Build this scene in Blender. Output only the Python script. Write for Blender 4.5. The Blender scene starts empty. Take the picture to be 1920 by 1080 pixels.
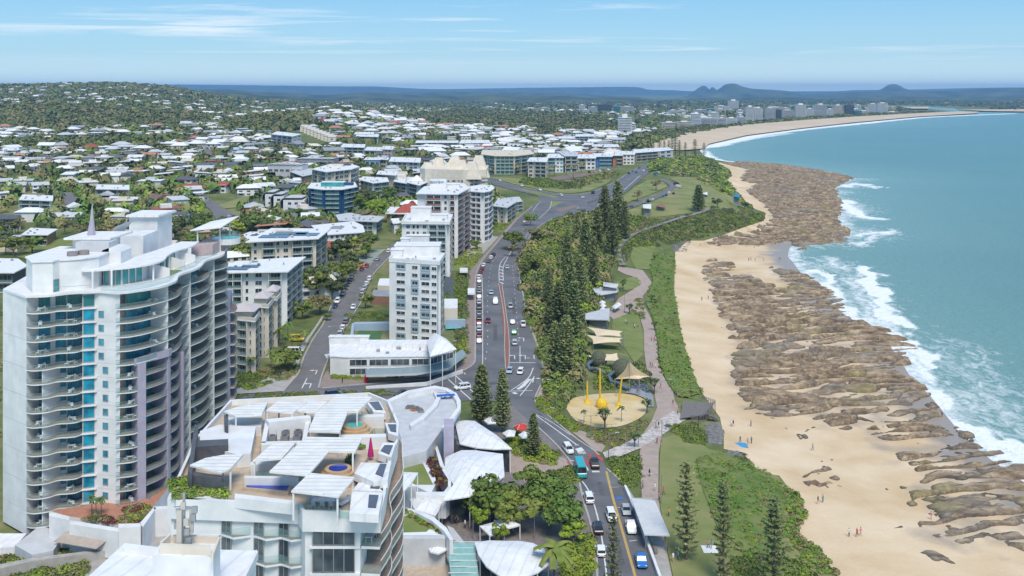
import bpy,math,random
import numpy as np
from mathutils import Vector,geometry
sc=bpy.context.scene
R=random.Random(7)
ORD='first second third fourth fifth sixth seventh eighth ninth tenth eleventh twelfth thirteenth'.split()
rad=math.radians
# ---------------------------------------------------------------- camera, sky, sun, exposure
F=1950.0;HY=170.0;CZ=92.0
cam=bpy.data.cameras.new('camera');cam_o=bpy.data.objects.new('camera',cam)
sc.collection.objects.link(cam_o);sc.camera=cam_o
cam.sensor_width=36;cam.lens=F/1920*36;cam.shift_y=-370/1920
cam.clip_start=1;cam.clip_end=60000
cam_o.location=(0,0,CZ);cam_o.rotation_euler=(rad(90),0,0)
SKYK=4.7
SUN_EL,SUN_AZ=54,165
world=bpy.data.worlds.new('World');sc.world=world;world.use_nodes=True
wn=world.node_tree.nodes;wl=world.node_tree.links;wn.clear()
def N(tree,t,**kw):
 n=tree.nodes.new(t)
 for k,v in kw.items():
  if k.startswith('i_'):
   n.inputs[int(k[2:])if k[2:].isdigit()else k[2:].replace('_',' ')].default_value=v
  else:setattr(n,k,v)
 return n
wt=world.node_tree
sky=N(wt,'ShaderNodeTexSky',sky_type='NISHITA',sun_disc=False,sun_elevation=rad(SUN_EL),sun_rotation=rad(SUN_AZ),
  altitude=90,air_density=1.0,dust_density=0.6,ozone_density=2.0)
tc=N(wt,'ShaderNodeTexCoord');sep=N(wt,'ShaderNodeSeparateXYZ');wl.new(tc.outputs['Generated'],sep.inputs[0])
# cloud layer: project the view direction on a flat layer above
mz=N(wt,'ShaderNodeMath',operation='MAXIMUM',i_1=0.02);wl.new(sep.outputs[2],mz.inputs[0])
dx=N(wt,'ShaderNodeMath',operation='DIVIDE');wl.new(sep.outputs[0],dx.inputs[0]);wl.new(mz.outputs[0],dx.inputs[1])
dy=N(wt,'ShaderNodeMath',operation='DIVIDE');wl.new(sep.outputs[1],dy.inputs[0]);wl.new(mz.outputs[0],dy.inputs[1])
cb=N(wt,'ShaderNodeCombineXYZ');wl.new(dx.outputs[0],cb.inputs[0]);wl.new(dy.outputs[0],cb.inputs[1])
mp=N(wt,'ShaderNodeMapping');mp.inputs['Scale'].default_value=(0.22,0.34,1);mp.inputs['Rotation'].default_value=(0,0,0.35)
mp.inputs['Location'].default_value=(7.3,4.2,0)
wl.new(cb.outputs[0],mp.inputs[0])
n1=N(wt,'ShaderNodeTexNoise',i_Scale=1.0,i_Detail=9.0,i_Roughness=0.62,i_Distortion=0.5);wl.new(mp.outputs[0],n1.inputs['Vector'])
n2=N(wt,'ShaderNodeTexNoise',i_Scale=0.35,i_Detail=2.0);wl.new(mp.outputs[0],n2.inputs['Vector'])
m2=N(wt,'ShaderNodeMath',operation='MULTIPLY');wl.new(n1.outputs[0],m2.inputs[0]);wl.new(n2.outputs[0],m2.inputs[1])
cr=N(wt,'ShaderNodeMapRange',i_1=0.275,i_2=0.40,i_3=0.0,i_4=0.9);wl.new(m2.outputs[0],cr.inputs[0])
fade=N(wt,'ShaderNodeMapRange',i_1=0.015,i_2=0.07,i_3=0.0,i_4=1.0);wl.new(sep.outputs[2],fade.inputs[0])
m3=N(wt,'ShaderNodeMath',operation='MULTIPLY');wl.new(cr.outputs[0],m3.inputs[0]);wl.new(fade.outputs[0],m3.inputs[1])
mixc=N(wt,'ShaderNodeMix',data_type='RGBA');wl.new(m3.outputs[0],mixc.inputs['Factor']);wl.new(sky.outputs[0],mixc.inputs['A'])
mixc.inputs['B'].default_value=(5.2,5.3,5.4,1)
bg=N(wt,'ShaderNodeBackground');bg.inputs[1].default_value=0.13
# the clear blue of this sky: pale at the skyline, deeper higher up, all the way round
rmp=N(wt,'ShaderNodeValToRGB');el_=rmp.color_ramp.elements;el_[0].position=0.0;el_[0].color=(1.0,1.22,1.25,1);el_[1].position=1.0;el_[1].color=(.16,.36,.72,1)
for p_,c_ in((.013,(.68,.94,1.04,1)),(.035,(.34,.66,.87,1)),(.09,(.17,.50,.82,1)),(.35,(.17,.46,.80,1))):q_=el_.new(p_);q_.color=c_
wl.new(sep.outputs[2],rmp.inputs[0]);sc4=N(wt,'ShaderNodeVectorMath',operation='SCALE');sc4.inputs['Scale'].default_value=SKYK;wl.new(rmp.outputs[0],sc4.inputs[0])
mxs=N(wt,'ShaderNodeMix',data_type='RGBA');mxs.inputs['Factor'].default_value=.82;wl.new(sky.outputs[0],mxs.inputs['A']);wl.new(sc4.outputs[0],mxs.inputs['B']);wl.new(mxs.outputs['Result'],mixc.inputs['A'])
wl.new(mixc.outputs['Result'],bg.inputs[0])
wo=N(wt,'ShaderNodeOutputWorld');wl.new(bg.outputs[0],wo.inputs[0])
sun=bpy.data.lights.new('sun','SUN');sun.energy=2.25;sun.angle=rad(24);sun.color=(1,.91,.77)
sun_o=bpy.data.objects.new('sun',sun);sc.collection.objects.link(sun_o)
_az=rad(SUN_AZ);_el=rad(SUN_EL)
sd=Vector((math.sin(_az)*math.cos(_el),math.cos(_az)*math.cos(_el),math.sin(_el)))
sun_o.rotation_euler=sd.to_track_quat('Z','Y').to_euler()
vs=sc.view_settings;vs.view_transform='Standard';vs.look='None';vs.exposure=0.69;vs.gamma=1
vs.use_curve_mapping=False
HAZE=5.4e-5
sc.cycles.max_bounces=5;sc.cycles.diffuse_bounces=3;sc.cycles.glossy_bounces=2;sc.cycles.transmission_bounces=2
sc.cycles.transparent_max_bounces=6;sc.cycles.volume_bounces=0;sc.cycles.caustics_reflective=False;sc.cycles.caustics_refractive=False
# ---------------------------------------------------------------- materials
MATS={}
def mat(name,col,rough=0.8,var=0.0,scale=1.0,bump=0.0,metal=0.0,col2=None,objcol=False,spec=0.3,detail=4.0,rnd=0.0,world_co=True,stretch=None,lo=0.35,hi=0.65):
 """procedural material: base colour mixed by noise with a second colour, fine relief"""
 if name in MATS:return MATS[name]
 m=bpy.data.materials.new(name);m.use_nodes=True;t=m.node_tree;nn=t.nodes;L=t.links
 b=nn['Principled BSDF'];b.inputs['Roughness'].default_value=rough;b.inputs['Metallic'].default_value=metal
 b.inputs['Specular IOR Level'].default_value=spec
 c1=(*col,1)
 if col2 is None:k=1-var;col2=tuple(c*k for c in col)
 out=None
 if objcol:
  oi=N(t,'ShaderNodeObjectInfo');out=oi.outputs['Color']
 if world_co:g=N(t,'ShaderNodeNewGeometry');co=g.outputs['Position']
 else:g=N(t,'ShaderNodeTexCoord');co=g.outputs['Object']
 if stretch:
  mp_=N(t,'ShaderNodeMapping');mp_.inputs['Scale'].default_value=stretch;L.new(co,mp_.inputs[0]);co=mp_.outputs[0]
 nz=N(t,'ShaderNodeTexNoise',i_Scale=scale,i_Detail=detail,i_Roughness=0.6);L.new(co,nz.inputs['Vector'])
 mr=N(t,'ShaderNodeMapRange',i_1=lo,i_2=hi);L.new(nz.outputs[0],mr.inputs[0])
 if objcol:
  mx=N(t,'ShaderNodeMix',data_type='RGBA',blend_type='MULTIPLY');mx.inputs['Factor'].default_value=1
  L.new(out,mx.inputs['A']);mm=N(t,'ShaderNodeMix',data_type='RGBA');L.new(mr.outputs[0],mm.inputs['Factor'])
  mm.inputs['A'].default_value=(1,1,1,1);k=1-var;mm.inputs['B'].default_value=(k,k,k,1)
  L.new(mm.outputs['Result'],mx.inputs['B']);L.new(mx.outputs['Result'],b.inputs['Base Color'])
 elif var>0 or col2 is not None:
  mx=N(t,'ShaderNodeMix',data_type='RGBA');L.new(mr.outputs[0],mx.inputs['Factor'])
  mx.inputs['A'].default_value=c1;mx.inputs['B'].default_value=(*col2,1)
  o=mx.outputs['Result']
  if rnd:
   oi=N(t,'ShaderNodeObjectInfo');hs=N(t,'ShaderNodeHueSaturation');L.new(o,hs.inputs['Color'])
   m_=N(t,'ShaderNodeMapRange',i_1=0.,i_2=1.,i_3=1-rnd,i_4=1+rnd);L.new(oi.outputs['Random'],m_.inputs[0]);L.new(m_.outputs[0],hs.inputs['Value'])
   h_=N(t,'ShaderNodeMapRange',i_1=0.,i_2=1.,i_3=0.5-rnd*.08,i_4=0.5+rnd*.08)
   w_=N(t,'ShaderNodeMath',operation='FRACT');w2=N(t,'ShaderNodeMath',operation='MULTIPLY',i_1=7.3)
   L.new(oi.outputs['Random'],w2.inputs[0]);L.new(w2.outputs[0],w_.inputs[0]);L.new(w_.outputs[0],h_.inputs[0]);L.new(h_.outputs[0],hs.inputs['Hue'])
   o=hs.outputs['Color']
  L.new(o,b.inputs['Base Color'])
 if bump:
  bm_=N(t,'ShaderNodeBump');bm_.inputs['Strength'].default_value=bump;bm_.inputs['Distance'].default_value=0.3
  L.new(nz.outputs[0],bm_.inputs['Height']);L.new(bm_.outputs[0],b.inputs['Normal'])
 MATS[name]=m;return m
WHITE=mat('white_render',(.74,.745,.75),.7,col2=(.56,.57,.585),scale=.3,detail=9,lo=.35,hi=.78)
ROOFW=mat('white_roof_sheet',(.78,.78,.785),.6,col2=(.62,.62,.64),scale=.5,detail=6,lo=.35,hi=.8)
def ribs(m,sc_,k,rot=0.0):
 # sheet laps: thin regular joints drawn as darker lines in the colour
 t=m.node_tree;L=t.links;b=t.nodes['Principled BSDF'];src=b.inputs['Base Color'].links[0].from_socket;g=N(t,'ShaderNodeNewGeometry');mp_=N(t,'ShaderNodeMapping');mp_.inputs['Rotation'].default_value=(0,0,rot);L.new(g.outputs['Position'],mp_.inputs[0])
 w=N(t,'ShaderNodeTexWave',wave_type='BANDS',bands_direction='X',i_Scale=sc_);L.new(mp_.outputs[0],w.inputs['Vector']);r=N(t,'ShaderNodeMapRange',i_1=0.,i_2=.12,i_3=k,i_4=1.);L.new(w.outputs[0],r.inputs[0])
 x=N(t,'ShaderNodeVectorMath',operation='SCALE');L.new(src,x.inputs[0]);L.new(r.outputs[0],x.inputs['Scale']);L.new(x.outputs[0],b.inputs['Base Color'])
ribs(ROOFW,.16,.87,.25)
CREAM=mat('cream_render',(.70,.64,.55),.8,col2=(.60,.54,.46),scale=.4,detail=5)
BEIGE=mat('beige_render',(.62,.57,.49),.8,col2=(.52,.48,.42),scale=.4,detail=5)
LGREY=mat('pale_grey_render',(.55,.56,.58),.8,col2=(.46,.47,.49),scale=.4)
MGREY=mat('mid_grey',(.30,.31,.33),.7,col2=(.24,.25,.27),scale=.6)
DGREY=mat('dark_grey',(.10,.105,.12),.6,col2=(.07,.075,.085),scale=.8)
LILAC=mat('lilac_render',(.42,.39,.48),.8,col2=(.35,.32,.40),scale=.4)
TEAL=mat('teal_glass',(.016,.33,.48),.08,col2=(.01,.13,.21),scale=.45,spec=.8,detail=2)
TEALG=mat('green_glass',(.04,.34,.33),.08,col2=(.02,.16,.17),scale=.15,spec=.8,detail=2)
GLASS=mat('dark_glass',(.03,.04,.05),.08,col2=(.10,.12,.13),scale=.25,spec=.7,detail=2,lo=.45,hi=.6)
BLUE_T=mat('blue_render',(.02,.09,.22),.7,col2=(.018,.07,.17),scale=.5)
TURQ_T=mat('turquoise_render',(.03,.25,.36),.7,col2=(.03,.2,.3),scale=.5)
BRICKR=mat('brown_brick_wall',(.30,.17,.12),.9,col2=(.22,.12,.085),scale=2.0)
TILER=mat('red_tile_roof',(.42,.10,.06),.8,col2=(.30,.06,.04),scale=1.2)
TERR=mat('terracotta_tile',(.46,.22,.15),.8,col2=(.36,.17,.11),scale=1.5)
DECK=mat('tan_balcony_tile',(.36,.27,.22),.8,col2=(.28,.21,.17),scale=1.5)
SANDST=mat('sandstone_paving',(.52,.42,.32),.85,col2=(.42,.34,.26),scale=1.2)
METAL=mat('grey_metal',(.42,.43,.45),.4,col2=(.34,.35,.37),metal=.7,scale=3)
WOOD=mat('weathered_timber',(.22,.20,.19),.85,col2=(.15,.135,.125),scale=2,stretch=(1,6,1))
ASPH=mat('asphalt',(.17,.17,.18),.85,col2=(.115,.115,.125),scale=.11,detail=8,spec=.2)
ASPH2=mat('old_asphalt',(.19,.18,.18),.85,col2=(.145,.14,.14),scale=.22,detail=8,spec=.2)
CONC=mat('concrete',(.42,.40,.38),.85,col2=(.33,.31,.29),scale=.6,detail=7)
PATHM=mat('pinkish_concrete_path',(.42,.33,.28),.85,col2=(.35,.27,.23),scale=.5,detail=7)
PAVE=mat('grey_pavers',(.24,.21,.20),.85,col2=(.17,.15,.145),scale=1.3,detail=6)
PAINT=mat('white_road_paint',(.72,.72,.70),.7,col2=(.55,.55,.54),scale=2)
YPAINT=mat('yellow_paint',(.75,.50,.03),.5,var=.15)
LINEY=mat('yellow_road_paint',(.55,.38,.13),.7,var=.25,scale=2)
POOLB=mat('deep_blue_pool_water',(.01,.03,.30),.06,col2=(.015,.05,.38),spec=.6,scale=.8)
POOLT=mat('turquoise_pool_water',(.06,.42,.44),.06,col2=(.10,.5,.5),spec=.6,scale=.8)
LAWN=mat('lawn_grass',(.15,.19,.05),.95,col2=(.27,.25,.11),scale=.08,detail=9,bump=.4)
LAWNG=mat('bright_lawn',(.14,.19,.045),.95,col2=(.22,.23,.08),scale=.15,detail=8,bump=.3)
DUNE=mat('dune_creeper',(.075,.15,.02),.95,col2=(.20,.21,.075),scale=.12,detail=9,bump=.8,lo=.3,hi=.7)
SAILM=mat('sand_shade_cloth',(.72,.58,.40),.8,var=.08)
CARP=mat('car_paint',(1,1,1),.25,objcol=True,spec=.6)
RUBBER=mat('tyre_rubber',(.02,.02,.02),.8)
CARG=mat('car_glass',(.015,.018,.022),.05,spec=.8)
REDM=mat('red_tail_lamp',(.45,.02,.02),.3);HEADM=mat('headlamp_lens',(.75,.76,.78),.15)
SOLAR=mat('solar_panel',(.05,.065,.10),.15,col2=(.035,.045,.08),spec=.6)
CLOTH=mat('shirt_cloth',(1,1,1),.9,objcol=True);SKINM=mat('skin',(.50,.30,.21),.7);HAIRM=mat('hair',(.06,.04,.03),.8)
TROUS=mat('dark_trousers',(.05,.06,.10),.9)
BARK=mat('bark',(.16,.125,.10),.95,col2=(.10,.08,.065),scale=2)
def clearglass():
 m=bpy.data.materials.new('balustrade_glass');m.use_nodes=True;t=m.node_tree;t.nodes.clear()
 o=N(t,'ShaderNodeOutputMaterial');mx=N(t,'ShaderNodeMixShader');mx.inputs[0].default_value=.2
 tr=N(t,'ShaderNodeBsdfTransparent');tr.inputs[0].default_value=(.82,.92,.92,1)
 p=N(t,'ShaderNodeBsdfPrincipled');p.inputs['Base Color'].default_value=(.32,.48,.48,1);p.inputs['Roughness'].default_value=.1
 t.links.new(tr.outputs[0],mx.inputs[1]);t.links.new(p.outputs[0],mx.inputs[2]);t.links.new(mx.outputs[0],o.inputs[0]);MATS['balustrade_glass']=m;return m
BGL=clearglass()
def leafmat(name,c1,c2,rnd=.25,scale=.6):
 m=mat(name,c1,.75,col2=c2,scale=scale,detail=3,rnd=rnd,spec=.25,lo=.3,hi=.7)
 return m
LEAF_PINE=leafmat('norfolk_pine_needles',(.14,.18,.07),(.25,.27,.11),.3)
LEAF_MID=leafmat('mid_green_leaves',(.085,.145,.026),(.18,.22,.05),.3)
LEAF_OLV=leafmat('olive_gum_leaves',(.17,.17,.065),(.28,.245,.11),.25)
LEAF_DRK=leafmat('dark_green_leaves',(.065,.10,.038),(.135,.155,.06),.25)
LEAF_LIM=leafmat('lime_shrub_leaves',(.16,.25,.025),(.28,.32,.04),.2)
LEAF_RED=leafmat('dark_red_leaves',(.16,.025,.035),(.09,.04,.03),.2)
LEAF_CRP=leafmat('creeper_leaves',(.10,.20,.025),(.20,.28,.06),.1,.15)
LEAF_PAND=leafmat('pandanus_leaves',(.07,.12,.04),(.14,.18,.06),.2)
# ---------------------------------------------------------------- mesh helpers
class MB:
 def __init__(s):s.v=[];s.f=[];s.m=[];s.mats=[]
 def mi(s,m):
  if m not in s.mats:s.mats.append(m)
  return s.mats.index(m)
 def add(s,vs,fs,m):
  o=len(s.v);s.v+=[tuple(v)for v in vs];k=s.mi(m)
  for f in fs:s.f.append([i+o for i in f]);s.m.append(k)
  return s
 def quad(s,a,b,c,d,m):return s.add([a,b,c,d],[(0,1,2,3)],m)
 def box(s,x0,y0,z0,x1,y1,z1,m):
  return s.add([(x0,y0,z0),(x1,y0,z0),(x1,y1,z0),(x0,y1,z0),(x0,y0,z1),(x1,y0,z1),(x1,y1,z1),(x0,y1,z1)],
     [(0,3,2,1),(4,5,6,7),(0,1,5,4),(1,2,6,5),(2,3,7,6),(3,0,4,7)],m)
 def prism(s,poly,z0,z1,m,mtop=None):
  """poly: (x,y) list, z0/z1 number or per-vertex list"""
  n=len(poly)
  if area(poly)<0:poly=poly[::-1];z0=z0[::-1]if isinstance(z0,list)else z0;z1=z1[::-1]if isinstance(z1,list)else z1
  a=z0 if isinstance(z0,list)else[z0]*n;b=z1 if isinstance(z1,list)else[z1]*n
  vs=[(p[0],p[1],a[i])for i,p in enumerate(poly)]+[(p[0],p[1],b[i])for i,p in enumerate(poly)]
  side=[(i,(i+1)%n,n+(i+1)%n,n+i)for i in range(n)]
  o=len(s.v);s.add(vs,side+[tuple(range(n-1,-1,-1))],m)
  k=s.mi(mtop or m);s.f.append([o+n+i for i in range(n)]);s.m.append(k)
  return s
 def bar(s,p,q,w,h,m,up=(0,0,1)):
  p=Vector(p);q=Vector(q);d=(q-p).normalized();u=Vector(up)
  if abs(d.dot(u))>.98:u=Vector((0,1,0))
  a=d.cross(u).normalized()*w/2;b=a.cross(d).normalized()*h/2
  vs=[p-a-b,p+a-b,p+a+b,p-a+b,q-a-b,q+a-b,q+a+b,q-a+b]
  return s.add(vs,[(0,1,2,3),(7,6,5,4),(0,4,5,1),(1,5,6,2),(2,6,7,3),(3,7,4,0)],m)
 def tube(s,pts,rs,m,n=8,cap=True):
  o=len(s.v);k=s.mi(m);pts=[Vector(p)for p in pts]
  if not isinstance(rs,(list,tuple)):rs=[rs]*len(pts)
  for i,p in enumerate(pts):
   d=(pts[min(i+1,len(pts)-1)]-pts[max(i-1,0)]).normalized()
   u=Vector((0,0,1))if abs(d.z)<.9 else Vector((1,0,0))
   a=d.cross(u).normalized();b=d.cross(a)
   for j in range(n):
    t=2*math.pi*j/n;s.v.append(tuple(p+(a*math.cos(t)+b*math.sin(t))*rs[i]))
  for i in range(len(pts)-1):
   for j in range(n):
    j2=(j+1)%n;s.f.append([o+i*n+j,o+i*n+j2,o+(i+1)*n+j2,o+(i+1)*n+j]);s.m.append(k)
  if cap:
   s.f.append([o+j for j in range(n)][::-1]);s.m.append(k);s.f.append([o+(len(pts)-1)*n+j for j in range(n)]);s.m.append(k)
  return s
 def ball(s,c,r,m,nu=10,nv=7):
  r=(r,r,r)if not isinstance(r,(tuple,list))else r;o=len(s.v);k=s.mi(m)
  for i in range(nv+1):
   ph=math.pi*i/nv
   for j in range(nu):
    th=2*math.pi*j/nu
    s.v.append((c[0]+r[0]*math.sin(ph)*math.cos(th),c[1]+r[1]*math.sin(ph)*math.sin(th),c[2]+r[2]*math.cos(ph)))
  for i in range(nv):
   for j in range(nu):
    j2=(j+1)%nu;s.f.append([o+i*nu+j,o+(i+1)*nu+j,o+(i+1)*nu+j2,o+i*nu+j2]);s.m.append(k)
  return s
 def mesh(s,name='mesh',smooth=False):
  me=bpy.data.meshes.new(name);me.from_pydata(s.v,[],s.f)
  for m in s.mats:me.materials.append(m)
  me.polygons.foreach_set('material_index',s.m)
  if smooth:me.polygons.foreach_set('use_smooth',[True]*len(s.f))
  me.update();return me
def area(p):return sum(p[i][0]*p[(i+1)%len(p)][1]-p[(i+1)%len(p)][0]*p[i][1]for i in range(len(p)))/2
COL=sc.collection.objects
def obj(name,me,parent=None,loc=(0,0,0),rz=0,sc_=None):
 if isinstance(me,MB):me=me.mesh(name)
 o=bpy.data.objects.new(name,me);COL.link(o)
 if parent is not None:o.parent=parent
 o.location=loc
 if rz:o.rotation_euler=(0,0,rz)
 if sc_ is not None:o.scale=sc_ if isinstance(sc_,tuple)else(sc_,)*3
 return o
def tag(o,label=None,cat=None,group=None,kind=None):
 if label:o['label']=label
 if cat:o['category']=cat
 if group:o['group']=group
 if kind:o['kind']=kind
 return o
def thing(name,label,cat,loc=(0,0,0),rz=0,group=None):
 o=bpy.data.objects.new(name,None);COL.link(o);o.location=loc;o.rotation_euler=(0,0,rz);o.empty_display_size=.5
 return tag(o,label,cat,group)
def copytree(o,parent=None):
 c=o.copy();COL.link(c)
 if parent is not None:c.parent=parent
 for ch in KIDS(o):copytree(ch,c)
 return c
def KIDS(o):
 return CH.get(o,[])if o in CH else list(o.children)
CH={}
def npmesh(name,V,Fq,mats,smooth=False,mi=None):
 """fast mesh from numpy verts (n,3) and quads/tris (m,k)"""
 me=bpy.data.meshes.new(name);V=np.asarray(V,np.float32);Fq=np.asarray(Fq,np.int32);k=Fq.shape[1]
 me.vertices.add(len(V));me.vertices.foreach_set('co',V.ravel())
 me.loops.add(Fq.size);me.loops.foreach_set('vertex_index',Fq.ravel())
 me.polygons.add(len(Fq));me.polygons.foreach_set('loop_start',np.arange(0,Fq.size,k,dtype=np.int32))
 me.polygons.foreach_set('loop_total',np.full(len(Fq),k,np.int32))
 for m in(mats if isinstance(mats,(list,tuple))else[mats]):me.materials.append(m)
 if mi is not None:me.polygons.foreach_set('material_index',np.asarray(mi,np.int32))
 me.polygons.foreach_set('use_smooth',np.full(len(Fq),bool(smooth)))
 me.update(calc_edges=True);return me
# ---------------------------------------------------------------- numpy noise
def vnoise(x,y,seed=0):
 x=np.asarray(x,float);y=np.asarray(y,float)
 xi=np.floor(x);yi=np.floor(y);xf=x-xi;yf=y-yi
 def h(a,b):
  n=np.sin(a*127.1+b*311.7+seed*74.7)*43758.5453;return n-np.floor(n)
 u=xf*xf*(3-2*xf);v=yf*yf*(3-2*yf)
 return(h(xi,yi)*(1-u)+h(xi+1,yi)*u)*(1-v)+(h(xi,yi+1)*(1-u)+h(xi+1,yi+1)*u)*v
def fbm(x,y,o=4,seed=0):
 s=0;a=.5;t=0
 for i in range(o):s=s+a*vnoise(x,y,seed+i*13);t+=a;a*=.5;x=x*2.03;y=y*2.03
 return s/t
def smooth(t):t=np.clip(t,0,1);return t*t*(3-2*t)
def seg_dist(x,y,P,closed=False):
 P=np.asarray(P,float);n=len(P);best=np.full(x.shape,1e18)
 for i in range(n if closed else n-1):
  a=P[i];b=P[(i+1)%n];d=b-a;L2=max(d@d,1e-9)
  t=np.clip(((x-a[0])*d[0]+(y-a[1])*d[1])/L2,0,1)
  best=np.minimum(best,(x-a[0]-t*d[0])**2+(y-a[1]-t*d[1])**2)
 return np.sqrt(best)
def inside(x,y,P):
 r=np.zeros(x.shape,bool);n=len(P)
 for i in range(n):
  x0,y0=P[i];x1,y1=P[(i+1)%n]
  if y0==y1:continue
  c=((y0>y)!=(y1>y))&(x<(x1-x0)*(y-y0)/(y1-y0)+x0);r^=c
 return r
# ---------------------------------------------------------------- terrain
def at(px,py,z):
 Y=(CZ-z)*F/(py-HY);return((px-960)/F*Y,Y)
CTRL="""
900 900 7|1130 1010 7|1060 800 8|960 720 8|880 660 8|920 600 9|930 500 11.5|965 435 15|1035 385 18|1180 335 19|1205 315 20
760 1060 7|800 1300 7|1100 1400 7|200 1060 4.5|0 1050 4|300 980 5.5|-300 1100 4|480 740 9|600 700 9|640 600 10|690 510 13|740 455 15
470 650 9|100 1000 4.5|430 560 12|300 560 13|60 470 13|-200 480 14|130 380 19|60 330 22|-200 300 24|350 330 20|440 400 17
250 280 25|60 240 30|-200 220 40|400 235 28|540 260 28|640 205 55|600 222 45|560 300 24|700 280 20|640 240 34|800 260 14|740 222 18|860 310 16
780 400 17|860 400 16|700 400 17|850 460 14|560 400 17|600 480 15|900 330 18|930 300 16|1000 270 9|1100 255 6|850 235 8|1000 235 7|1000 215 7|870 205 10
60 200 60|-200 163 106|0 162 108|100 162 108|200 160 112|270 163 106|330 168 96|-400 163 106|-100 185 70|100 185 70|250 188 65|350 195 50|420 205 35|480 190 25|480 205 25
1150 215 4|1150 200 4|1300 210 4|1300 198 4|900 190 8|700 195 8|700 186 10|1000 188 6|1250 188 5|1450 188 5|1600 195 4|1600 188 4|1900 188 4|1900 200 3|2300 190 4
1180 280 6|1230 262 5|1230 235 5|1350 232 4|1500 225 4|1640 215 4|1120 300 14|1260 300 19|1300 305 19|1330 312 15|1310 330 18|1240 320 19|1345 340 12
1250 350 16|1330 370 15|1360 372 14|1210 390 15|1250 400 13|1340 400 13|1380 385 12|1400 395 9|1415 410 5|1200 350 17
1160 480 9|1200 430 10|1300 415 10|1240 445 6|1290 440 4|1180 420 12|1120 420 14|1100 500 10|1060 560 9|1100 470 11|1040 450 14|990 490 12|1020 610 9|1030 700 8
1210 470 4.5|1200 540 4.5|1170 560 5|1230 620 4.5|1180 620 5|1250 740 5|1180 760 5.5|1100 760 6|1210 850 6.5|1190 950 7|1260 900 6.5|1280 1050 6.5|1250 480 4|1262 550 3.2|1280 640 3|1310 735 3
1300 800 5|1340 830 4|1390 860 4.5|1350 900 6|1420 950 6|1400 1060 6|1480 1000 3.5|1450 900 3.5|1600 1000 2.5|1540 1080 3|1400 1300 6|1700 1200 3
1310 600 2|1350 740 2|1450 850 2.2|1290 500 2.2|1340 455 1.5|1420 440 1|1390 405 2|1380 350 2|1375 325 1.5
"""
SHORE_PX=[(2600,1500),(2050,1010),(1920,905),(1850,860),(1790,805),(1745,745),(1700,700),(1660,640),(1600,605),(1545,560),(1500,510),(1475,480),
 (1480,462),(1530,450),(1585,438),(1570,410),(1565,380),(1550,352),(1590,336),(1540,326),(1470,314),(1400,306),(1338,301),
 (1318,290),(1312,280),(1330,270),(1400,254),(1500,241),(1600,230),(1720,219),(1800,214.5),(1832,212.5),(1800,209.5),(1742,204.5),(1690,203.5),(1560,202),(1440,200),
 (1440,197.5),(1600,198),(1740,200),(1790,203),(1800,207),(1850,210),(1920,211),(2300,214),(3000,222)]
SHORE=[at(px,py,0)for px,py in SHORE_PX]
LANDPOLY=[(1400,60),(-30000,60),(-30000,60000),(60000,60000)]+SHORE[::-1]
def _rbf():
 pts=[]
 for l in CTRL.strip().splitlines():
  for s in l.split('|'):
   a=[float(t)for t in s.split()]
   x,y=at(*a);pts.append((x/y*2.5,math.log(y),a[2]))
 for u in(-.9,-.5,-.2,.2,.6,1.0):
  pts.append((u*2.5,math.log(14000),4));pts.append((u*2.5,math.log(40000),4));
 for u in(-.9,-.5,-.2,.1):pts.append((u*2.5,math.log(60),7))
 P=np.array(pts);D=np.hypot(P[:,None,0]-P[None,:,0],P[:,None,1]-P[None,:,1])
 n=len(P);A=np.zeros((n+3,n+3));A[:n,:n]=-D+np.eye(n)*-.004;Q=np.c_[np.ones(n),P[:,:2]];A[:n,n:]=Q;A[n:,:n]=Q.T
 w=np.linalg.solve(A,np.r_[P[:,2],0,0,0]);return P,w
_P,_W=_rbf()
def T_exact(x,y):
 x=np.asarray(x,float);y=np.asarray(y,float);sh=x.shape;x=x.ravel();y=np.maximum(y.ravel(),20);out=np.empty(x.shape)
 for i in range(0,len(x),20000):
  xs=x[i:i+20000];ys=y[i:i+20000];a=xs/ys*2.5;b=np.log(ys)
  z=_W[-3]+_W[-2]*a+_W[-1]*b
  z=z-np.hypot(a[:,None]-_P[None,:,0],b[:,None]-_P[None,:,1])@_W[:len(_P)]
  far=smooth((ys-1200)/1500)
  z=z+far*(fbm(xs/700,ys/700,3,5)-.5)*22*np.clip((z-5)/30,0,1)
  d=seg_dist(xs,ys,SHORE);ins=inside(xs,ys,LANDPOLY);d=np.where(ins,d,-d)
  w=smooth((d-2)/30)
  land=(np.clip(d,0,400)*.035+.02)*(1-w)+np.maximum(z,.6)*w
  out[i:i+20000]=np.where(ins,land,np.maximum(-.06*-d,-6))
 return out.reshape(sh)
GU=np.linspace(-.72,.98,430);GL=np.linspace(math.log(58),math.log(30000),540)
_U,_Y=np.meshgrid(GU,np.exp(GL));GZ=T_exact(_U*_Y,_Y)
def T(x,y):
 """ground height, from the same lattice the ground mesh uses"""
 x=np.asarray(x,float);y=np.maximum(np.asarray(y,float),58.1)
 a=np.clip((x/y-GU[0])/(GU[1]-GU[0]),0,len(GU)-1.001);b=np.clip((np.log(y)-GL[0])/(GL[1]-GL[0]),0,len(GL)-1.001)
 i=a.astype(int);j=b.astype(int);a=a-i;b=b-j
 return(GZ[j,i]*(1-a)+GZ[j,i+1]*a)*(1-b)+(GZ[j+1,i]*(1-a)+GZ[j+1,i+1]*a)*b
def T1(x,y):return float(T(np.array([x]),np.array([y]))[0])
_dc={}
def drop(px,py):
 """point of the ground seen along a sight line of the survey view"""
 k=(px,py)
 if k in _dc:return _dc[k]
 r=dropn(np.array([px],float),np.array([py],float))
 _dc[k]=Vector((float(r[0][0]),float(r[1][0]),float(r[2][0])));return _dc[k]
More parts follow.
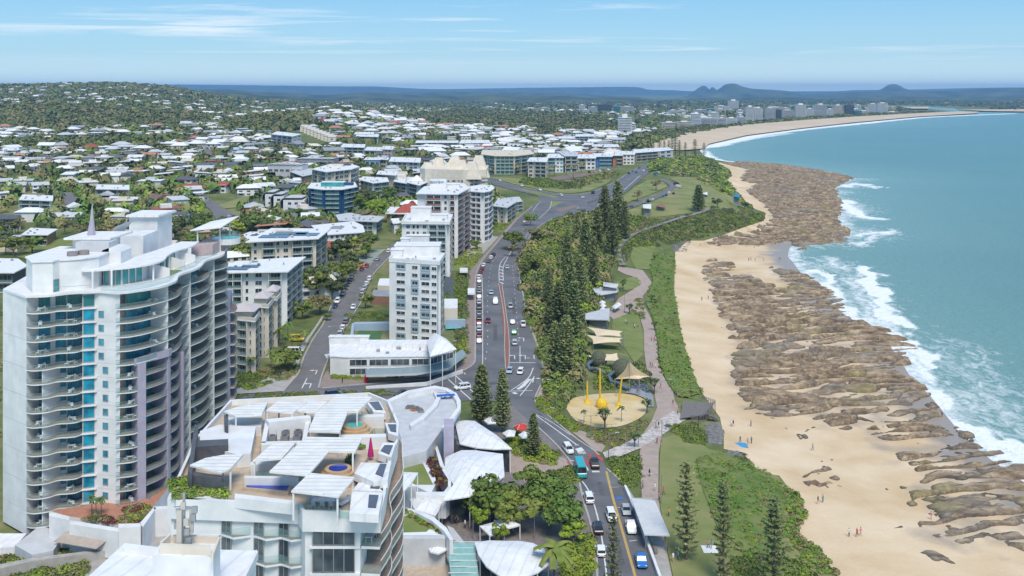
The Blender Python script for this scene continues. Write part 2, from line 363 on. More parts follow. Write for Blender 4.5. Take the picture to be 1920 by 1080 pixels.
def dropn(px,py):
 px=np.asarray(px,float);py=np.asarray(py,float);z=np.full(px.shape,8.0)
 u=(px-960)/F;k=(py-HY)/F
 lo=(CZ-75)/k;hi=(CZ+3)/k
 # march from near to far, then bisect
 best=None;n=28;prev=lo;found=np.zeros(px.shape,bool);a=lo.copy();b=hi.copy()
 for i in range(1,n+1):
  y=lo*(hi/lo)**(i/n);zz=T(u*y,y);below=(CZ-k*y)<zz
  new=below&~found;a=np.where(new,prev,a);b=np.where(new,y,b);found|=below;prev=y
 for _ in range(12):
  m=(a+b)/2;below=(CZ-k*m)<T(u*m,m);b=np.where(below,m,b);a=np.where(below,a,m)
 y=(a+b)/2;return u*y,y,CZ-k*y
def dropz(p,dz=0):
 v=drop(*p);return(v.x,v.y,v.z+dz)
def dens(P,step):
 out=[]
 for i in range(len(P)):
  a=P[i];b=P[(i+1)%len(P)];n=max(1,int(math.hypot(b[0]-a[0],b[1]-a[1])/step));out+=[(a[0]+(b[0]-a[0])*j/n,a[1]+(b[1]-a[1])*j/n)for j in range(n)]
 return out
def pxpoly(P,step=14):
 """outline points (survey view pixels) -> ground points"""
 Q=dens(P,step);x,y,z=dropn(np.array([q[0]for q in Q]),np.array([q[1]for q in Q]));return list(zip(x.tolist(),y.tolist()))
def catmull(P,n=6):
 out=[]
 for i in range(len(P)-1):
  p0=P[max(i-1,0)];p1=P[i];p2=P[i+1];p3=P[min(i+2,len(P)-1)]
  for j in range(n):
   t=j/n
   out.append(tuple(.5*(2*b+(c-a)*t+(2*a-5*b+4*c-d)*t*t+(3*b-a-3*c+d)*t**3)for a,b,c,d in zip(p0,p1,p2,p3)))
 out.append(tuple(P[-1]));return out
def sheet(name,poly,m,dz=.03,step=3.0,zfun=None,parent=None,kind='structure',grow=True,far=.00035):
 """drape a flat sheet over the ground inside the outline (world x,y)"""
 xs=np.array([p[0]for p in poly]);ys=np.array([p[1]for p in poly])
 X=[];yy=ys.min()+step/2
 while yy<ys.max():
  st=max(step,yy*.007)if grow else step
  gx=np.arange(xs.min()+st/2,xs.max(),st);X+=[(a,yy)for a in gx];yy+=st
 if X:
  A=np.array(X);k=inside(A[:,0],A[:,1],poly);A=A[k]
  if len(A):dd=seg_dist(A[:,0],A[:,1],poly,True);A=A[dd>step*.3]
  X=A.tolist()
 n=len(poly);pts=[Vector(p)for p in poly]+[Vector(p)for p in X]
 v,e,f,*_=geometry.delaunay_2d_cdt(pts,[],[list(range(n))]if area(poly)>0 else[list(range(n))[::-1]],1,1e-4)
 V=np.array([(a.x,a.y)for a in v]);z=(zfun or T)(V[:,0],V[:,1])+dz+V[:,1]*far
 if not len(f):return None
 me=npmesh(name,np.c_[V,z],np.array([t for t in f if len(t)==3]),m,smooth=True)
 o=obj(name,me,parent)
 if kind and parent is None:o['kind']=kind
 return o
def ribbon(pts,w,closed=False):
 """widened centre line -> outline polygon (world)"""
 L=[];Rr=[]
 for i,p in enumerate(pts):
  a=Vector(pts[max(i-1,0)][:2]);b=Vector(pts[min(i+1,len(pts)-1)][:2]);d=(b-a).normalized();n=Vector((-d.y,d.x))*w/2
  L.append((p[0]+n.x,p[1]+n.y));Rr.append((p[0]-n.x,p[1]-n.y))
 return L+Rr[::-1]
def strip(name,pts,w,m,dz,h=0,parent=None,zf=None):
 """thin strip (line marking / kerb) following the ground"""
 P=[];Q=pts
 A=np.array([p[:2]for p in Q]);d=np.gradient(A,axis=0);d/=np.maximum(np.linalg.norm(d,axis=1),1e-9)[:,None];n=np.c_[-d[:,1],d[:,0]]*w/2
 L=A+n;Rr=A-n;zl=(zf or T)(L[:,0],L[:,1]);zr=(zf or T)(Rr[:,0],Rr[:,1]);z=np.maximum(zl,zr)+dz+A[:,1]*.00035
 k=len(A)
 if h==0:
  V=np.r_[np.c_[L,z],np.c_[Rr,z]];Fq=[(i,k+i,k+i+1,i+1)for i in range(k-1)]
 else:
  V=np.r_[np.c_[L,z-.3],np.c_[Rr,z-.3],np.c_[L,z+h],np.c_[Rr,z+h]];Fq=[]
  for i in range(k-1):Fq+=[(2*k+i,3*k+i,3*k+i+1,2*k+i+1),(i,2*k+i,2*k+i+1,i+1),(k+i,k+i+1,3*k+i+1,3*k+i)]
 return V,np.array(Fq)
class Bag:
 """many loose strips joined into one mesh"""
 def __init__(s):s.V=[];s.F=[];s.n=0
 def add(s,V,Fq):s.V.append(V);s.F.append(np.asarray(Fq)+s.n);s.n+=len(V)
 def mesh(s,name,m,smooth=False):return npmesh(name,np.concatenate(s.V),np.concatenate(s.F),m,smooth)
# ================================================================= THE GROUND
def fan(name,us,ys,zf,m,smooth_=True,attr=None):
 U,Y=np.meshgrid(us,ys);X=U*Y;Z=zf(X,Y);nu=len(us);ny=len(ys)
 idx=np.arange(nu*ny).reshape(ny,nu)
 Fq=np.stack([idx[:-1,:-1],idx[:-1,1:],idx[1:,1:],idx[1:,:-1]],-1).reshape(-1,4)
 me=npmesh(name,np.c_[X.ravel(),Y.ravel(),Z.ravel()],Fq,m,smooth_)
 if attr:
  for k,fn in attr.items():
   a=me.attributes.new(k,'FLOAT','POINT');a.data.foreach_set('value',fn(X.ravel(),Y.ravel()).astype(np.float32))
 return me
def ground_mat():
 m=bpy.data.materials.new('suburban_ground');m.use_nodes=True;t=m.node_tree;L=t.links;b=t.nodes['Principled BSDF']
 b.inputs['Roughness'].default_value=.95;b.inputs['Specular IOR Level'].default_value=.1
 g=N(t,'ShaderNodeNewGeometry')
 a=N(t,'ShaderNodeTexNoise',i_Scale=.02,i_Detail=9.,i_Roughness=.65);L.new(g.outputs['Position'],a.inputs['Vector'])
 c=N(t,'ShaderNodeTexNoise',i_Scale=.25,i_Detail=6.);L.new(g.outputs['Position'],c.inputs['Vector'])
 r=N(t,'ShaderNodeValToRGB');e=r.color_ramp.elements;e[0].position=.3;e[0].color=(.07,.10,.03,1);e[1].position=.7;e[1].color=(.27,.25,.13,1)
 q=r.color_ramp.elements.new(.5);q.color=(.14,.165,.06,1)
 mx=N(t,'ShaderNodeMath',operation='ADD');ml=N(t,'ShaderNodeMath',operation='MULTIPLY',i_1=.35);L.new(c.outputs[0],ml.inputs[0])
 L.new(a.outputs[0],mx.inputs[0]);L.new(ml.outputs[0],mx.inputs[1]);s_=N(t,'ShaderNodeMath',operation='SUBTRACT',i_1=.17);L.new(mx.outputs[0],s_.inputs[0])
 L.new(s_.outputs[0],r.inputs[0]);L.new(r.outputs[0],b.inputs['Base Color']);return m
g=obj('ground',fan('ground',GU,np.exp(GL),T,ground_mat()));g['kind']='structure'
# ---- sea
SURF=[([(1615,500),(1640,530),(1650,565),(1692,612)],5,1.0),([(1688,625),(1718,655),(1745,685)],5,.95),
  ([(1742,735),(1760,770),(1815,812),(1880,838),(1935,865),(2100,940)],7,1.0),([(1752,770),(1790,800),(1850,850),(1930,895),(2100,980)],5,.6),
  ([(1535,505),(1560,540),(1590,580),(1620,605)],5,.8),([(1560,480),(1600,520),(1625,570),(1650,610)],6,.55),
  ([(1585,375),(1600,400),(1650,410)],7,.8),([(1600,440),(1640,435),(1680,440)],6,.7),([(1570,350),(1610,345),(1640,352)],6,.7),([(1640,350),(1665,352)],3,.9),
  ([(1640,600),(1690,660),(1740,720)],8,.7),([(1325,284),(1345,300),(1450,312),(1560,325)],5,.7),([(1610,460),(1650,440),(1668,432)],6,.6),
  ([(1322,276),(1345,270),(1420,254),(1500,243),(1620,231),(1720,221),(1800,217),(1900,213)],9,.95),([(1345,276),(1400,262),(1480,250)],6,.6)]
SURFW=[([at(x,y,0)for x,y in catmull(P,5)],w,s)for P,w,s in SURF]
def foamf(x,y):
 o=np.zeros(x.shape)
 wx=x+(fbm(x/9,y/14,3,3)-.5)*16;wy=y+(fbm(x/9,y/14,3,9)-.5)*26
 for P,w,s in SURFW:
  ww=w*np.clip(1+(y-500)/900,.6,3.0);d=seg_dist(wx,wy,P);o=np.maximum(o,s*np.exp(-(d/ww)**2))
 d=seg_dist(x,y,SHORE);ins=inside(x,y,LANDPOLY);near=np.exp(-(d/16)**2)*.56*(y<1250)+np.exp(-(d/14)**2)*.75*(y>=1250)*(y<4200)
 wash=np.exp(-(d/55)**2)*.42*(y<1100)*(.6+.8*fbm(x/30,y/45,2,8))
 return np.clip(np.maximum(np.maximum(o,near),wash),0,1)
def shal(x,y):return np.exp(-seg_dist(x,y,SHORE)/90.)*(y<2600)+np.exp(-seg_dist(x,y,SHORE)/160.)*(y>=2600)
def sea_mat():
 m=bpy.data.materials.new('sea_water');m.use_nodes=True;t=m.node_tree;L=t.links;b=t.nodes['Principled BSDF']
 b.inputs['Roughness'].default_value=.28;b.inputs['Specular IOR Level'].default_value=.35;b.inputs['IOR'].default_value=1.33
 g=N(t,'ShaderNodeNewGeometry');fa=N(t,'ShaderNodeAttribute',attribute_name='foam');sa=N(t,'ShaderNodeAttribute',attribute_name='shallow')
 # water body colour
 n=N(t,'ShaderNodeTexNoise',i_Scale=.006,i_Detail=5.,i_Roughness=.6);L.new(g.outputs['Position'],n.inputs['Vector'])
 deep=N(t,'ShaderNodeMix',data_type='RGBA');L.new(n.outputs[0],deep.inputs['Factor']);deep.inputs['A'].default_value=(.075,.195,.18,1);deep.inputs['B'].default_value=(.11,.24,.23,1)
 c=N(t,'ShaderNodeMix',data_type='RGBA');L.new(sa.outputs['Fac'],c.inputs['Factor']);L.new(deep.outputs['Result'],c.inputs['A']);c.inputs['B'].default_value=(.20,.34,.31,1)
 # foam lace
 mp_=N(t,'ShaderNodeMapping');mp_.inputs['Scale'].default_value=(1,.55,1);L.new(g.outputs['Position'],mp_.inputs[0])
 f1=N(t,'ShaderNodeTexNoise',i_Scale=.22,i_Detail=10.,i_Roughness=.72,i_Distortion=1.2);L.new(mp_.outputs[0],f1.inputs['Vector'])
 s1=N(t,'ShaderNodeMath',operation='ADD');L.new(f1.outputs[0],s1.inputs[0]);L.new(fa.outputs['Fac'],s1.inputs[1])
 mr=N(t,'ShaderNodeMapRange',i_1=.86,i_2=1.16);L.new(s1.outputs[0],mr.inputs[0])
 wc=N(t,'ShaderNodeTexNoise',i_Scale=.09,i_Detail=6.,i_Roughness=.7);L.new(g.outputs['Position'],wc.inputs['Vector'])
 fm=N(t,'ShaderNodeMix',data_type='RGBA');L.new(mr.outputs[0],fm.inputs['Factor']);L.new(c.outputs['Result'],fm.inputs['A']);fm.inputs['B'].default_value=(.82,.84,.85,1)
 L.new(fm.outputs['Result'],b.inputs['Base Color'])
 rr=N(t,'ShaderNodeMapRange',i_1=0.,i_2=1.,i_3=.25,i_4=.8);L.new(mr.outputs[0],rr.inputs[0]);L.new(rr.outputs[0],b.inputs['Roughness'])
 w1=N(t,'ShaderNodeTexNoise',i_Scale=.35,i_Detail=6.,i_Roughness=.65,i_Distortion=.3);L.new(mp_.outputs[0],w1.inputs['Vector'])
 bp=N(t,'ShaderNodeBump');bp.inputs['Strength'].default_value=.8;bp.inputs['Distance'].default_value=1.6;L.new(w1.outputs[0],bp.inputs['Height']);L.new(bp.outputs[0],b.inputs['Normal'])
 return m
SEA=sea_mat()
us=np.linspace(.1,1.15,420);ys=np.exp(np.linspace(math.log(130),math.log(9000),620))
me=fan('sea',us,ys,lambda x,y:.32*np.sin(seg_dist(x,y,SHORE)/4.6+3*fbm(x/60,y/60,2,9))*np.exp(-y/1300)*smooth((seg_dist(x,y,SHORE)-25)/50)*fbm(x/40,y/60,2,19)+.12*(fbm(x/14,y/22,3,2)-.5)*np.exp(-y/1500)+.5*np.clip(foamf(x,y)-.75,0,1)*(seg_dist(x,y,SHORE)>12),SEA,attr={'foam':foamf,'shallow':shal})
s=obj('sea',me);s['kind']='structure'
# ---- beach sand with the tidal rock shelf standing on it
SAND_PX=[(1640,1300),(1561,1077),(1532,1032),(1484,1003),(1502,961),(1490,932),(1461,893),(1419,887),(1396,867),(1392,849),(1357,843),(1357,819),(1350,784),(1318,740),
  (1295,695),(1277,635),(1270,594),(1262,547),(1265,475),(1289,452),(1320,452),(1360,440),(1400,425),(1432,415),(1436,400),(1415,392),(1400,380),(1385,362),(1358,345),(1366,335),(1372,326),(1368,318),
  (1345,306),(1400,303),(1480,312),(1570,322),(1640,333),(1620,360),(1620,400),(1640,440),(1560,470),(1560,510),(1620,570),(1700,620),(1750,690),(1800,760),(1860,820),(1960,880),(2150,960),(2600,1250)]
SANDPOLY=pxpoly(SAND_PX,10)
ROCKS_PX=[
 ([(1318,508),(1345,500),(1375,520),(1410,510),(1440,540),(1500,545),(1540,575),(1600,600),(1680,632),(1700,665),(1660,690),(1690,740),(1660,770),(1640,790),(1560,805),(1500,790),(1440,786),(1400,770),(1375,735),(1372,700),(1364,672),(1385,640),(1350,590),(1338,560)],1.0),
 ([(1305,497),(1340,487),(1384,497),(1375,510),(1320,512)],.8),
 ([(1640,790),(1700,770),(1760,800),(1820,850),(1925,880),(2100,960),(2100,1020),(1925,985),(1925,1020),(1850,1035),(1770,1025),(1700,1000),(1690,975),(1720,945),(1700,930),(1730,905),(1690,880),(1660,850),(1620,830)],.75),
 ([(1470,812),(1540,815),(1545,828),(1490,826)],.7),([(1512,880),(1545,862),(1570,868),(1560,900),(1530,905)],.8),([(1520,918),(1590,905),(1595,918),(1545,932)],.7),
 ([(1570,858),(1590,862),(1580,874)],.6),([(1648,900),(1675,905),(1670,915),(1650,912)],.6),([(1640,955),(1665,950),(1672,985),(1645,985)],.6),([(1700,1035),(1745,1040),(1800,1060),(1790,1080),(1750,1070)],.7),
 ([(1685,1048),(1702,1050),(1698,1065),(1684,1062)],.7),([(1400,305),(1470,310),(1560,325),(1600,335),(1570,350),(1580,390),(1570,420),(1600,435),(1570,455),(1500,462),(1480,455),(1400,462),(1320,458),(1340,447),(1440,425),(1445,400),(1425,380),(1400,360),(1420,345),(1390,340),(1400,318),(1350,306)],1.1),
 ([(1400,590),(1480,600),(1520,640),(1440,640)],.9),([(1560,590),(1680,622),(1712,660),(1700,700),(1740,730),(1770,790),(1700,800),(1640,700)],.8),([(1440,500),(1530,520),(1600,580),(1560,590),(1480,550)],.7),([(1780,800),(1870,840),(1930,890),(1880,900),(1800,860)],.7),([(1480,440),(1600,432),(1590,455),(1490,470)],.8),([(1640,640),(1700,655),(1705,668),(1660,665)],1.0),([(1560,505),(1600,525),(1580,535),(1550,520)],.7)]
ROCKW=[(pxpoly(P,12),h)for P,h in ROCKS_PX]
def rockh(x,y):
 w=np.zeros(x.shape)
 jx=x+(fbm(x/6,y/10,3,31)-.5)*9;jy=y+(fbm(x/6,y/10,3,37)-.5)*22
 for P,h in ROCKW:
  d=seg_dist(jx,jy,P,True);ins=inside(jx,jy,P);sd_=np.where(ins,d,-d);w=np.maximum(w,smooth((sd_+1.0)/4.0)*h)
 # tilted strata: long benches, each dipping seaward, stepped edges
 a=.32;u=x*math.cos(a)+y*math.sin(a);v=-x*math.sin(a)+y*math.cos(a)
 wv=v+(fbm(u/22,v/12,3,41)-.5)*16
 bed=wv/6.5;fr=1-(bed-np.floor(bed));idn=np.floor(bed)
 jag=fbm(u/5+idn*7.7,idn*3.1,3,45)
 saw=np.where(fr<.86,fr/.86,1-(fr-.86)/.14)
 cover=fbm(u/13+idn*.9,v/9,4,51)
 hgt=(saw*1.5+.8*jag+.7*fbm(u/1.9,v/1.3,3,55)-1.0)*1.3+(cover-.515)*3.8+(fbm(u/4,v/1.6,3,61)-.5)*1.5
 hgt=np.where(w>.05,hgt,-1)
 return np.where(w>0,np.clip(hgt,-.6,2.2)*w+(w-1)*.4,-.6)
SANDM=bpy.data.materials.new('beach_sand');SANDM.use_nodes=True
t=SANDM.node_tree;b=t.nodes['Principled BSDF'];b.inputs['Roughness'].default_value=.9;b.inputs['Specular IOR Level'].default_value=.2
g=N(t,'ShaderNodeNewGeometry');n=N(t,'ShaderNodeTexNoise',i_Scale=.05,i_Detail=8.,i_Roughness=.6);t.links.new(g.outputs['Position'],n.inputs['Vector'])
r=N(t,'ShaderNodeValToRGB');e=r.color_ramp.elements;e[0].position=.32;e[0].color=(.56,.40,.23,1);e[1].position=.68;e[1].color=(.72,.57,.40,1)
t.links.new(n.outputs[0],r.inputs[0])
wa=N(t,'ShaderNodeAttribute',attribute_name='wet');n3=N(t,'ShaderNodeTexNoise',i_Scale=.12,i_Detail=6.);t.links.new(g.outputs['Position'],n3.inputs['Vector'])
ad=N(t,'ShaderNodeMath',operation='ADD');t.links.new(wa.outputs['Fac'],ad.inputs[0]);t.links.new(n3.outputs[0],ad.inputs[1]);mr=N(t,'ShaderNodeMapRange',i_1=.85,i_2=1.25);t.links.new(ad.outputs[0],mr.inputs[0])
mx=N(t,'ShaderNodeMix',data_type='RGBA');t.links.new(mr.outputs[0],mx.inputs['Factor']);t.links.new(r.outputs[0],mx.inputs['A']);mx.inputs['B'].default_value=(.33,.27,.22,1)
t.links.new(mx.outputs['Result'],b.inputs['Base Color']);rr=N(t,'ShaderNodeMapRange',i_1=0.,i_2=1.,i_3=.95,i_4=.3);t.links.new(mr.outputs[0],rr.inputs[0]);t.links.new(rr.outputs[0],b.inputs['Roughness'])
bp=N(t,'ShaderNodeBump');bp.inputs['Strength'].default_value=.5;bp.inputs['Distance'].default_value=.25;nb=N(t,'ShaderNodeTexNoise',i_Scale=1.3,i_Detail=5.);t.links.new(g.outputs['Position'],nb.inputs['Vector']);t.links.new(nb.outputs[0],bp.inputs['Height']);t.links.new(bp.outputs[0],b.inputs['Normal'])
def sandz(x,y):
 d=seg_dist(x,y,SHORE);return T(x,y)+np.where(inside(x,y,LANDPOLY),np.clip((d+1)*.02,0,.08+y*.00025),.02)
so=sheet('beach_sand',SANDPOLY,SANDM,dz=.0,step=2.5,zfun=sandz,far=0)
V=np.empty(len(so.data.vertices)*3,np.float32);so.data.vertices.foreach_get('co',V);V=V.reshape(-1,3)
a=so.data.attributes.new('wet','FLOAT','POINT');dsh=seg_dist(V[:,0],V[:,1],SHORE)
rk=np.zeros(len(V))
for P,h in ROCKW[:1]+ROCKW[2:3]+ROCKW[11:12]:
 d=seg_dist(V[:,0],V[:,1],P,True);rk=np.maximum(rk,np.where(inside(V[:,0],V[:,1],P),.45+0*d,.45*np.exp(-d/5)))
a.data.foreach_set('value',np.clip(np.maximum(np.exp(-(dsh/16)**2)*.9,rk),0,1).astype(np.float32))
# the rock shelf itself: fine relief, only where rock stands proud of the sand
def rock_mat():
 m=bpy.data.materials.new('layered_shore_rock');m.use_nodes=True;t=m.node_tree;L=t.links;b=t.nodes['Principled BSDF'];b.inputs['Roughness'].default_value=.85
 g=N(t,'ShaderNodeNewGeometry');mp_=N(t,'ShaderNodeMapping');mp_.inputs['Rotation'].default_value=(0,0,-.32);mp_.inputs['Scale'].default_value=(.25,1,1);L.new(g.outputs['Position'],mp_.inputs[0])
 n=N(t,'ShaderNodeTexNoise',i_Scale=.5,i_Detail=10.,i_Roughness=.75);L.new(mp_.outputs[0],n.inputs['Vector'])
 r=N(t,'ShaderNodeValToRGB');e=r.color_ramp.elements;e[0].position=.38;e[0].color=(.10,.07,.048,1);e[1].position=.64;e[1].color=(.50,.39,.26,1);q=e.new(.5);q.color=(.25,.18,.115,1)
 L.new(n.outputs[0],r.inputs[0])
 k=N(t,'ShaderNodeTexNoise',i_Scale=.035,i_Detail=4.);L.new(g.outputs['Position'],k.inputs['Vector']);mr=N(t,'ShaderNodeMapRange',i_1=.5,i_2=.68,i_3=0.,i_4=.5);L.new(k.outputs[0],mr.inputs[0])
 mx=N(t,'ShaderNodeMix',data_type='RGBA');L.new(mr.outputs[0],mx.inputs['Factor']);L.new(r.outputs[0],mx.inputs['A']);mx.inputs['B'].default_value=(.19,.185,.18,1)
 k2=N(t,'ShaderNodeTexNoise',i_Scale=.05,i_Detail=5.);mp2=N(t,'ShaderNodeMapping');mp2.inputs['Location'].default_value=(40,17,3);L.new(g.outputs['Position'],mp2.inputs[0]);L.new(mp2.outputs[0],k2.inputs['Vector'])
 mr2=N(t,'ShaderNodeMapRange',i_1=.58,i_2=.72,i_3=0.,i_4=.6);L.new(k2.outputs[0],mr2.inputs[0])
 mx2=N(t,'ShaderNodeMix',data_type='RGBA');L.new(mr2.outputs[0],mx2.inputs['Factor']);L.new(mx.outputs['Result'],mx2.inputs['A']);mx2.inputs['B'].default_value=(.24,.22,.05,1)
 la=N(t,'ShaderNodeAttribute',attribute_name='low_shade');mx3=N(t,'ShaderNodeMix',data_type='RGBA');L.new(la.outputs['Fac'],mx3.inputs['Factor']);L.new(mx2.outputs['Result'],mx3.inputs['A']);mx3.inputs['B'].default_value=(.05,.042,.03,1)  # ledge shade painted into the colour: low rock goes near black
 L.new(mx3.outputs['Result'],b.inputs['Base Color'])
 bp=N(t,'ShaderNodeBump');bp.inputs['Strength'].default_value=.9;bp.inputs['Distance'].default_value=.4;L.new(n.outputs[0],bp.inputs['Height']);L.new(bp.outputs[0],b.inputs['Normal']);return m
ROCKM=rock_mat()
def rockmesh(y0,y1,u0,u1,nx,ny):
 ys=np.linspace(y0,y1,ny)if y1/y0<1.5 else np.exp(np.linspace(math.log(y0),math.log(y1),ny));us=np.linspace(u0,u1,nx)
 U,Y=np.meshgrid(us,ys);X=U*Y;h=rockh(X.ravel(),Y.ravel()).reshape(X.shape)
 Z=T(X,Y)+h+.1+Y*.0002;idx=np.arange(nx*ny).reshape(ny,nx);Q=np.stack([idx[:-1,:-1],idx[:-1,1:],idx[1:,1:],idx[1:,:-1]],-1).reshape(-1,4)
 keep=(h.ravel()[Q]>-.03).any(1);Q=Q[keep];us_,inv=np.unique(Q,return_inverse=True);V=np.c_[X.ravel(),Y.ravel(),Z.ravel()][us_];LOW_SHADE.append(np.clip((.42-h.ravel()[us_])/.5,0,.85)*(.4+.9*fbm(V[:,0]/7,V[:,1]/9,3,71)));return V,inv.reshape(Q.shape)
bagr=Bag();LOW_SHADE=[]
bagr.add(*rockmesh(192,560,.145,.62,520,560));bagr.add(*rockmesh(560,1360,.16,.36,300,420))
ro=obj('rock_shelf',bagr.mesh('rock_shelf',ROCKM,False));ro['kind']='structure';a=ro.data.attributes.new('low_shade','FLOAT','POINT');a.data.foreach_set('value',np.clip(np.concatenate(LOW_SHADE),0,1).astype(np.float32))
# ---- northern beach and river spit
nb_=[(1170,276),(1185,268),(1240,258),(1330,244),(1400,236),(1500,228),(1600,221),(1700,215.5),(1790,211.3),(1835,211.8),(1832,214.5),(1720,221),(1600,232),(1500,243),(1400,256),(1330,272),(1318,281),(1280,284),(1225,280)]
sheet('north_beach_sand',pxpoly(nb_,8),mat('far_sand',(.62,.50,.36),.9,col2=(.55,.42,.28),scale=.01),dz=.2,step=12,far=.0012)
sheet('river_sand_bar',pxpoly([(1560,201),(1640,200.5),(1740,202),(1742,206),(1660,205.6),(1560,206)],8),MATS['far_sand'],dz=1,step=30,far=.001)
sheet('far_shore_sand',pxpoly([(1795,207),(1850,207.5),(1950,206.5),(2300,208),(2300,214),(1950,211.7),(1850,210.5)],8),MATS['far_sand'],dz=1,step=30,far=.001)
# ---- distant hills
def ridge(name,prof,D,depth,col,base=0,wob=1.0,seed=0):
 """a real range of hills at distance D: skyline heights come from survey angles"""
 P=catmull(prof,8);xs=np.array([p[0]for p in P]);pyv=np.array([p[1]for p in P]);PX=np.linspace(xs.min(),xs.max(),260)
 top=CZ+(HY-np.interp(PX,xs,pyv))/F*D;X0=(PX-960)/F*D;rows=18;V=[]
 for j in range(rows):
  t=j/(rows-1);yy=D-depth*.5+depth*t;prof_=math.sin(math.pi*t)**.8 if 0<t<1 else 0
  n=(fbm(X0/(depth*.25),np.full_like(X0,yy)/(depth*.25),4,seed)-.5)*2
  z=base-10+(top-base+10)*prof_*(1+n*.5*wob*(1-prof_**2)*1.0);z=np.minimum(z,CZ+(top-CZ)*yy/D)
  V.append(np.c_[X0*yy/D,np.full_like(X0,yy),z])
 V=np.concatenate(V);n=260;idx=np.arange(n*rows).reshape(rows,n);Q=np.stack([idx[:-1,:-1],idx[:-1,1:],idx[1:,1:],idx[1:,:-1]],-1).reshape(-1,4)
 o=obj(name,npmesh(name,V,Q,col,True));o['kind']='structure'
FOREST=mat('far_forest',(.02,.035,.018),.95,col2=(.13,.15,.07),scale=.004,detail=10,lo=.35,hi=.7)
ridge('far_range',[(-500,162),(0,160),(120,162),(280,160),(330,158.5),(480,160),(560,161),(640,162),(700,162),(760,165),(820,167),(900,166),(1000,164.5),(1090,163.5),(1190,163),(1215,168),(1260,169),(1320,171),(1560,171),(1600,169),(1700,168),(1900,164),(2400,162)],22000,5000,FOREST,seed=3)
ridge('west_hills',[(250,176),(330,172),(385,168),(430,167.5),(480,172),(560,175),(600,177),(640,176),(700,173.5),(740,176),(800,179)],9500,2500,FOREST,seed=8)
ridge('central_hills',[(560,182),(700,178),(760,174),(850,172),(930,174),(980,173),(1090,177),(1150,180),(1200,182)],12000,2500,FOREST,seed=12)
ridge('twin_peaks',[(1290,178),(1305,168),(1314,162),(1322,161),(1330,167),(1336,163),(1345,169),(1365,178)],17000,1200,FOREST,seed=15)
ridge('dome_mountain',[(1280,181),(1320,175),(1345,168),(1357,160),(1366,157),(1378,157),(1392,162),(1410,166),(1440,168),(1470,170),(1500,175),(1540,181)],14000,1500,FOREST,seed=21)
ridge('cone_mountain',[(1590,180),(1630,173),(1650,168),(1664,160),(1675,157.5),(1686,160),(1700,167),(1730,171),(1790,177)],16000,1200,FOREST,seed=25)
ridge('coastal_range',[(1480,181),(1560,175),(1640,172),(1720,171),(1800,169),(1850,166),(1920,165),(2100,164),(2500,166)],13000,2500,FOREST,seed=28)
ridge('middle_hills',[(560,189),(620,184),(660,181),(700,182),(760,184),(820,179),(870,181),(930,177.5),(990,181),(1040,179),(1100,183),(1160,182),(1230,187)],7600,1400,FOREST,seed=33)
ridge('middle_hills',[(290,186),(350,179),(400,175),(450,173.5),(490,178),(530,180),(580,184),(640,188)],6600,1300,FOREST,seed=37)
ridge('middle_hills',[(1230,188),(1300,184),(1380,183),(1450,181),(1540,184),(1620,183),(1700,181),(1800,183),(1900,181),(2100,184)],9000,1400,FOREST,seed=41)
# ================================================================= BUILDINGS
_mc={};FOOT=[]
def cached(key,fn):
 if key not in _mc:_mc[key]=fn().mesh(str(key[0]))
 return _mc[key]
def r2(v):return round(float(v),1)
def win_mesh(w,h,glass,frame,nm=2):
 def f():
  b=MB();t=.09
  b.box(-w/2,-.05,0,w/2,.12,h,glass)
  b.box(-w/2-t,-.13,-t,w/2+t,.05,0,frame);b.box(-w/2-t,-.13,h,w/2+t,.05,h+t,frame)
  b.box(-w/2-t,-.12,0,-w/2,.05,h,frame);b.box(w/2,-.12,0,w/2+t,.05,h,frame)
  for k in range(1,nm):x=-w/2+w*k/nm;b.box(x-.03,-.1,0,x+.03,.0,h,frame)
  return b
 return cached(('window',r2(w),r2(h),glass.name,frame.name,nm),f)
def balc_mesh(L,d,m,deck,dx0=0,dx1=0):
 def f():
  b=MB();b.prism([(-dx0,.0),(-dx0,-d),(L+dx1,-d),(L+dx1,.0)],-.22,0,m,deck);return b
 return cached(('balcony',r2(L),r2(d),m.name,deck.name,r2(dx0),r2(dx1)),f)
def rail_mesh(L,d,m,solid=False,h=1.0,dx0=0,dx1=0,hb=0):
 def f():
  b=MB();t=.12 if solid else .03
  b.box(-dx0,-d,-.2 if solid else .05,L+dx1,-d+t,h,m);b.box(-dx0,-d+t,0,-dx0+t,-.0,h,m);b.box(L+dx1-t,-d+t,0,L+dx1,-.0,h,m)
  if not solid:b.box(-dx0,-d-.03,h,L+dx1,-d+.05,h+.05,METAL)
  return b
 return cached(('balustrade',r2(L),r2(d),m.name,solid,r2(h),r2(dx0),r2(dx1)),f)
def segs(s):
 out=[]
 for p in s.split(';'):
  a,k=p.strip().split(' ',1);x,y=a.split(',');k=k.split();out.append((float(x),float(y),k[0],float(k[1])if len(k)>1 else 1,k[2]if len(k)>2 else ''))
 return out
def inset(poly,ds):
 """move each edge i inward by ds[i] (ccw poly)"""
 n=len(poly);L=[]
 for i in range(n):
  a=Vector(poly[i]);b=Vector(poly[(i+1)%n]);d=(b-a).normalized();nn=Vector((-d.y,d.x));L.append((a+nn*ds[i],d))
 out=[]
 for i in range(n):
  a,d=L[i-1];b,e=L[i];cr=d.x*e.y-d.y*e.x
  if abs(cr)<.05:out.append((b.x,b.y))
  else:
   t=((b.x-a.x)*e.y-(b.y-a.y)*e.x)/cr;p=a+d*t;out.append((p.x,p.y))
 return out
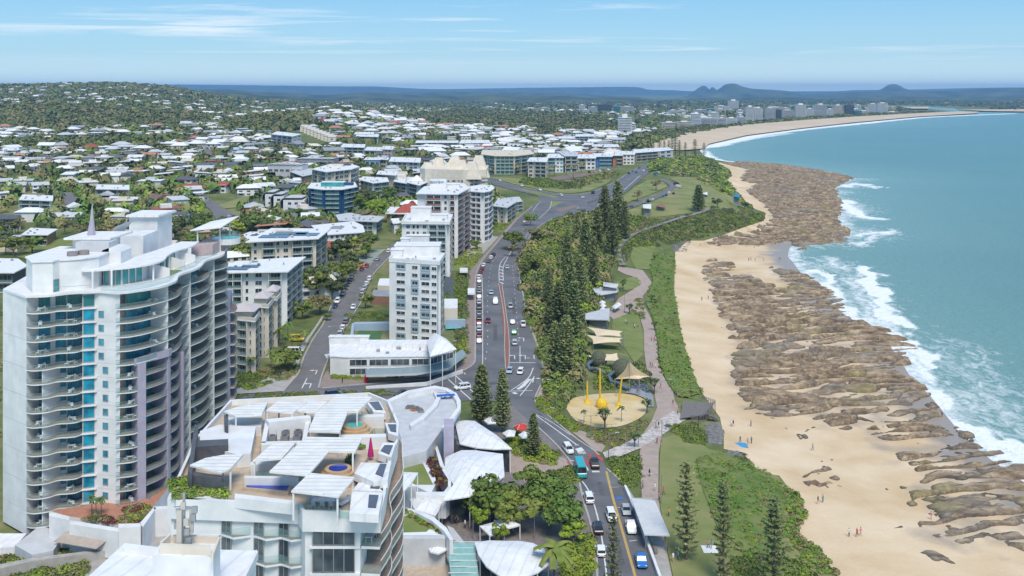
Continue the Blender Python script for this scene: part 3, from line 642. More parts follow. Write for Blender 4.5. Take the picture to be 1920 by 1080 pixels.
def building(name,label,cat,A,top,roof,fl,edges,wall=WHITE,roofm=ROOFW,glass=GLASS,frame=WHITE,slab=WHITE,deck=DECK,rail=None,group=None,
   oh=.6,para=0,rth=.4,boxes=(),bd=1.6,wh=.52,hscale=1,gmax=None):
 P0=drop(*A);zt=CZ-(top-HY)*P0.y/F
 pts=[at(px,py,zt)for px,py in roof];pts=[(x-P0.x,y-P0.y)for x,y in pts]
 z0=min(T1(x+P0.x,y+P0.y)for x,y in pts)-.6;H=zt-z0
 root=thing(name,label,cat,(P0.x,P0.y,z0),group=group);FOOT.append([(x+P0.x,y+P0.y)for x,y in pts])
 n=len(pts);cw=area(pts)<0
 E={}
 for i,s in edges.items():E[i]=segs(s)if isinstance(s,str)else s
 if cw:
  pts=pts[::-1];E={(n-2-i)%n:[(1-b,1-a,k,c,o)for a,b,k,c,o in s]for i,s in E.items()}
 ins=[(bd if any(k[2]in 'bB' for k in E.get(i,[]))else 0)for i in range(n)]
 base=inset(pts,ins)
 gz=P0.z-z0;fh=(H-gz-.3)/fl
 obj('wall',MB().prism(base,0,H-.05,wall),root)
 ro=inset(pts,[-oh]*n)if oh else pts
 rf=obj('roof',MB().prism(ro,H,H+rth,roofm),root)
 if para:
  b=MB();inn=inset(pts,[.25]*n)
  for i in range(n):
   j=(i+1)%n;b.prism([ro[i],ro[j],inn[j],inn[i]],H+rth+.003,H+rth+para,wall)
  obj('parapet',b,rf)
 for i,s in E.items():
  if i>=n:continue
  p=Vector(base[i]);q=Vector(base[(i+1)%n]);L=(q-p).length;d=(q-p)/L;rz=math.atan2(d.y,d.x)
  for a,bb,k,c,o in s:
   sl=(bb-a)*L;o0=p+d*a*L
   for f in range(fl):
    z=gz+.3+f*fh
    if f==0 and gmax==0:continue
    if k=='w':
     nw=max(1,int(c));ww=sl/nw*(float(o)if o else .62);hh=fh*wh
     me=win_mesh(ww,hh,glass,frame,2 if ww>1.2 else 1)
     for j in range(nw):
      c0=o0+d*sl*(j+.5)/nw;obj('window',me,root,(c0.x,c0.y,z+fh*.28),rz)
    elif k=='g':
     nw=max(1,int(c));ww=sl/nw*.94;me=win_mesh(ww,fh*.66,glass,frame,3)
     for j in range(nw):
      c0=o0+d*sl*(j+.5)/nw;obj('window',me,root,(c0.x,c0.y,z+fh*.12),rz)
    elif k in 'bB':
     nb=max(1,int(c));ww=sl/nb*.72;me=win_mesh(ww,fh*.72,glass,frame,3)
     for j in range(nb):
      c0=o0+d*sl*(j+.5)/nb;obj('window',me,root,(c0.x,c0.y,z+.05),rz)
     dd=bd+(.25 if 'p' in o else 0)
     bo=obj('balcony',balc_mesh(sl,dd,slab,deck),root,(o0.x,o0.y,z),rz)
     obj('balustrade',rail_mesh(sl,dd,slab if k=='B' else(rail or BGL),k=='B',.75 if k=='B' else 1.0),bo)
   if k in 'bB':
    nb=max(1,int(c))
    for j in range(nb+1):
     c0=o0+d*sl*j/nb;me=cached(('fin',r2(H),bd,wall.name),lambda:MB().box(-.1,-bd+.06,gz,.1,0.04,H-.02,wall))
     obj('fin_wall',me,root,(c0.x,c0.y,0),rz)
 if abs(area(pts))>120:
  for _ in range(5 if abs(area(pts))<400 else 9):
   a,c=R.choice(pts),R.choice(pts);u=R.uniform(.25,.75);cx=sum(p[0]for p in pts)/n;cy=sum(p[1]for p in pts)/n;x=(a[0]*u+c[0]*(1-u))*.7+cx*.3;y=(a[1]*u+c[1]*(1-u))*.7+cy*.3
   k=R.random();obj('roof_vent',cached(('rv',int(k*3)),lambda:MB().box(-.5,-.4,0,.5,.4,.5+k*.5,METAL)if k<.66 else MB().tube([(0,0,0),(0,0,.8)],.25,METAL,8)),rf,(x,y,H+rth+.002))
 for bx in boxes:
  (px,py),w,dd,h=bx[:4];m=bx[4]if len(bx)>4 else wall;x,y=at(px,py,zt+rth);x-=P0.x;y-=P0.y
  b=MB().box(x-w/2,y-dd/2,H+rth+.004,x+w/2,y+dd/2,H+rth+h,m)
  if h>1.8:b.box(x-w/2-.2,y-dd/2-.2,H+rth+h,x+w/2+.2,y+dd/2+.2,H+rth+h+.15,roofm)
  obj('solar_panel' if m is SOLAR else('plant_room' if h>1.8 else 'roof_hatch'),b,rf)
 root['_z']=H;del root['_z']
 return root,H,P0,z0,pts
building('apartment_tower','slim white tower with small windows and a pale blue side strip above the shop block','apartment tower',(730,637),491,
 [(730,491),(824,497),(834,481),(741,476)],10,{0:'0.13,0.36 w 1 .75;0.46,0.62 w 1 .7;.66,.86 w 1 .8;.88,1 w 1 .8',1:'.25,.75 b 1'},para=.9,oh=.15,wh=.42,bd=.8,
 boxes=[((784,476),15.5,9,3.4),((745,480),4,5,2.4),((784,465),8,4,4.6),((760,470),3,3,4.4)])
t_=[o for o in COL if o.name.startswith('apartment_tower')][0]
PBL=mat('pale_blue_band',(.30,.42,.50),.7,var=.1)
for k,w_ in enumerate([o for o in t_.children if o.name.startswith('window')]):
 if(k*7+k//10)%5 in(0,3)and k<30 and w_.rotation_euler[2]<.5:
  b=MB();a,c=1.75 if k<10 or k>=20 else 1.35,1.9
  for x0,x1,z0,z1 in((-a,a,-.5,-.12),(-a,a,1.3,1.65),(-a,-a+.3,-.12,1.3),(a-.3,a,-.12,1.3)):b.box(x0,-.22,z0,x1,.02,z1,PBL)
  obj('window_surround',b,w_)
building('apartment_tower','white flat-roofed block with a tall lift box, directly behind the slim white tower','apartment tower',(753,528),420,
 [(753,420),(843,421),(849,406),(762,404)],9,{0:'.08,.2 w 1;.22,.4 w 2 .5;.45,.56 w 1;.6,.98 b 2',1:'.1,.9 b 2'},para=.8,oh=.15,wh=.5,bd=1.2,boxes=[((790,412),8.5,6,5.5),((820,411),9,6,2.2)])
sv=building('apartment_tower','tall white tower with zigzag balconies and a SEAVIEW rooftop sign','apartment tower',(782,484),364,
 [(782,364),(843,365),(858,365),(879,354),(868,345),(797,351)],11,{0:'.29,.74 b 2;.8,.92 w 1',1:'0,1 b 1',2:'0,1 b 2'},para=.0,oh=.5,bd=1.7,rail=BRICKR,boxes=[((845,352),9,7,2.0)])
building('apartment_tower','round-ended tower with white wavy balcony bands right of the zigzag balcony tower','apartment tower',(878,453),359,
 [(877,359),(906,361),(917,359),(924,354),(921,349),(900,348),(874,353)],9,{0:'0,1 B 3',1:'0,1 B 1 p',2:'0,1 B 1 p',3:'0,1 B 1'},oh=.9,bd=1.6,boxes=[((905,353),5,4,1.2)])
building('apartment_block','beige four storey flats with white balconies beside the curving main road','apartment block',(950,422),390,[(950,390),(967,379),(936,373),(926,387)],4,{0:'0,1 b 2',3:'0.1,.5 b 1;.6,.9 w 1'},wall=BEIGE,roofm=LGREY)
building('apartment_block','beige flats with a dark flat roof behind the beige four storey flats','apartment block',(965,402),381,[(950,382),(978,378),(972,370),(945,372)],3,{0:'0,1 b 3'},wall=BEIGE,roofm=LGREY)
# sign on the Seaview tower
def text_mesh(s,size,m,ext=.06):
 cu=bpy.data.curves.new('lettering','FONT');cu.body=s;cu.size=size;cu.extrude=ext;cu.align_x='CENTER'
 o=bpy.data.objects.new('lettering',cu);COL.link(o);dg=bpy.context.evaluated_depsgraph_get();me=bpy.data.meshes.new_from_object(o.evaluated_get(dg));bpy.data.objects.remove(o)
 me.materials.clear();me.materials.append(m);return me
def stand_text(root,s,size,m,loc,rz=0):
 o=obj('lettering',text_mesh(s,size,m),root,loc);o.rotation_euler=(rad(90),0,rz);return o
root,H,P0,z0,pts=sv
x,y=at(822,356,z0+H);x-=P0.x;y-=P0.y
sb=obj('sign_wall',MB().box(x-4,y-2,H+.41,x+4,y+2,H+5.2,WHITE),root)
stand_text(sb,'SEAVIEW',1.75,mat('navy_lettering',(.05,.12,.25),.6),(x-.6,y-2.1,H+3.3))
# blue and teal building and its neighbours
building('apartment_block','navy, turquoise and white six storey flats with teal glass balconies','apartment block',(605,407),355,[(578,353),(605,356),(641,356),(668,351),(664,343),(586,344)],6,
 {0:'0,.25 -;.3,1 b 1',1:'0,.0 -;.1,.95 b 2',2:'0.1,1 b 2'},wall=BLUE_T,glass=TEALG,oh=.7,boxes=[((625,349),14,7,2.6,TEALG),((650,347),8,5,1.5)])
building('apartment_block','cream and mauve six storey flats directly behind the navy and turquoise flats','apartment block',(612,384),323,[(587,318),(612,323),(658,318),(672,313),(655,308),(615,310)],7,
 {0:'0,.4 b 1;.5,1 b 1',1:'0,.2 w 1;.28,.48 b 1;.52,.75 w 1 .8;.78,1 w 1 .8',2:'0,1 b 1'},wall=CREAM,oh=.8,boxes=[((630,312),10,5,1.6),((650,310),6,4,1.0,SOLAR)])
building('apartment_block','brown brick flats with white window sills left of the cream and mauve flats','apartment block',(568,352),331,[(546,323),(568,331),(588,327),(586,317),(560,314)],3,{0:'0,1 b 3',1:'0,1 w 3'},wall=BRICKR,roofm=LGREY)
for k,(x0,x1,yb,yt,n_,lab)in enumerate([(502,570,336,309,6,'low flats under a row of five stepped white skillion roofs, nearest the street'),(558,628,318,298,6,'long dark flats under stepped white skillion roofs, farther back than its twin')]):
 A=(x0,yb);P0=drop(*A);zt=CZ-(yt-HY)*P0.y/F;root=thing('apartment_block',lab,'apartment block',P0)
 w=(x1-x0)/F*P0.y;Hh=zt-P0.z;D=16
 obj('wall',MB().prism([(0,0),(w,-8),(w+2,D-8),(2,D)],-1,Hh,LGREY if k==0 else MGREY),root)
 for j in range(n_):
  a=w*j/n_;c=w*(j+1)/n_;ya=-8*j/n_;yc=-8*(j+1)/n_
  obj('roof',MB().prism([(a+.2,ya-.8),(c-.1,yc-.8),(c+2,yc+D),(a+2.3,ya+D)],[Hh+.1,Hh+.7,Hh+.7,Hh+.1],[Hh+.4,Hh+1.,Hh+1.,Hh+.4],ROOFW),root)
  for f in range(2):obj('window',win_mesh(w/n_*.7,1.9,GLASS,WHITE,3),root,((a+c)/2,(ya+yc)/2-.02,f*Hh/2+.6),math.atan2(-8,w))
for k,(x0,yb,lab)in enumerate([(497,396,'leftmost'),(513,400,'middle'),(531,407,'rightmost and nearest')]):
 P0=drop(x0,yb);s_=F/P0.y;w=19/s_ if k<2 else 40/s_;Hh=32/s_
 root=thing('townhouse','white townhouse with curved dark grey roof band, %s of the three'%lab,'townhouse',P0,group='white townhouses with curved roofs')
 obj('wall',MB().prism([(0,0),(w,0),(w-1,16),(-1,16)],-1,Hh,WHITE),root)
 b=MB();R_=3.2
 for j in range(8):
  a0=math.pi/2+j*math.pi/16;a1=a0+math.pi/16
  P_=lambda a,r:(-.0+1.5+r*math.cos(a),Hh-R_+1.2+r*math.sin(a))
  (xa,za),(xb,zb)=P_(a0,R_),P_(a1,R_);(xc,zc),(xd,zd)=P_(a1,R_+.35),P_(a0,R_+.35)
  b.add([(xa,-.5,za),(xb,-.5,zb),(xc,-.5,zc),(xd,-.5,zd),(xa,16,za),(xb,16,zb),(xc,16,zc),(xd,16,zd)],[(0,1,2,3),(7,6,5,4),(3,2,6,7),(1,0,4,5),(0,3,7,4),(2,1,5,6)],MGREY)
 b.box(-2.05,-.5,-.9,-1.7,16,Hh-R_+1.2,MGREY);b.box(1.5,-.5,Hh+1.2,w*.9,16,Hh+1.5,LGREY)
 obj('roof',b,root)
 for f in range(3):
  for j in range(1 if k<2 else 3):obj('window',win_mesh(1.8,1.2,GLASS,MGREY),root,(w*(.3+.5*j/1.6)if k==2 else w*.5,-.02,1.2+f*Hh/3.2))
building('apartment_block','cream five storey flats with three metal rings on the end wall and dark solar roof','apartment block',(592,529),448,[(592,448),(614,431),(513,430),(469,454)],6,
 {0:'0,1 b 2',3:'.03,.1 w 1;.17,.38 b 1;.4,.47 w 1 .5;.5,.62 w 1;.66,1 b 2'},wall=CREAM,oh=1.4,glass=GLASS,rail=BGL,boxes=[((515,444),12,8,.25,SOLAR),((545,438),14,9,.25,SOLAR),((575,440),10,8,.25,SOLAR),((530,434),8,4,.6)])
l2=building('apartment_block','white six storey flats with slanted roof and raking glass balconies facing the side street','apartment block',(537,614),510,[(537,510),(568,484),(486,489),(422,497),(422,512)],7,
 {0:'0,1 b 3 p',4:'0,.3 b 2;.35,.42 w 1;.5,.68 w 1;.78,1 b 1'},wall=WHITE,oh=.9,bd=2.0,boxes=[((445,504),8,6,.3,SOLAR),((470,500),6,5,.3,SOLAR),((455,494),6,5,.5)])
for k,(a,tp,rf,lab,f_)in enumerate([((478,704),604,[(432,599),(478,604),(487,590),(436,587)],'front',6),((503,672),577,[(476,576),(503,578),(512,566),(482,565)],'middle',6),((519,652),563,[(500,562),(519,564),(527,554),(505,553)],'rear',6)]):
 root,H,P0,z0,pts=building('apartment_block','cream stepped holiday flats with arched balconies and tent-like rooftop canopy, %s block of three'%lab,'apartment block',a,tp,rf,f_,
  {0:'0,.3 b 1;.38,.85 b 1;.88,1 w 1 .5',1:'0,1 b 1'},wall=BEIGE,slab=CREAM,bd=1.2,oh=.2,para=.8,rail=BGL,group='stepped cream flats beside the lilac tower')
 xs=[p[0]for p in pts];ys=[p[1]for p in pts];cx=(min(xs)+max(xs))/2;cy=(min(ys)+max(ys))/2;w=(max(xs)-min(xs))*.46;d_=(max(ys)-min(ys))*.42
 b=MB().add([(cx-w,cy-d_,H+2.8),(cx+w,cy-d_,H+2.8),(cx+w,cy+d_,H+2.8),(cx-w,cy+d_,H+2.8),(cx,cy,H+4.4)],[(0,1,4),(1,2,4),(2,3,4),(3,0,4),(3,2,1,0)],mat('mauve_grey_canopy',(.52,.47,.46),.8,var=.1))
 b.box(cx-w*.7,cy-d_*.7,H+.42,cx+w*.7,cy+d_*.7,H+2.8,BEIGE);obj('rooftop_canopy',b,root)
building('apartment_block','long low white flats with big pale roof behind the palm garden','apartment block',(680,467),436,[(606,441),(680,436),(676,424),(660,417),(588,424)],3,{0:'.02,.95 w 7 .5'},oh=1.2,wall=WHITE,boxes=[((632,427),6,10,.3,MGREY)])
building('apartment_block','white flats with curved grey roof and corner balconies uphill of the long low white flats','apartment block',(705,441),416,[(640,414),(705,416),(716,408),(655,401),(634,404)],3,{0:'.5,1 b 3',1:'0,1 b 1'},oh=1.5,roofm=LGREY)
building('house','grey roofed bungalow row half hidden between trees left of the long low white flats','house',(500,462),446,[(420,455),(500,448),(530,436),(470,436)],1,{0:'0,1 w 5'},roofm=ROOFW,boxes=[((490,441),10,5,.2,SOLAR)])
building('house','pale blue walled house with white roof right behind the tall wavy tower','house',(470,482),463,[(424,462),(470,466),(475,457),(440,454)],2,{0:'0,1 w 4'},wall=mat('pale_blue_wall',(.35,.45,.58),.8,var=.1))
# big cream building with sawtooth peaks
P0=drop(860,371);s_=F/P0.y;root=thing('apartment_block','huge cream apartment building with a skyline of triangular peaks','apartment block',P0)
X=lambda px:(px-860)/s_;Zr=lambda py:CZ-(py-HY)/s_-P0.z
obj('wall',MB().prism([(X(784),14),(X(798),-4),(X(870),-12),(X(912),-2),(X(915),20),(X(790),26)],-1,[Zr(318),Zr(316),Zr(316),Zr(318),Zr(314),Zr(310)],CREAM),root)
for k,(a,c,pk,yy,dp)in enumerate([(786,812,308,14,14),(800,836,299,16,12),(826,872,295,10,14),(838,886,301,0,12),(862,904,303,-4,14),(872,918,294,10,14)]):
 zt=Zr(pk);xa=X(a);xc=X(c);xm=xa*.45+xc*.55
 b=MB().add([(xa,yy-dp/2,Zr(334)),(xc,yy-dp/2,Zr(334)),(xm+2.6,yy-dp/2+3,zt),(xm-2.6,yy-dp/2+3,zt),(xa,yy+dp/2,Zr(334)),(xc,yy+dp/2,Zr(334)),(xm+2.6,yy+dp/2,zt),(xm-2.6,yy+dp/2,zt)],
  [(0,1,2,3),(7,6,5,4),(3,2,6,7),(1,5,6,2),(0,3,7,4)],CREAM)
 obj('peaked_wall',b,root)
for f in range(5):
 for px in(843,853,862,868,885,893):obj('window',win_mesh(2.2 if px in(853,885,893)else 1.2,1.1,GLASS,CREAM),root,(X(px),-12+(X(px)-X(870))*(.14 if px<870 else .62)-.05,Zr(338+f*7.4)),math.atan2(-8,X(870)-X(798))if px<870 else math.atan2(10,X(912)-X(870)))
 bo=obj('balcony',balc_mesh(6.5,2,CREAM,DECK),root,(X(897),-6.5,Zr(330+f*7.4)),math.atan2(10,X(912)-X(870)));obj('balustrade',rail_mesh(6.5,2,CREAM,True,.8),bo)
# row of seafront flats on the headland
G='seafront flats along the headland crest'
rowb=[((1000,326),292,[(903,290),(928,293),(965,293),(1000,289),(993,282),(906,282)],5,{0:'0,1 b 2',1:'0,1 b 4',2:'0,1 b 3'},CREAM,TEALG,'long curved five storey flats with cream roof and green glass balconies',mat('cream_roof',(.66,.58,.45),.8,var=.1)),
 ((990,333),303,[(990,303),(1024,304),(1027,296),(995,296)],4,{0:'0,.3 w 1;.4,1 b 2'},BEIGE,GLASS,'cream four storey flats with rounded white balconies right of the long curved flats',ROOFW),
 ((1026,324),296,[(1026,296),(1056,296),(1058,289),(1030,289)],4,{0:'0,.5 b 1;.55,1 w 2'},WHITE,TEAL,'white flats with pale blue balcony glass behind tall palms',ROOFW),
 ((1060,322),292,[(1060,293),(1082,293),(1082,286),(1046,284)],4,{0:'0,1 b 2'},WHITE,GLASS,'white flats with dark glass and flat overhanging top floor',LGREY),
 ((1084,319),297,[(1084,297),(1116,297),(1118,290),(1086,290)],3,{0:'0,.45 b 1;.5,1 w 2'},WHITE,GLASS,'white flats with black frames and a slanted black stair wall',ROOFW),
 ((1118,315),294,[(1118,294),(1147,294),(1149,288),(1112,288)],3,{0:'0,.2 -;.2,1 b 3'},mat('royal_blue_wall',(.08,.18,.45),.7,var=.1),TEAL,'bright blue and white flats with glass balconies at the headland',ROOFW),
 ((1149,313),292,[(1149,292),(1166,292),(1168,286),(1150,286)],3,{0:'0,.4 -;.4,1 b 1'},mat('orange_panel_wall',(.42,.20,.10),.7,var=.1),GLASS,'flats with an orange brown panel wall at the headland',ROOFW),
 ((1168,309),290,[(1168,290),(1189,290),(1191,284),(1160,284)],3,{0:'0,1 w 3'},WHITE,GLASS,'white blue-trimmed flats at the right end of the blue row',ROOFW),
 ((1192,304),287,[(1192,287),(1232,284),(1228,279),(1188,281)],3,{0:'0,1 b 4'},mat('tan_wall',(.50,.33,.20),.8,var=.1),GLASS,'tan brick flats with white balconies under a wide white roof',ROOFW),
 ((1234,298),284,[(1234,284),(1262,281),(1252,277),(1206,279)],2,{0:'.1,.9 w 2'},LGREY,GLASS,'low pale grey flats nearest the norfolk pines of the bay',ROOFW),
 # town behind
 ((1048,272),260,[(1048,260),(1078,260),(1078,256),(1050,256)],4,{0:'0,1 b 4'},WHITE,GLASS,'white flats left of the brown brick block beyond the headland row',ROOFW),
 ((1078,272),256,[(1078,256),(1112,256),(1114,252),(1082,252)],4,{0:'0,1 b 4'},WHITE,GLASS,'large white four storey flats uphill of the brown brick block',ROOFW),
 ((1095,287),272,[(1095,272),(1110,272),(1112,268),(1097,268)],3,{0:'0,1 w 2'},BRICKR,GLASS,'brown brick block with plain wall beyond the headland row',ROOFW),
 ((1111,289),275,[(1111,275),(1128,275),(1129,271),(1112,271)],3,{0:'0,1 b 2'},BRICKR,GLASS,'brown brick flats with dark balconies beside the plain brown block',ROOFW),
 ((1132,288),276,[(1132,276),(1160,276),(1158,271),(1134,271)],3,{0:'0,1 b 3'},WHITE,GLASS,'white stepped flats near the north beach',ROOFW),
 ((1150,275),262,[(1150,262),(1172,262),(1172,258),(1150,258)],3,{0:'0,1 w 3'},LGREY,GLASS,'grey walled flats beside the scrub at the north beach',LGREY)]
for a,tp,rf,f_,e,wl_,gl,lab,rm in rowb:
 building('apartment_block',lab,'apartment block',a,tp,rf,f_,e,wall=wl_,glass=gl,roofm=rm,oh=.8,bd=1.5)
midb=[((727,371),340,[(676,338),(700,344),(727,341),(724,334),(682,332)],4,{0:'0,1 w 3',1:'0,1 b 2'},CREAM,TEALG,'cream and pale green flats with glazed balconies beside big green trees'),
 ((741,362),328,[(708,327),(741,329),(745,323),(712,321)],5,{0:'0,.5 b 1;.6,1 -'},BEIGE,GLASS,'narrow cream flats with stepped top behind the pale green flats'),
 ((764,371),344,[(740,341),(764,345),(766,336),(744,334)],4,{0:'0,.5 b 1;.5,1 b 1'},WHITE,GLASS,'white flats with rounded balconies left of the white pyramid roof'),
 ((786,378),347,[(765,343),(786,348),(800,342),(790,334),(768,334)],4,{0:'0,1 b 1',1:'0,1 b 1'},WHITE,GLASS,'white flats under a small white pyramid roof beside the huge cream building'),
 ((740,324),303,[(731,303),(786,305),(788,297),(735,295)],3,{0:'.1,.6 b 3;.65,.95 w 2'},WHITE,GLASS,'white modern flats with black windows below a red edged roof'),
 ((684,298),282,[(684,282),(716,283),(722,277),(690,276)],2,{0:'0,.6 b 2'},WHITE,GLASS,'white flats beside the pink gabled house'),
 ((716,300),280,[(716,280),(735,281),(738,275),(720,274)],3,{0:'.3,.9 w 2'},mat('pink_beige_wall',(.60,.47,.42),.8,var=.1),GLASS,'pink beige gabled flats right of the white flats'),
 ((655,292),276,[(640,276),(682,277),(684,271),(645,270)],3,{0:'0,1 b 4'},LGREY,GLASS,'pale grey flats with a row of balconies on the hillside'),
 ((684,316),299,[(684,300),(712,300),(714,296),(688,296)],1,{0:'0,1 w 3'},mat('sky_blue_wall',(.20,.38,.55),.8,var=.1),GLASS,'sky blue weatherboard house on the hillside'),
 ((712,318),300,[(712,299),(726,300),(728,296),(714,296)],2,{0:'0,1 w 1'},BEIGE,GLASS,'beige house with pale green roof beside the sky blue house'),
 ((510,270),252,[(510,252),(548,256),(564,252),(520,247)],3,{0:'0,1 b 4',1:'0,1 w 2'},WHITE,GLASS,'white flats beside the straight suburban street'),
 ((665,260),252,[(665,252),(700,252),(700,248),(668,248)],2,{0:'0,1 b 3'},WHITE,GLASS,'white house with a dark balcony on the central hillside'),
 ((700,268),256,[(668,256),(708,257),(710,252),(670,252)],2,{0:'0,1 b 4'},LGREY,GLASS,'grey and white flats below the white hillside house'),
 ((780,277),268,[(780,268),(820,268),(820,264),(782,264)],2,{0:'0,1 b 4'},LGREY,GLASS,'pair of long grey townhouses, left one'),
 ((822,277),268,[(822,268),(858,268),(858,264),(824,264)],2,{0:'0,1 b 4'},LGREY,GLASS,'pair of long grey townhouses, right one'),
 ((862,280),269,[(862,269),(918,268),(916,263),(866,263)],2,{0:'0,1 w 5'},WHITE,GLASS,'white townhouses with a long white roof left of the forest'),
 ((38,396),372,[(38,375),(96,377),(97,368),(45,366)],3,{0:'0,1 b 3'},WHITE,GLASS,'white three storey house with stacked flat roofs at the far left'),
 ((182,373),353,[(182,355),(240,356),(240,348),(185,347)],2,{0:'0,.9 b 4'},BEIGE,GLASS,'raised house with a long white roof, brown walls and outdoor stairs'),
 ((0,432),411,[(-20,412),(39,411),(36,404),(-20,404)],2,{0:'0,1 b 3'},BEIGE,GLASS,'two storey beige flats with dark roof at the left edge'),
 ((47,457),437,[(43,441),(88,441),(105,431),(60,429)],2,{0:'0,.4 w 1;.4,1 b 2'},mat('orange_brick',(.45,.25,.14),.85,var=.2,scale=2),GLASS,'orange brick house with a white roof and veranda above the grass verge'),
 ((-30,545),508,[(-40,512),(24,512),(48,500),(30,487),(-40,486)],2,{0:'0,1 b 2'},DGREY,GLASS,'dark walled modern house with white skillion roof left of the tall tower'),
 ((725,418),400,[(725,401),(783,402),(784,390),(733,389)],2,{0:'.1,.4 w 1;.45,1 b 2'},mat('mustard_wall',(.50,.32,.15),.8,var=.1),GLASS,'mustard coloured motel with white roof edge behind the twin white towers')]
for a,tp,rf,f_,e,wl_,gl,lab in midb:
 r_=building('apartment_block' if f_>2 else 'house',lab,'apartment block' if f_>2 else 'house',a,tp,rf,f_,e,wall=wl_,glass=gl,oh=.9,bd=1.5,roofm=DGREY if 'dark roof' in lab else ROOFW)
 if 'mustard' in lab:
  root,H,P0,z0,pts=r_
  for(pa,pb,ya,yb,tpz)in((738,783,399,391,4),(757,784,389,382,3)):
   xa,ya_=at(pa,ya,z0+H+.5);xb,yb_=at(pb,yb,z0+H+.5);xa-=P0.x;xb-=P0.x;ya_-=P0.y;yb_-=P0.y;zz=H+.45;ym=(ya_+yb_)/2
   obj('tiled_roof',MB().add([(xa,ya_,zz),(xb,ya_,zz),(xb,yb_,zz),(xa,yb_,zz),(xa+5,ym,zz+tpz),(xb-3,ym,zz+tpz)],[(0,1,5,4),(1,2,5),(2,3,4,5),(3,0,4),(3,2,1,0)],TILER),root)
 if 'pyramid' in lab and 'under' in lab:
  root,H,P0,z0,pts=r_;cx=sum(p[0]for p in pts)/len(pts);cy=sum(p[1]for p in pts)/len(pts)
  obj('pyramid_roof',MB().add([(cx-5,cy-5,H+.5),(cx+5,cy-5,H+.5),(cx+5,cy+5,H+.5),(cx-5,cy+5,H+.5),(cx,cy,H+4.5)],[(0,1,4),(1,2,4),(2,3,4),(3,0,4),(3,2,1,0)],ROOFW),root)
# terraced row climbing the hill
for k in range(9):
 px=622-k*6.6;py=269-k*2.7;P0=drop(px,py);root=thing('terrace_house','cream terrace house stepping up the hillside row, %s'%['lowest one','second from the bottom','third from the bottom','fourth from the bottom','middle one','fourth from the top','third from the top','second from the top','highest one'][k],'terrace house',P0,group='cream terrace houses stepping up the hill')
 obj('wall',MB().box(-5,0,-2,5,12,8,CREAM),root);obj('roof',MB().prism([(-5.3,-.5),(5.3,-.5),(5.3,12.5),(-5.3,12.5)],[8,8,10,10],[8.3,8.3,10.3,10.3],BEIGE),root)
 for f in range(2):obj('window',win_mesh(2.5,1.6,GLASS,CREAM),root,(0,-.02,1.5+f*3.2))
# ---- far skyline of the river mouth town
def fartower(px0,px1,top,base,col=WHITE,lab='',fl=None,depth=18,glass=GLASS,crown=0):
 P0=drop((px0+px1)/2,base);s_=F/P0.y;w=(px1-px0)/s_;H=(base-top)/s_;fl=fl or max(3,int(H/3.1))
 root=thing('high_rise' if H>25 else 'apartment_block',lab,'high-rise' if H>25 else 'apartment block',(P0.x,P0.y,P0.z-1),group='pale mid-rise blocks of the far river town' if lab.startswith('pale mid')else None)
 obj('wall',MB().box(-w/2,0,0,w/2,depth,H+1,col),root)
 me=MB();fh=H/fl
 me.box(-w/2+.6,-.25,0,w/2-.6,.1,fh*.34,glass);me=me.mesh('window_band')
 sl=MB().box(-w/2-.3,-.6,0,w/2+.3,0,.5,col).mesh('balcony')
 for f in range(fl):
  obj('window_band',me,root,(0,0,1+f*fh+fh*.35));obj('balcony',sl,root,(0,0,1+f*fh))
 b=MB().box(-w/2-.5,-1,H+1.0,w/2+.5,depth+.5,H+1.5,ROOFW if col is not DGREY else MGREY);b.box(-w*.2,4,H+1.5,w*.2,depth-4,H+4+crown,col);obj('roof',b,root)
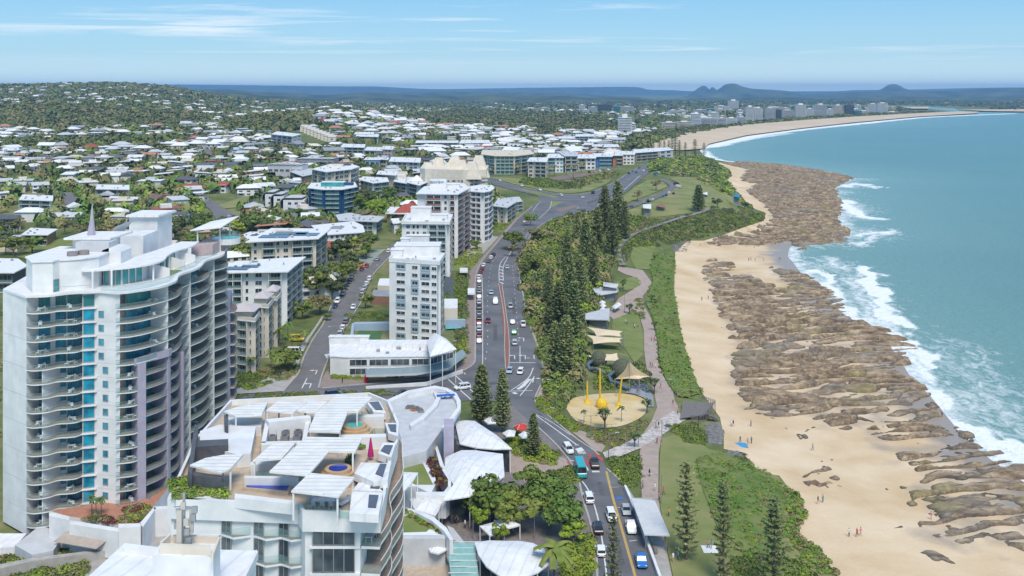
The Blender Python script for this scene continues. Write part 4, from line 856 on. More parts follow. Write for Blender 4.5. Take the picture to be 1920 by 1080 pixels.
FT=[(1160,1184,221,252,WHITE,'lone white high-rise with stepped crown before the north beach',5),(1184,1192,232,252,WHITE,'narrow white wing beside the lone white high-rise',0),
 (1086,1097,197,212,WHITE,'small white office tower in the far town, left of the dark one',0),(1121,1147,196,212,DGREY,'dark glass office block in the far town',0),(1150,1163,199,212,TEALG,'teal glass office block right of the dark one',0),(1163,1189,200,212,LGREY,'pale grey office block right of the teal glass one',0),(1104,1120,201,213,LGREY,'low grey office block left of the dark glass block',0),
 (1298,1314,214,240,WHITE,'white high-rise above the pines at the north beach',2),(1314,1345,222,239,LGREY,'grey banded apartment block right of the white high-rise above the pines',0),(1242,1268,230,247,CREAM,'cream apartment block left of the pines at the north beach',0),(1270,1297,229,243,CREAM,'peach apartment block behind the tall pines',0),
 (1345,1362,222,238,LGREY,'grey glass flats behind the dune scrub, left group',0),(1362,1382,222,236,WHITE,'white balconied flats behind the dune scrub',0),(1382,1400,220,234,LGREY,'grey balconied flats left of the tallest white pair',0),(1366,1385,189,208,WHITE,'white block with twin tops far behind the beach towers',3),(1340,1366,199,209,WHITE,'long low white block far behind the beach towers',0),
 (1400,1414,201,228,WHITE,'white beach tower, left of the tallest pair',2),(1415,1430,203,228,WHITE,'white beach tower with open sides, right of the tallest pair',1),(1436,1454,203,227,LGREY,'grey blue balconied beach tower',2),(1455,1466,206,227,DGREY,'dark glass beach tower beside the grey blue one',0),(1466,1488,207,221,LGREY,'short grey block right of the dark beach tower',0),
 (1493,1511,197,222,WHITE,'tall cream white beach tower with a round top',3),(1512,1526,204,220,WHITE,'low white flats between the beach towers',0),(1529,1550,197,220,LGREY,'pale beach tower with a domed top',3),(1526,1540,208,220,LGREY,'low grey flats before the domed tower',0),(1551,1563,205,218,WHITE,'small white flats right of the domed tower',0),(1565,1579,198,217,CREAM,'cream striped beach tower',2),(1586,1601,197,216,DGREY,'dark slate beach tower',0),(1602,1615,207,216,TEALG,'short blue glass block right of the dark slate tower',0),
 (1629,1646,195,213,WHITE,'left half of the wide white tower at the spit',0),(1646,1665,193.5,214,WHITE,'right half of the wide white tower at the spit',0),(1612,1630,208,214,WHITE,'low white hall at the foot of the spit tower',0),(1664,1684,210,214,WHITE,'low white club house before the spit tower',0),(1440,1470,201,209,WHITE,'wide white block behind the beach towers',0),(1300,1325,206,216,LGREY,'grey block in the far town centre',0),(1270,1290,207,215,WHITE,'white block in the far town centre',0),(1325,1338,204,214,TEALG,'green glass block in the far town centre',0),(1200,1225,208,216,WHITE,'long white warehouse in the far town',0),
 (980,1010,203,210,WHITE,'long white warehouse left of the office towers',0),(1012,1030,202,209,LGREY,'grey warehouse left of the office towers',0),(905,930,201,207,WHITE,'white hall at the left end of the far town',0)]
for k in range(34):
 px=R.choice([R.uniform(1245,1420),R.uniform(1300,1490),R.uniform(1030,1240),R.uniform(1490,1640)]);bs=215-(px-1300)*.012+R.uniform(-6,3)+(8 if 1245<px<1400 and k%2 else 0);w=R.uniform(8,20);h=R.uniform(4,11)
 FT.append((px,px+w,bs-h,bs,R.choice([WHITE,WHITE,LGREY,CREAM]),'pale mid-rise block in the far river town, '+('nearer the office towers' if px<1240 else 'behind the north beach pines' if px<1400 else 'behind the beach towers')+(', wide' if w>14 else ', narrow')+(' and tall' if h>7 else ' and low'),0))
for a,b_,tp,bs,c,lab,cr in FT:fartower(a,b_,tp,bs,c,lab,crown=cr)
# ================================================================= ROADS, PATHS, LAWNS
def psheet(name,P,m,dz,step=3,pstep=12,far=.00035,**k):return sheet(name,pxpoly(P,pstep),m,dz,step,far=far,**k)
MAIN=[(870,733),(838,712),(868,696),(888,683),(891,660),(891,560),(892,520),(903,492),(928,461),(953,431),(973,409),(999,387),(1014,376),(1007,367),(963,357),(905,342),(905,331),(963,348),
  (1018,359),(1045,364),(1080,365),(1109,361),(1145,346),(1172,329),(1200,313),(1216,305),(1226,309),(1220,323),(1202,337),(1184,352),(1160,371),(1120,393),(1090,402),(1060,404),(1035,411),
  (1008,428),(990,450),(975,478),(972,500),(975,525),(982,560),(987,590),(997,620),(1012,660),(1018,690),(1017,715),(1003,745),(1005,757),(1022,775),(1052,800),(1082,825),(1112,845),(1130,862),(1137,880),
  (1160,900),(1174,915),(1192,945),(1217,1000),(1245,1090),(1290,1250),(1150,1250),(1120,1090),(1118,1040),(1109,990),(1094,940),(1083,895),(1066,862),(1040,832),(1003,797),(975,775),(955,755),(905,752),(880,752),(700,762),(425,768),(300,775),(300,755),
  (425,742),(530,736),(560,737),(597,729),(690,721),(800,712),(836,703)]
MAIN=MAIN[2:-2]
MAIN_W=pxpoly([(868,696)]+MAIN[1:],10)
sheet('road',MAIN_W,ASPH,.05,3.0)
SIDE=[(524,745),(545,718),(560,700),(570,670),(587,637),(607,607),(620,577),(630,560),(647,530),(660,513),(687,503),(700,490),(717,477),(728,467),(733,458),(741,452),(738,466),(735,477),(720,493),(702,513),(687,537),(677,567),(667,583),(653,607),(633,637),(618,667),(613,680),(603,707),(604,726),(606,745)]
psheet('side_street',SIDE,ASPH2,.062,3)
psheet('headland_loop_road',[(1150,398),(1165,389),(1200,377),(1228,367),(1248,358),(1256,350),(1250,344),(1236,338),(1242,335),(1258,341),(1270,348),(1268,356),(1252,364),(1230,374),(1200,385),(1170,396)],ASPH2,.07,4)
psheet('suburban_street',[(408,418),(395,395),(370,375),(345,352),(337,335),(349,333),(362,350),(388,370),(420,392),(455,412),(460,425),(430,425)],ASPH2,.1,5,far=.0006)
psheet('suburban_street',[(122,385),(118,372),(112,363),(135,361),(150,375),(152,388)],ASPH2,.1,5,far=.0006)
psheet('suburban_street',[(378,290),(372,282),(392,281),(412,300),(402,304)],ASPH2,.2,8,far=.0008)
psheet('suburban_street',[(500,270),(494,262),(503,262),(535,288),(527,290)],ASPH2,.2,8,far=.0008)
psheet('car_park',[(1020,338),(1050,330),(1095,325),(1145,318),(1150,323),(1105,330),(1060,338)],mat('red_brown_paving',(.24,.18,.16),.9,var=.2),.12,5)
# foot paths and paving
psheet('footpath',[(1017,700),(1028,700),(1032,715),(1020,742),(1030,755),(1062,785),(1098,812),(1135,838),(1128,850),(1116,846),(1084,820),(1048,792),(1010,757),(1006,745),(1019,718)],PATHM,.09,3)
PROM=[(1160,500),(1178,503),(1205,507),(1222,530),(1216,545),(1205,556),(1208,575),(1222,600),(1232,640),(1234,680),(1243,705),(1262,735),(1265,752),(1272,765),(1262,790),(1242,812),(1235,850),(1234,930),(1243,1000),(1262,1090),(1300,1250),(1262,1250),(1240,1090),(1222,1010),(1204,940),(1199,860),(1203,820),(1222,790),(1232,765),(1228,745),(1222,720),(1212,690),(1208,660),(1207,620),(1198,590),(1185,580),(1175,590),(1150,600),(1140,590),(1160,560),(1185,545),(1200,535),(1195,522),(1172,515),(1158,508)]
psheet('promenade',PROM,PATHM,.08,3)
psheet('paved_crossing',[(1130,850),(1165,835),(1212,812),(1240,785),(1262,772),(1295,783),(1270,798),(1240,818),(1200,842),(1150,862),(1136,862)],mat('pale_mosaic_paving',(.55,.50,.46),.85,col2=(.40,.35,.32),scale=.9,detail=2,lo=.48,hi=.52),.12,2.5)
psheet('foreshore_pavement',[(1168,935),(1180,935),(1205,1000),(1240,1090),(1280,1250),(1300,1250),(1262,1090),(1235,990),(1222,935)],CONC,.13,3)
psheet('shop_pavement',[(597,729),(604,712),(616,690),(620,712),(690,714),(800,706),(865,680),(872,640),(876,560),(880,510),(908,478),(940,440),(968,408),(973,409),(928,461),(903,492),(892,520),(891,560),(891,660),(888,683),(868,696),(800,712),(690,721)],mat('brown_pavers',(.30,.24,.21),.85,col2=(.24,.19,.17),scale=.8),.12,3)
psheet('side_street_footpath',[(545,712),(556,698),(564,670),(580,637),(600,607),(612,590),(606,590),(590,615),(560,655),(540,690),(470,725),(430,730),(430,741),(530,735)],CONC,.14,3)
psheet('plaza',[(745,1250),(745,900),(800,860),(880,850),(900,790),(960,760),(1005,797),(1040,832),(1066,862),(1083,895),(1094,940),(1109,990),(1118,1040),(1120,1090),(1150,1250)],PAVE,.045,4)
psheet('plaza_path',[(935,830),(985,850),(1060,860),(1075,885),(1030,905),(1010,935),(980,900),(930,870)],PATHM,.09,3)
# grass areas
for P,m in[([(1186,462),(1230,460),(1226,480),(1219,506),(1192,505),(1182,485)],LAWNG),([(1153,530),(1188,519),(1204,529),(1196,542),(1165,546),(1153,538)],LAWNG),([(1150,598),(1175,588),(1198,592),(1206,625),(1207,665),(1190,682),(1172,655),(1155,640),(1147,612)],LAWNG),
   ([(1240,822),(1280,812),(1330,843),(1370,852),(1395,872),(1461,895),(1490,932),(1502,961),(1484,1003),(1532,1032),(1575,1085),(1650,1300),(1302,1250),(1264,1090),(1245,1000),(1236,930),(1237,860)],LAWN),
   ([(1170,398),(1232,376),(1262,358),(1275,345),(1255,335),(1290,332),(1345,350),(1390,380),(1398,390),(1340,393),(1315,398),(1240,407),(1190,408)],LAWN),([(1130,397),(1165,372),(1190,352),(1215,338),(1240,340),(1253,350),(1225,363),(1195,374)],LAWN),
   ([(915,332),(963,346),(1018,357),(1045,362),(1075,363),(1105,359),(1140,344),(1150,330),(1140,327),(1100,334),(1050,340),(1000,338),(950,334)],LAWN),([(958,351),(1000,359),(1045,369),(1040,372),(1005,365)],LAWN),([(1033,378),(1058,379),(1030,391)],LAWN),
   ([(905,458),(880,478),(845,485),(840,510),(872,508),(895,485)],LAWNG),([(25,480),(85,455),(130,445),(150,460),(60,490)],LAWNG),([(410,385),(465,366),(478,375),(465,388),(420,392)],LAWN),([(1010,455),(1040,448),(1045,470),(1035,495),(1012,495)],LAWN),
   ([(877,560),(884,560),(884,680),(876,690)],LAWNG),([(988,600),(1000,615),(1012,650),(1024,700),(1016,700),(1006,655),(994,618)],LAWN)]:
 psheet('lawn',P,m,.075,3)
psheet('dune_cover',[(1305,862),(1350,852),(1400,868),(1440,895),(1478,925),(1470,960),(1455,1000),(1450,1045),(1410,1050),(1345,990),(1318,920)],DUNE,.10,2.5,zfun=lambda x,y:T(x,y)+.35*fbm(x/1.5,y/1.5,3,4))
psheet('creeper_slope',[(1230,468),(1266,474),(1264,547),(1272,594),(1279,635),(1297,695),(1314,738),(1290,748),(1266,740),(1247,710),(1237,675),(1234,640),(1224,595),(1210,568),(1218,548),(1225,528),(1220,505),(1226,480)],DUNE,.12,2,zfun=lambda x,y:T(x,y)+.5*fbm(x/1.8,y/1.8,3,6))
psheet('playground_sand',catmull([(1062,768),(1072,750),(1110,741),(1160,739),(1200,746),(1214,762),(1203,783),(1165,800),(1120,803),(1080,790),(1062,768)],5),mat('yellow_play_sand',(.64,.52,.33),.95,col2=(.55,.38,.14),scale=.12),.12,2.5)
psheet('playground_rubber',[(1172,738),(1190,722),(1212,722),(1225,745),(1226,764),(1214,764),(1208,748),(1190,740)],MGREY,.15,2)
psheet('brick_median',[(935,533),(941,533),(948,575),(953,620),(955,660),(954,692),(948,694),(946,650),(941,590)],mat('red_brick_paving',(.30,.13,.10),.9,var=.25,scale=2),.16,2)
psheet('brown_median',[(1040,394),(1080,385),(1088,388),(1052,399)],MATS['red_brown_paving'],.16,3)
psheet('sports_court',[(673,621),(716,622),(712,641),(662,640)],mat('green_court',(.07,.16,.06),.9,var=.15),.12,3)
psheet('forecourt',[(500,716),(548,700),(560,700),(545,718),(528,735),(500,735)],SANDST,.10,3)
psheet('forecourt',[(615,505),(650,482),(700,470),(724,468),(700,489),(686,502),(655,512),(630,520)],mat('green_grey_paving',(.30,.36,.33),.9,var=.15),.12,3)
psheet('driveway',[(850,470),(900,440),(935,445),(905,478),(880,486)],CONC,.12,3)
PT=mat('asphalt_patch',(.085,.085,.09),.9,col2=(.12,.12,.125),scale=.6)
for P in[[(1120,905),(1128,905),(1134,930),(1125,930)],[(925,610),(932,610),(933,640),(925,640)],[(960,560),(966,560),(968,590),(961,590)],[(1010,775),(1022,784),(1018,788),(1006,780)],[(700,742),(745,738),(746,742),(700,746)],[(1150,1000),(1158,998),(1172,1060),(1163,1062)],[(620,640),(628,628),(632,630),(624,643)],[(905,720),(930,716),(932,721),(906,726)],[(1100,380),(1130,370),(1133,373),(1102,384)]]:psheet('asphalt_patch',P,PT,.068,3)
# kerbs and painted lines
kb=Bag();wp=Bag();yp=Bag()
def wpts(P,n=6,step=1.6):
 Q=catmull(P,n);x,y,z=dropn(np.array([q[0]for q in Q]),np.array([q[1]for q in Q]));A=np.c_[x,y];seg=np.r_[0,np.cumsum(np.hypot(*np.diff(A,axis=0).T))]
 t=np.arange(0,seg[-1],step);return np.c_[np.interp(t,seg,A[:,0]),np.interp(t,seg,A[:,1])],t
def line(P,w=.14,bag=wp,dash=None,dz=.075,h=0,step=1.6):
 A,t=wpts(P,step=step)
 if dash is None:
  if len(A)>1:bag.add(*strip('',A,w,None,dz,h))
 else:
  a,b=dash;k=0
  while k*(a+b)<t[-1]:
   m_=(t>=k*(a+b))&(t<=k*(a+b)+a)
   if m_.sum()>1:bag.add(*strip('',A[m_],w,None,dz,h))
   k+=1
KERBS=[[(868,696),(888,683),(891,660),(891,560),(892,520),(903,492),(928,461),(953,431),(973,409),(999,387)],
  [(1035,411),(1008,428),(990,450),(975,478),(972,500),(975,525),(982,560),(987,590),(997,620),(1012,660),(1018,690),(1017,715),(1004,745),(1005,757),(1022,775),(1052,800),(1082,825),(1112,845),(1130,862)],
  [(1137,880),(1160,900),(1174,915),(1192,945),(1217,1000),(1245,1090)],[(1120,1090),(1118,1040),(1109,990),(1094,940),(1083,895),(1066,862),(1040,832),(1003,797)],
  [(530,736),(545,718),(560,700),(570,670),(587,637),(607,607),(620,577),(630,560),(647,530),(660,513),(687,503),(700,490)],[(597,729),(603,707),(613,680),(618,667),(633,637),(653,607),(667,583),(677,567),(687,537),(702,513),(720,493),(735,477)],
  [(604,729),(690,721),(800,712),(836,703),(868,696)],[(914,332),(963,348),(1018,359),(1045,364),(1080,365),(1109,361),(1145,346),(1172,329),(1200,313)]]
for K in KERBS:line(K,.45,kb,None,.06,h=.13,step=2.5)
for K in[[(935,533),(946,600),(946,650),(948,694)],[(941,533),(953,620),(955,660),(954,692)]]:line(K,.3,kb,None,.1,h=.13)
obj('kerb',kb.mesh('kerb',CONC))['kind']='structure'
line([(930,482),(921,500),(915,540),(914,600),(914,650),(905,700)],dash=(3,6),w=.2);line([(952,478),(937,498),(936,530)],w=.25);line([(960,470),(944,500),(944,528)],w=.25);line([(986,425),(960,462),(948,500)],dash=(3,6),w=.2)
line([(903,510),(905,560),(905,640),(904,690),(895,705)],w=.22);line([(961,500),(966,560),(970,610),(974,650)],dash=(3,5),w=.2);line([(975,650),(975,681)],w=.22);line([(993,615),(996,680),(990,715),(970,740)],dash=(1.5,1.5),w=.35)
line([(956,681),(1013,681)],w=.5);line([(972,690),(970,700),(958,715)],dash=(1.5,1.5));line([(945,735),(1005,733)],w=.4);line([(960,746),(1003,741)],w=.35,dash=(1.5,1.2));line([(1000,776),(1040,805),(1085,838)],w=.3);line([(1000,776),(1030,790),(1070,817)],w=.2)
for y_ in range(6):a=500+y_*6;line([(937,a),(945,a+3)],w=.8)
for y_ in range(5):a=440+y_*4;line([(976+3*(4-y_),a-2),(984+3*(4-y_),a-4)],w=.5)
line([(1089,900),(1108,930),(1125,990),(1135,1060),(1138,1090)],w=.28)
line([(1066,863),(1095,872),(1104,886)],w=.3)
line([(1137,885),(1148,930),(1165,990),(1192,1085)],w=.5,bag=yp);line([(1086,905),(1100,960),(1112,1010),(1114,1055)],w=.25,bag=yp);line([(1147,915),(1165,914)],w=.3,bag=yp);line([(1158,953),(1176,952)],w=.25);line([(1180,1016),(1196,1014)],w=.25)
line([(840,712),(885,752)],w=.35);line([(855,706),(900,748)],w=.35);line([(870,700),(915,745)],w=.35,dash=(2,1.5));line([(566,729),(577,708)],w=.3);line([(566,732),(600,730)],w=.4,dash=(1,1));line([(430,755),(560,750),(700,740),(840,728)],w=.2,dash=(3,5))
line([(999,397),(1008,384),(1016,378)],w=.2);line([(1010,411),(1030,392),(1034,378)],w=.25);line([(1017,379),(1031,379)],w=.9,dash=(.8,.9));line([(1040,372),(1100,374),(1150,356),(1185,332),(1210,312)],w=.3,dash=(3,7));line([(1120,386),(1165,360),(1200,330)],w=.4)
line([(914,337),(970,352),(1045,367)],w=.2,dash=(3,6));line([(545,704),(560,680)],w=.01)
# hatched splitter island strokes
for a,b in[((971,731),(985,722)),((977,727),(990,716)),((984,720),(996,710)),((962,737),(975,742))]:line([a,b],w=1.1)
line([(958,733),(975,722),(992,708),(1000,690)],w=.3);line([(975,743),(990,725),(1003,705)],w=.3)
# speed table with red bars, white teeth
def pquad(P,bag,dz=.09):
 W=[drop(*p)for p in P];V=np.array([(w.x,w.y,T1(w.x,w.y)+dz+w.y*.00035)for w in W]);bag.add(V,[(0,1,2,3)])
rp=Bag()
for k in range(5):x0=1062+k*12.5;y0=868-k*4.2;pquad([(x0,y0),(x0+7,y0-2.4),(x0+21,y0+13),(x0+14,y0+16)],rp)
obj('red_crossing_bars',rp.mesh('red_crossing_bars',mat('red_road_paint',(.42,.10,.09),.8,var=.25)))['kind']='structure'
for P in[[(1078,843),(1090,840),(1096,846),(1084,849)],[(1110,884),(1124,884),(1124,887),(1110,887)],[(1056,840),(1062,838),(1068,842),(1062,845)]]:pquad(P,wp)
for k in range(5):pquad([(1082+k*3,848+k*.0),(1083.5+k*3,847.6),(1087+k*3,852),(1085.5+k*3,852.4)],wp)
def arrow(px,py,dpx,dpy,s_=1.0,turn=0,bag=wp):
 a=drop(px,py);b=drop(px+dpx,py+dpy);d=Vector((b.x-a.x,b.y-a.y)).normalized();n=Vector((-d.y,d.x));Z=lambda q:(q.x,q.y,T1(q.x,q.y)+.085+q.y*.00035)
 A=Vector((a.x,a.y));L=[A-d*2.5*s_-n*.15,A-d*2.5*s_+n*.15,A+d*.6*s_+n*.15,A+d*.6*s_-n*.15];bag.add(np.array([Z(q)for q in L]),[(0,1,2,3)])
 if turn:c=A+d*.6*s_;e=n*turn;L=[c-d*.2,c+d*.3,c+d*.3+e*1.2,c-d*.2+e*1.2];bag.add(np.array([Z(q)for q in L]),[(0,1,2,3)]);t_=c+e*1.2+d*.05;L=[t_-d*.7,t_+d*.7,t_+e*1.1+d*.05,t_+e*1.1]
 else:c=A+d*.6*s_;L=[c-n*.6,c+n*.6,c+d*1.5+n*.02,c+d*1.5-n*.02]
 bag.add(np.array([Z(q)for q in L]),[(0,1,2,3)])
for a in[(965,669,0,-6,1.4,1),(985,669,0,-6,1.4,1),(1001,669,-1,-6,1.4,-1),(982,636,0,-6,1.3,1),(1000,712,1,-6,1.4,-1),(594,697,3,-7,1.3,1),(583,722,3,-7,1.3,1)]:arrow(*a)
pquad([(608,666),(617,664),(626,672),(612,673)],wp);pquad([(1154,933),(1167,933),(1168,938),(1155,938)],wb:=Bag())
obj('blue_parking_mark',wb.mesh('blue_parking_mark',mat('blue_road_paint',(.06,.16,.45),.8,var=.1)))['kind']='structure'
obj('road_markings',wp.mesh('road_markings',PAINT))['kind']='structure';obj('yellow_markings',yp.mesh('yellow_markings',LINEY))['kind']='structure'
# ================================================================= CARS
def car_proto(kind):
 root=bpy.data.objects.new('parked_car',None)
 L,W,Hh={'sedan':(4.6,1.8,1.45),'hatch':(4.0,1.75,1.5),'suv':(4.7,1.9,1.72),'ute':(5.2,1.9,1.8),'van':(5.0,1.95,2.1),'bus':(7.0,2.3,2.8)}[kind]
 w=W/2;f=L/2;zb=.28;belt={'sedan':.9,'hatch':.92,'suv':1.05,'ute':1.1,'van':1.15,'bus':1.35}[kind]
 # cross sections along x: (x, half width, z low, z top)
 hood=belt-.08 if kind!='bus' else belt
 S=[(-f,w*.84,.45,belt-.18),(-f+.12,w*.93,.3,belt-.02),(-f+.9,w,zb,belt),(0,w,zb,belt+.02),(f-1.0,w,zb,belt-.02),(f-.25,w*.93,.3,hood-.12),(f,w*.80,.42,hood-.3)]
 b=MB();vs=[]
 for x,hw,z0,z1 in S:zm=z0+(z1-z0)*.55;vs+=[(x,-hw*.9,z0),(x,-hw,zm),(x,-hw*.93,z1),(x,hw*.93,z1),(x,hw,zm),(x,hw*.9,z0)]
 fs=[]
 for i in range(len(S)-1):
  for j in range(6):a=i*6+j;c=i*6+(j+1)%6;fs.append((a,c,c+6,a+6))
 fs+=[tuple(range(6))[::-1],tuple(range(len(S)*6-6,len(S)*6))];b.add(vs,fs,CARP)
 cab={'sedan':(-1.75,-1.05,.55,1.25),'hatch':(-1.95,-1.6,.55,1.3),'suv':(-2.25,-1.95,.75,1.45),'ute':(-.75,-.6,.75,1.4),'van':(-2.4,-2.3,1.3,1.95),'bus':(-3.42,-3.35,3.0,3.38)}[kind]
 x0,x1,x2,x3=cab;tw=w*.78;bw=w*.92;g=MB();zt=Hh
 gv=[(x0,-bw,belt),(x3,-bw,belt-.03),(x3,bw,belt-.03),(x0,bw,belt),(x1,-tw,zt-.06),(x2,-tw,zt-.06),(x2,tw,zt-.06),(x1,tw,zt-.06)]
 def lerp(a,c,t):return tuple(p+(q-p)*t for p,q in zip(a,c))
 def pane(i,j,k,l,m_=.08):
  a,c,d,e=gv[i],gv[j],gv[k],gv[l];n=(Vector(c)-Vector(a)).cross(Vector(e)-Vector(a)).normalized()*.006
  q=lambda s_,t:tuple(Vector(lerp(lerp(a,c,s_),lerp(e,d,s_),t))+n);return[q(m_*.5,.06),q(1-m_*.5,.06),q(1-m_*.5,.9),q(m_*.5,.9)]
 roof=MB().add(gv,[(0,1,5,4),(1,2,6,5),(2,3,7,6),(3,0,4,7),(4,5,6,7)],CARP)
 roof.box(x1+.05,-tw+.04,zt-.06,x2-.05,tw-.04,zt,CARP)
 if kind=='suv':roof.box(x1,-tw,zt,x2,-tw+.06,zt+.07,METAL);roof.box(x1,tw-.06,zt,x2,tw,zt+.07,METAL)
 parts=[('body',b),('roof',roof)]
 g=MB();P=pane(1,2,6,5);g.quad(*P,CARG);parts.append(('windscreen',g));g=MB();g.quad(*pane(3,0,4,7),CARG);parts.append(('rear_window',g))
 for q in((0,1,5,4),(2,3,7,6)):
  P=pane(*q,.06);g=MB();n_=3 if kind in('suv','van','bus')else 2
  for k in range(n_):s0=k/n_+.012;s1=(k+1)/n_-.012;g.quad(lerp(P[0],P[1],s0),lerp(P[0],P[1],s1),lerp(P[3],P[2],s1),lerp(P[3],P[2],s0),CARG)
  parts.append(('side_window',g))
 if kind=='ute':g=MB();g.box(-f+.15,-w*.8,belt+.005,-.85,w*.8,belt+.03,DGREY);parts.append(('tray_cover',g))
 for sx in(-1,1):
  for sy in(-1,1):
   g=MB();r=.34 if kind!='bus' else .42;cx=sx*(f-.85);cy=sy*(w-.1)
   g.tube([(cx,cy-.11,r),(cx,cy+.11,r)],r,RUBBER,14);g.tube([(cx,cy+sy*.112,r),(cx,cy+sy*.13,r)],r*.6,METAL,10);parts.append(('wheel',g))
 for sy in(-1,1):
  g=MB().box(f-.32,sy*w*.66-.2,hood-.36,f-.03,sy*w*.66+.2,hood-.2,HEADM);parts.append(('headlight',g))
  g=MB().box(-f-.015,sy*w*.7-.16,belt-.35,-f+.2,sy*w*.7+.16,belt-.14,REDM);parts.append(('tail_light',g))
  g=MB().box(x3-.55,sy*(w+.08)-.1,belt,x3-.4,sy*(w+.08)+.1,belt+.16,CARP);parts.append(('side_mirror',g))
 ch=[]
 for n_,m_ in parts:o=bpy.data.objects.new(n_,m_.mesh(n_));o.parent=root;ch.append(o)
 # simple one-mesh version for cars far off
 far=MB();far.v=list(b.v);far.f=list(b.f);far.m=list(b.m);far.mats=list(b.mats)
 for n_,m_ in parts[1:]:far.add(m_.v,m_.f,m_.mats[0])if n_!='wheel' else far.add(m_.v,m_.f,RUBBER)
 return root,ch,far.mesh('car')
PROTO={k:car_proto(k)for k in('sedan','hatch','suv','ute','van','bus')}
CC={'white':(.80,.80,.80),'silver':(.42,.44,.46),'grey':(.16,.17,.185),'black':(.02,.02,.025),'navy':(.02,.04,.14),'blue':(.02,.16,.50),'red':(.40,.02,.03),'maroon':(.18,.02,.04),'green':(.05,.45,.10),'teal':(.03,.38,.42),'yellow':(.75,.52,.03),'pale blue':(.36,.45,.52)}
KN={'sedan':'sedan','hatch':'hatchback','suv':'suv','ute':'pickup','van':'van','bus':'minibus'}
def car(px,py,dpx,dpy,kind,col,where,name='car',group=None):
 a=drop(px,py);b=drop(px+dpx,py+dpy);rz=math.atan2(b.y-a.y,b.x-a.x);root,ch,far=PROTO[kind];z=T1(a.x,a.y)+.07+a.y*.00035
 lab='%s %s %s'%(col,KN[kind],where);cc=(*CC[col],1)
 # slope of the road under the car
 dx_,dy_=math.cos(rz),math.sin(rz);sl=math.atan2(T1(a.x+dx_*2,a.y+dy_*2)-T1(a.x-dx_*2,a.y-dy_*2),4)
 if py>430:
  r=thing(name,lab,'minibus' if kind=='bus' else 'car',(a.x,a.y,z),rz,group)
  for c in ch:o=c.copy();COL.link(o);o.parent=r;o.color=cc
 else:
  r=obj(name,far,None,(a.x,a.y,z),rz);r.color=cc;tag(r,lab,'car',group)
 r.rotation_euler=(0,-sl,rz)
 return r
R.seed(3)
cs=['white','maroon','maroon','white','silver','grey','grey','white','silver','black','grey','black','red','pale blue','maroon','white']
ks=['sedan','hatch','hatch','suv','hatch','sedan','suv','hatch','suv','ute','sedan','suv','hatch','suv','sedan','hatch']
ords=['farthest','second','third','fourth','fifth','sixth','seventh','eighth','ninth','tenth','eleventh','twelfth','thirteenth','fourteenth','fifteenth','nearest']
for k,y_ in enumerate([500,507,514,523,531,540,550,560,570,580,590,600,610.5,621,632,633]):
 if k==15:continue
 car(907-min(k,2)*3 if k<3 else 898.5,y_,0 if k>3 else 4,-8,ks[k],cs[k],'parked in the left kerb row, %s from the bend'%('first' if k==0 else ords[k]),'parked_car','cars parked along the left kerb of the main road')
car(898.5,643.5,0,-8,'hatch','white','parked last in the left kerb row, nearest the shop corner','parked_car','cars parked along the left kerb of the main road')
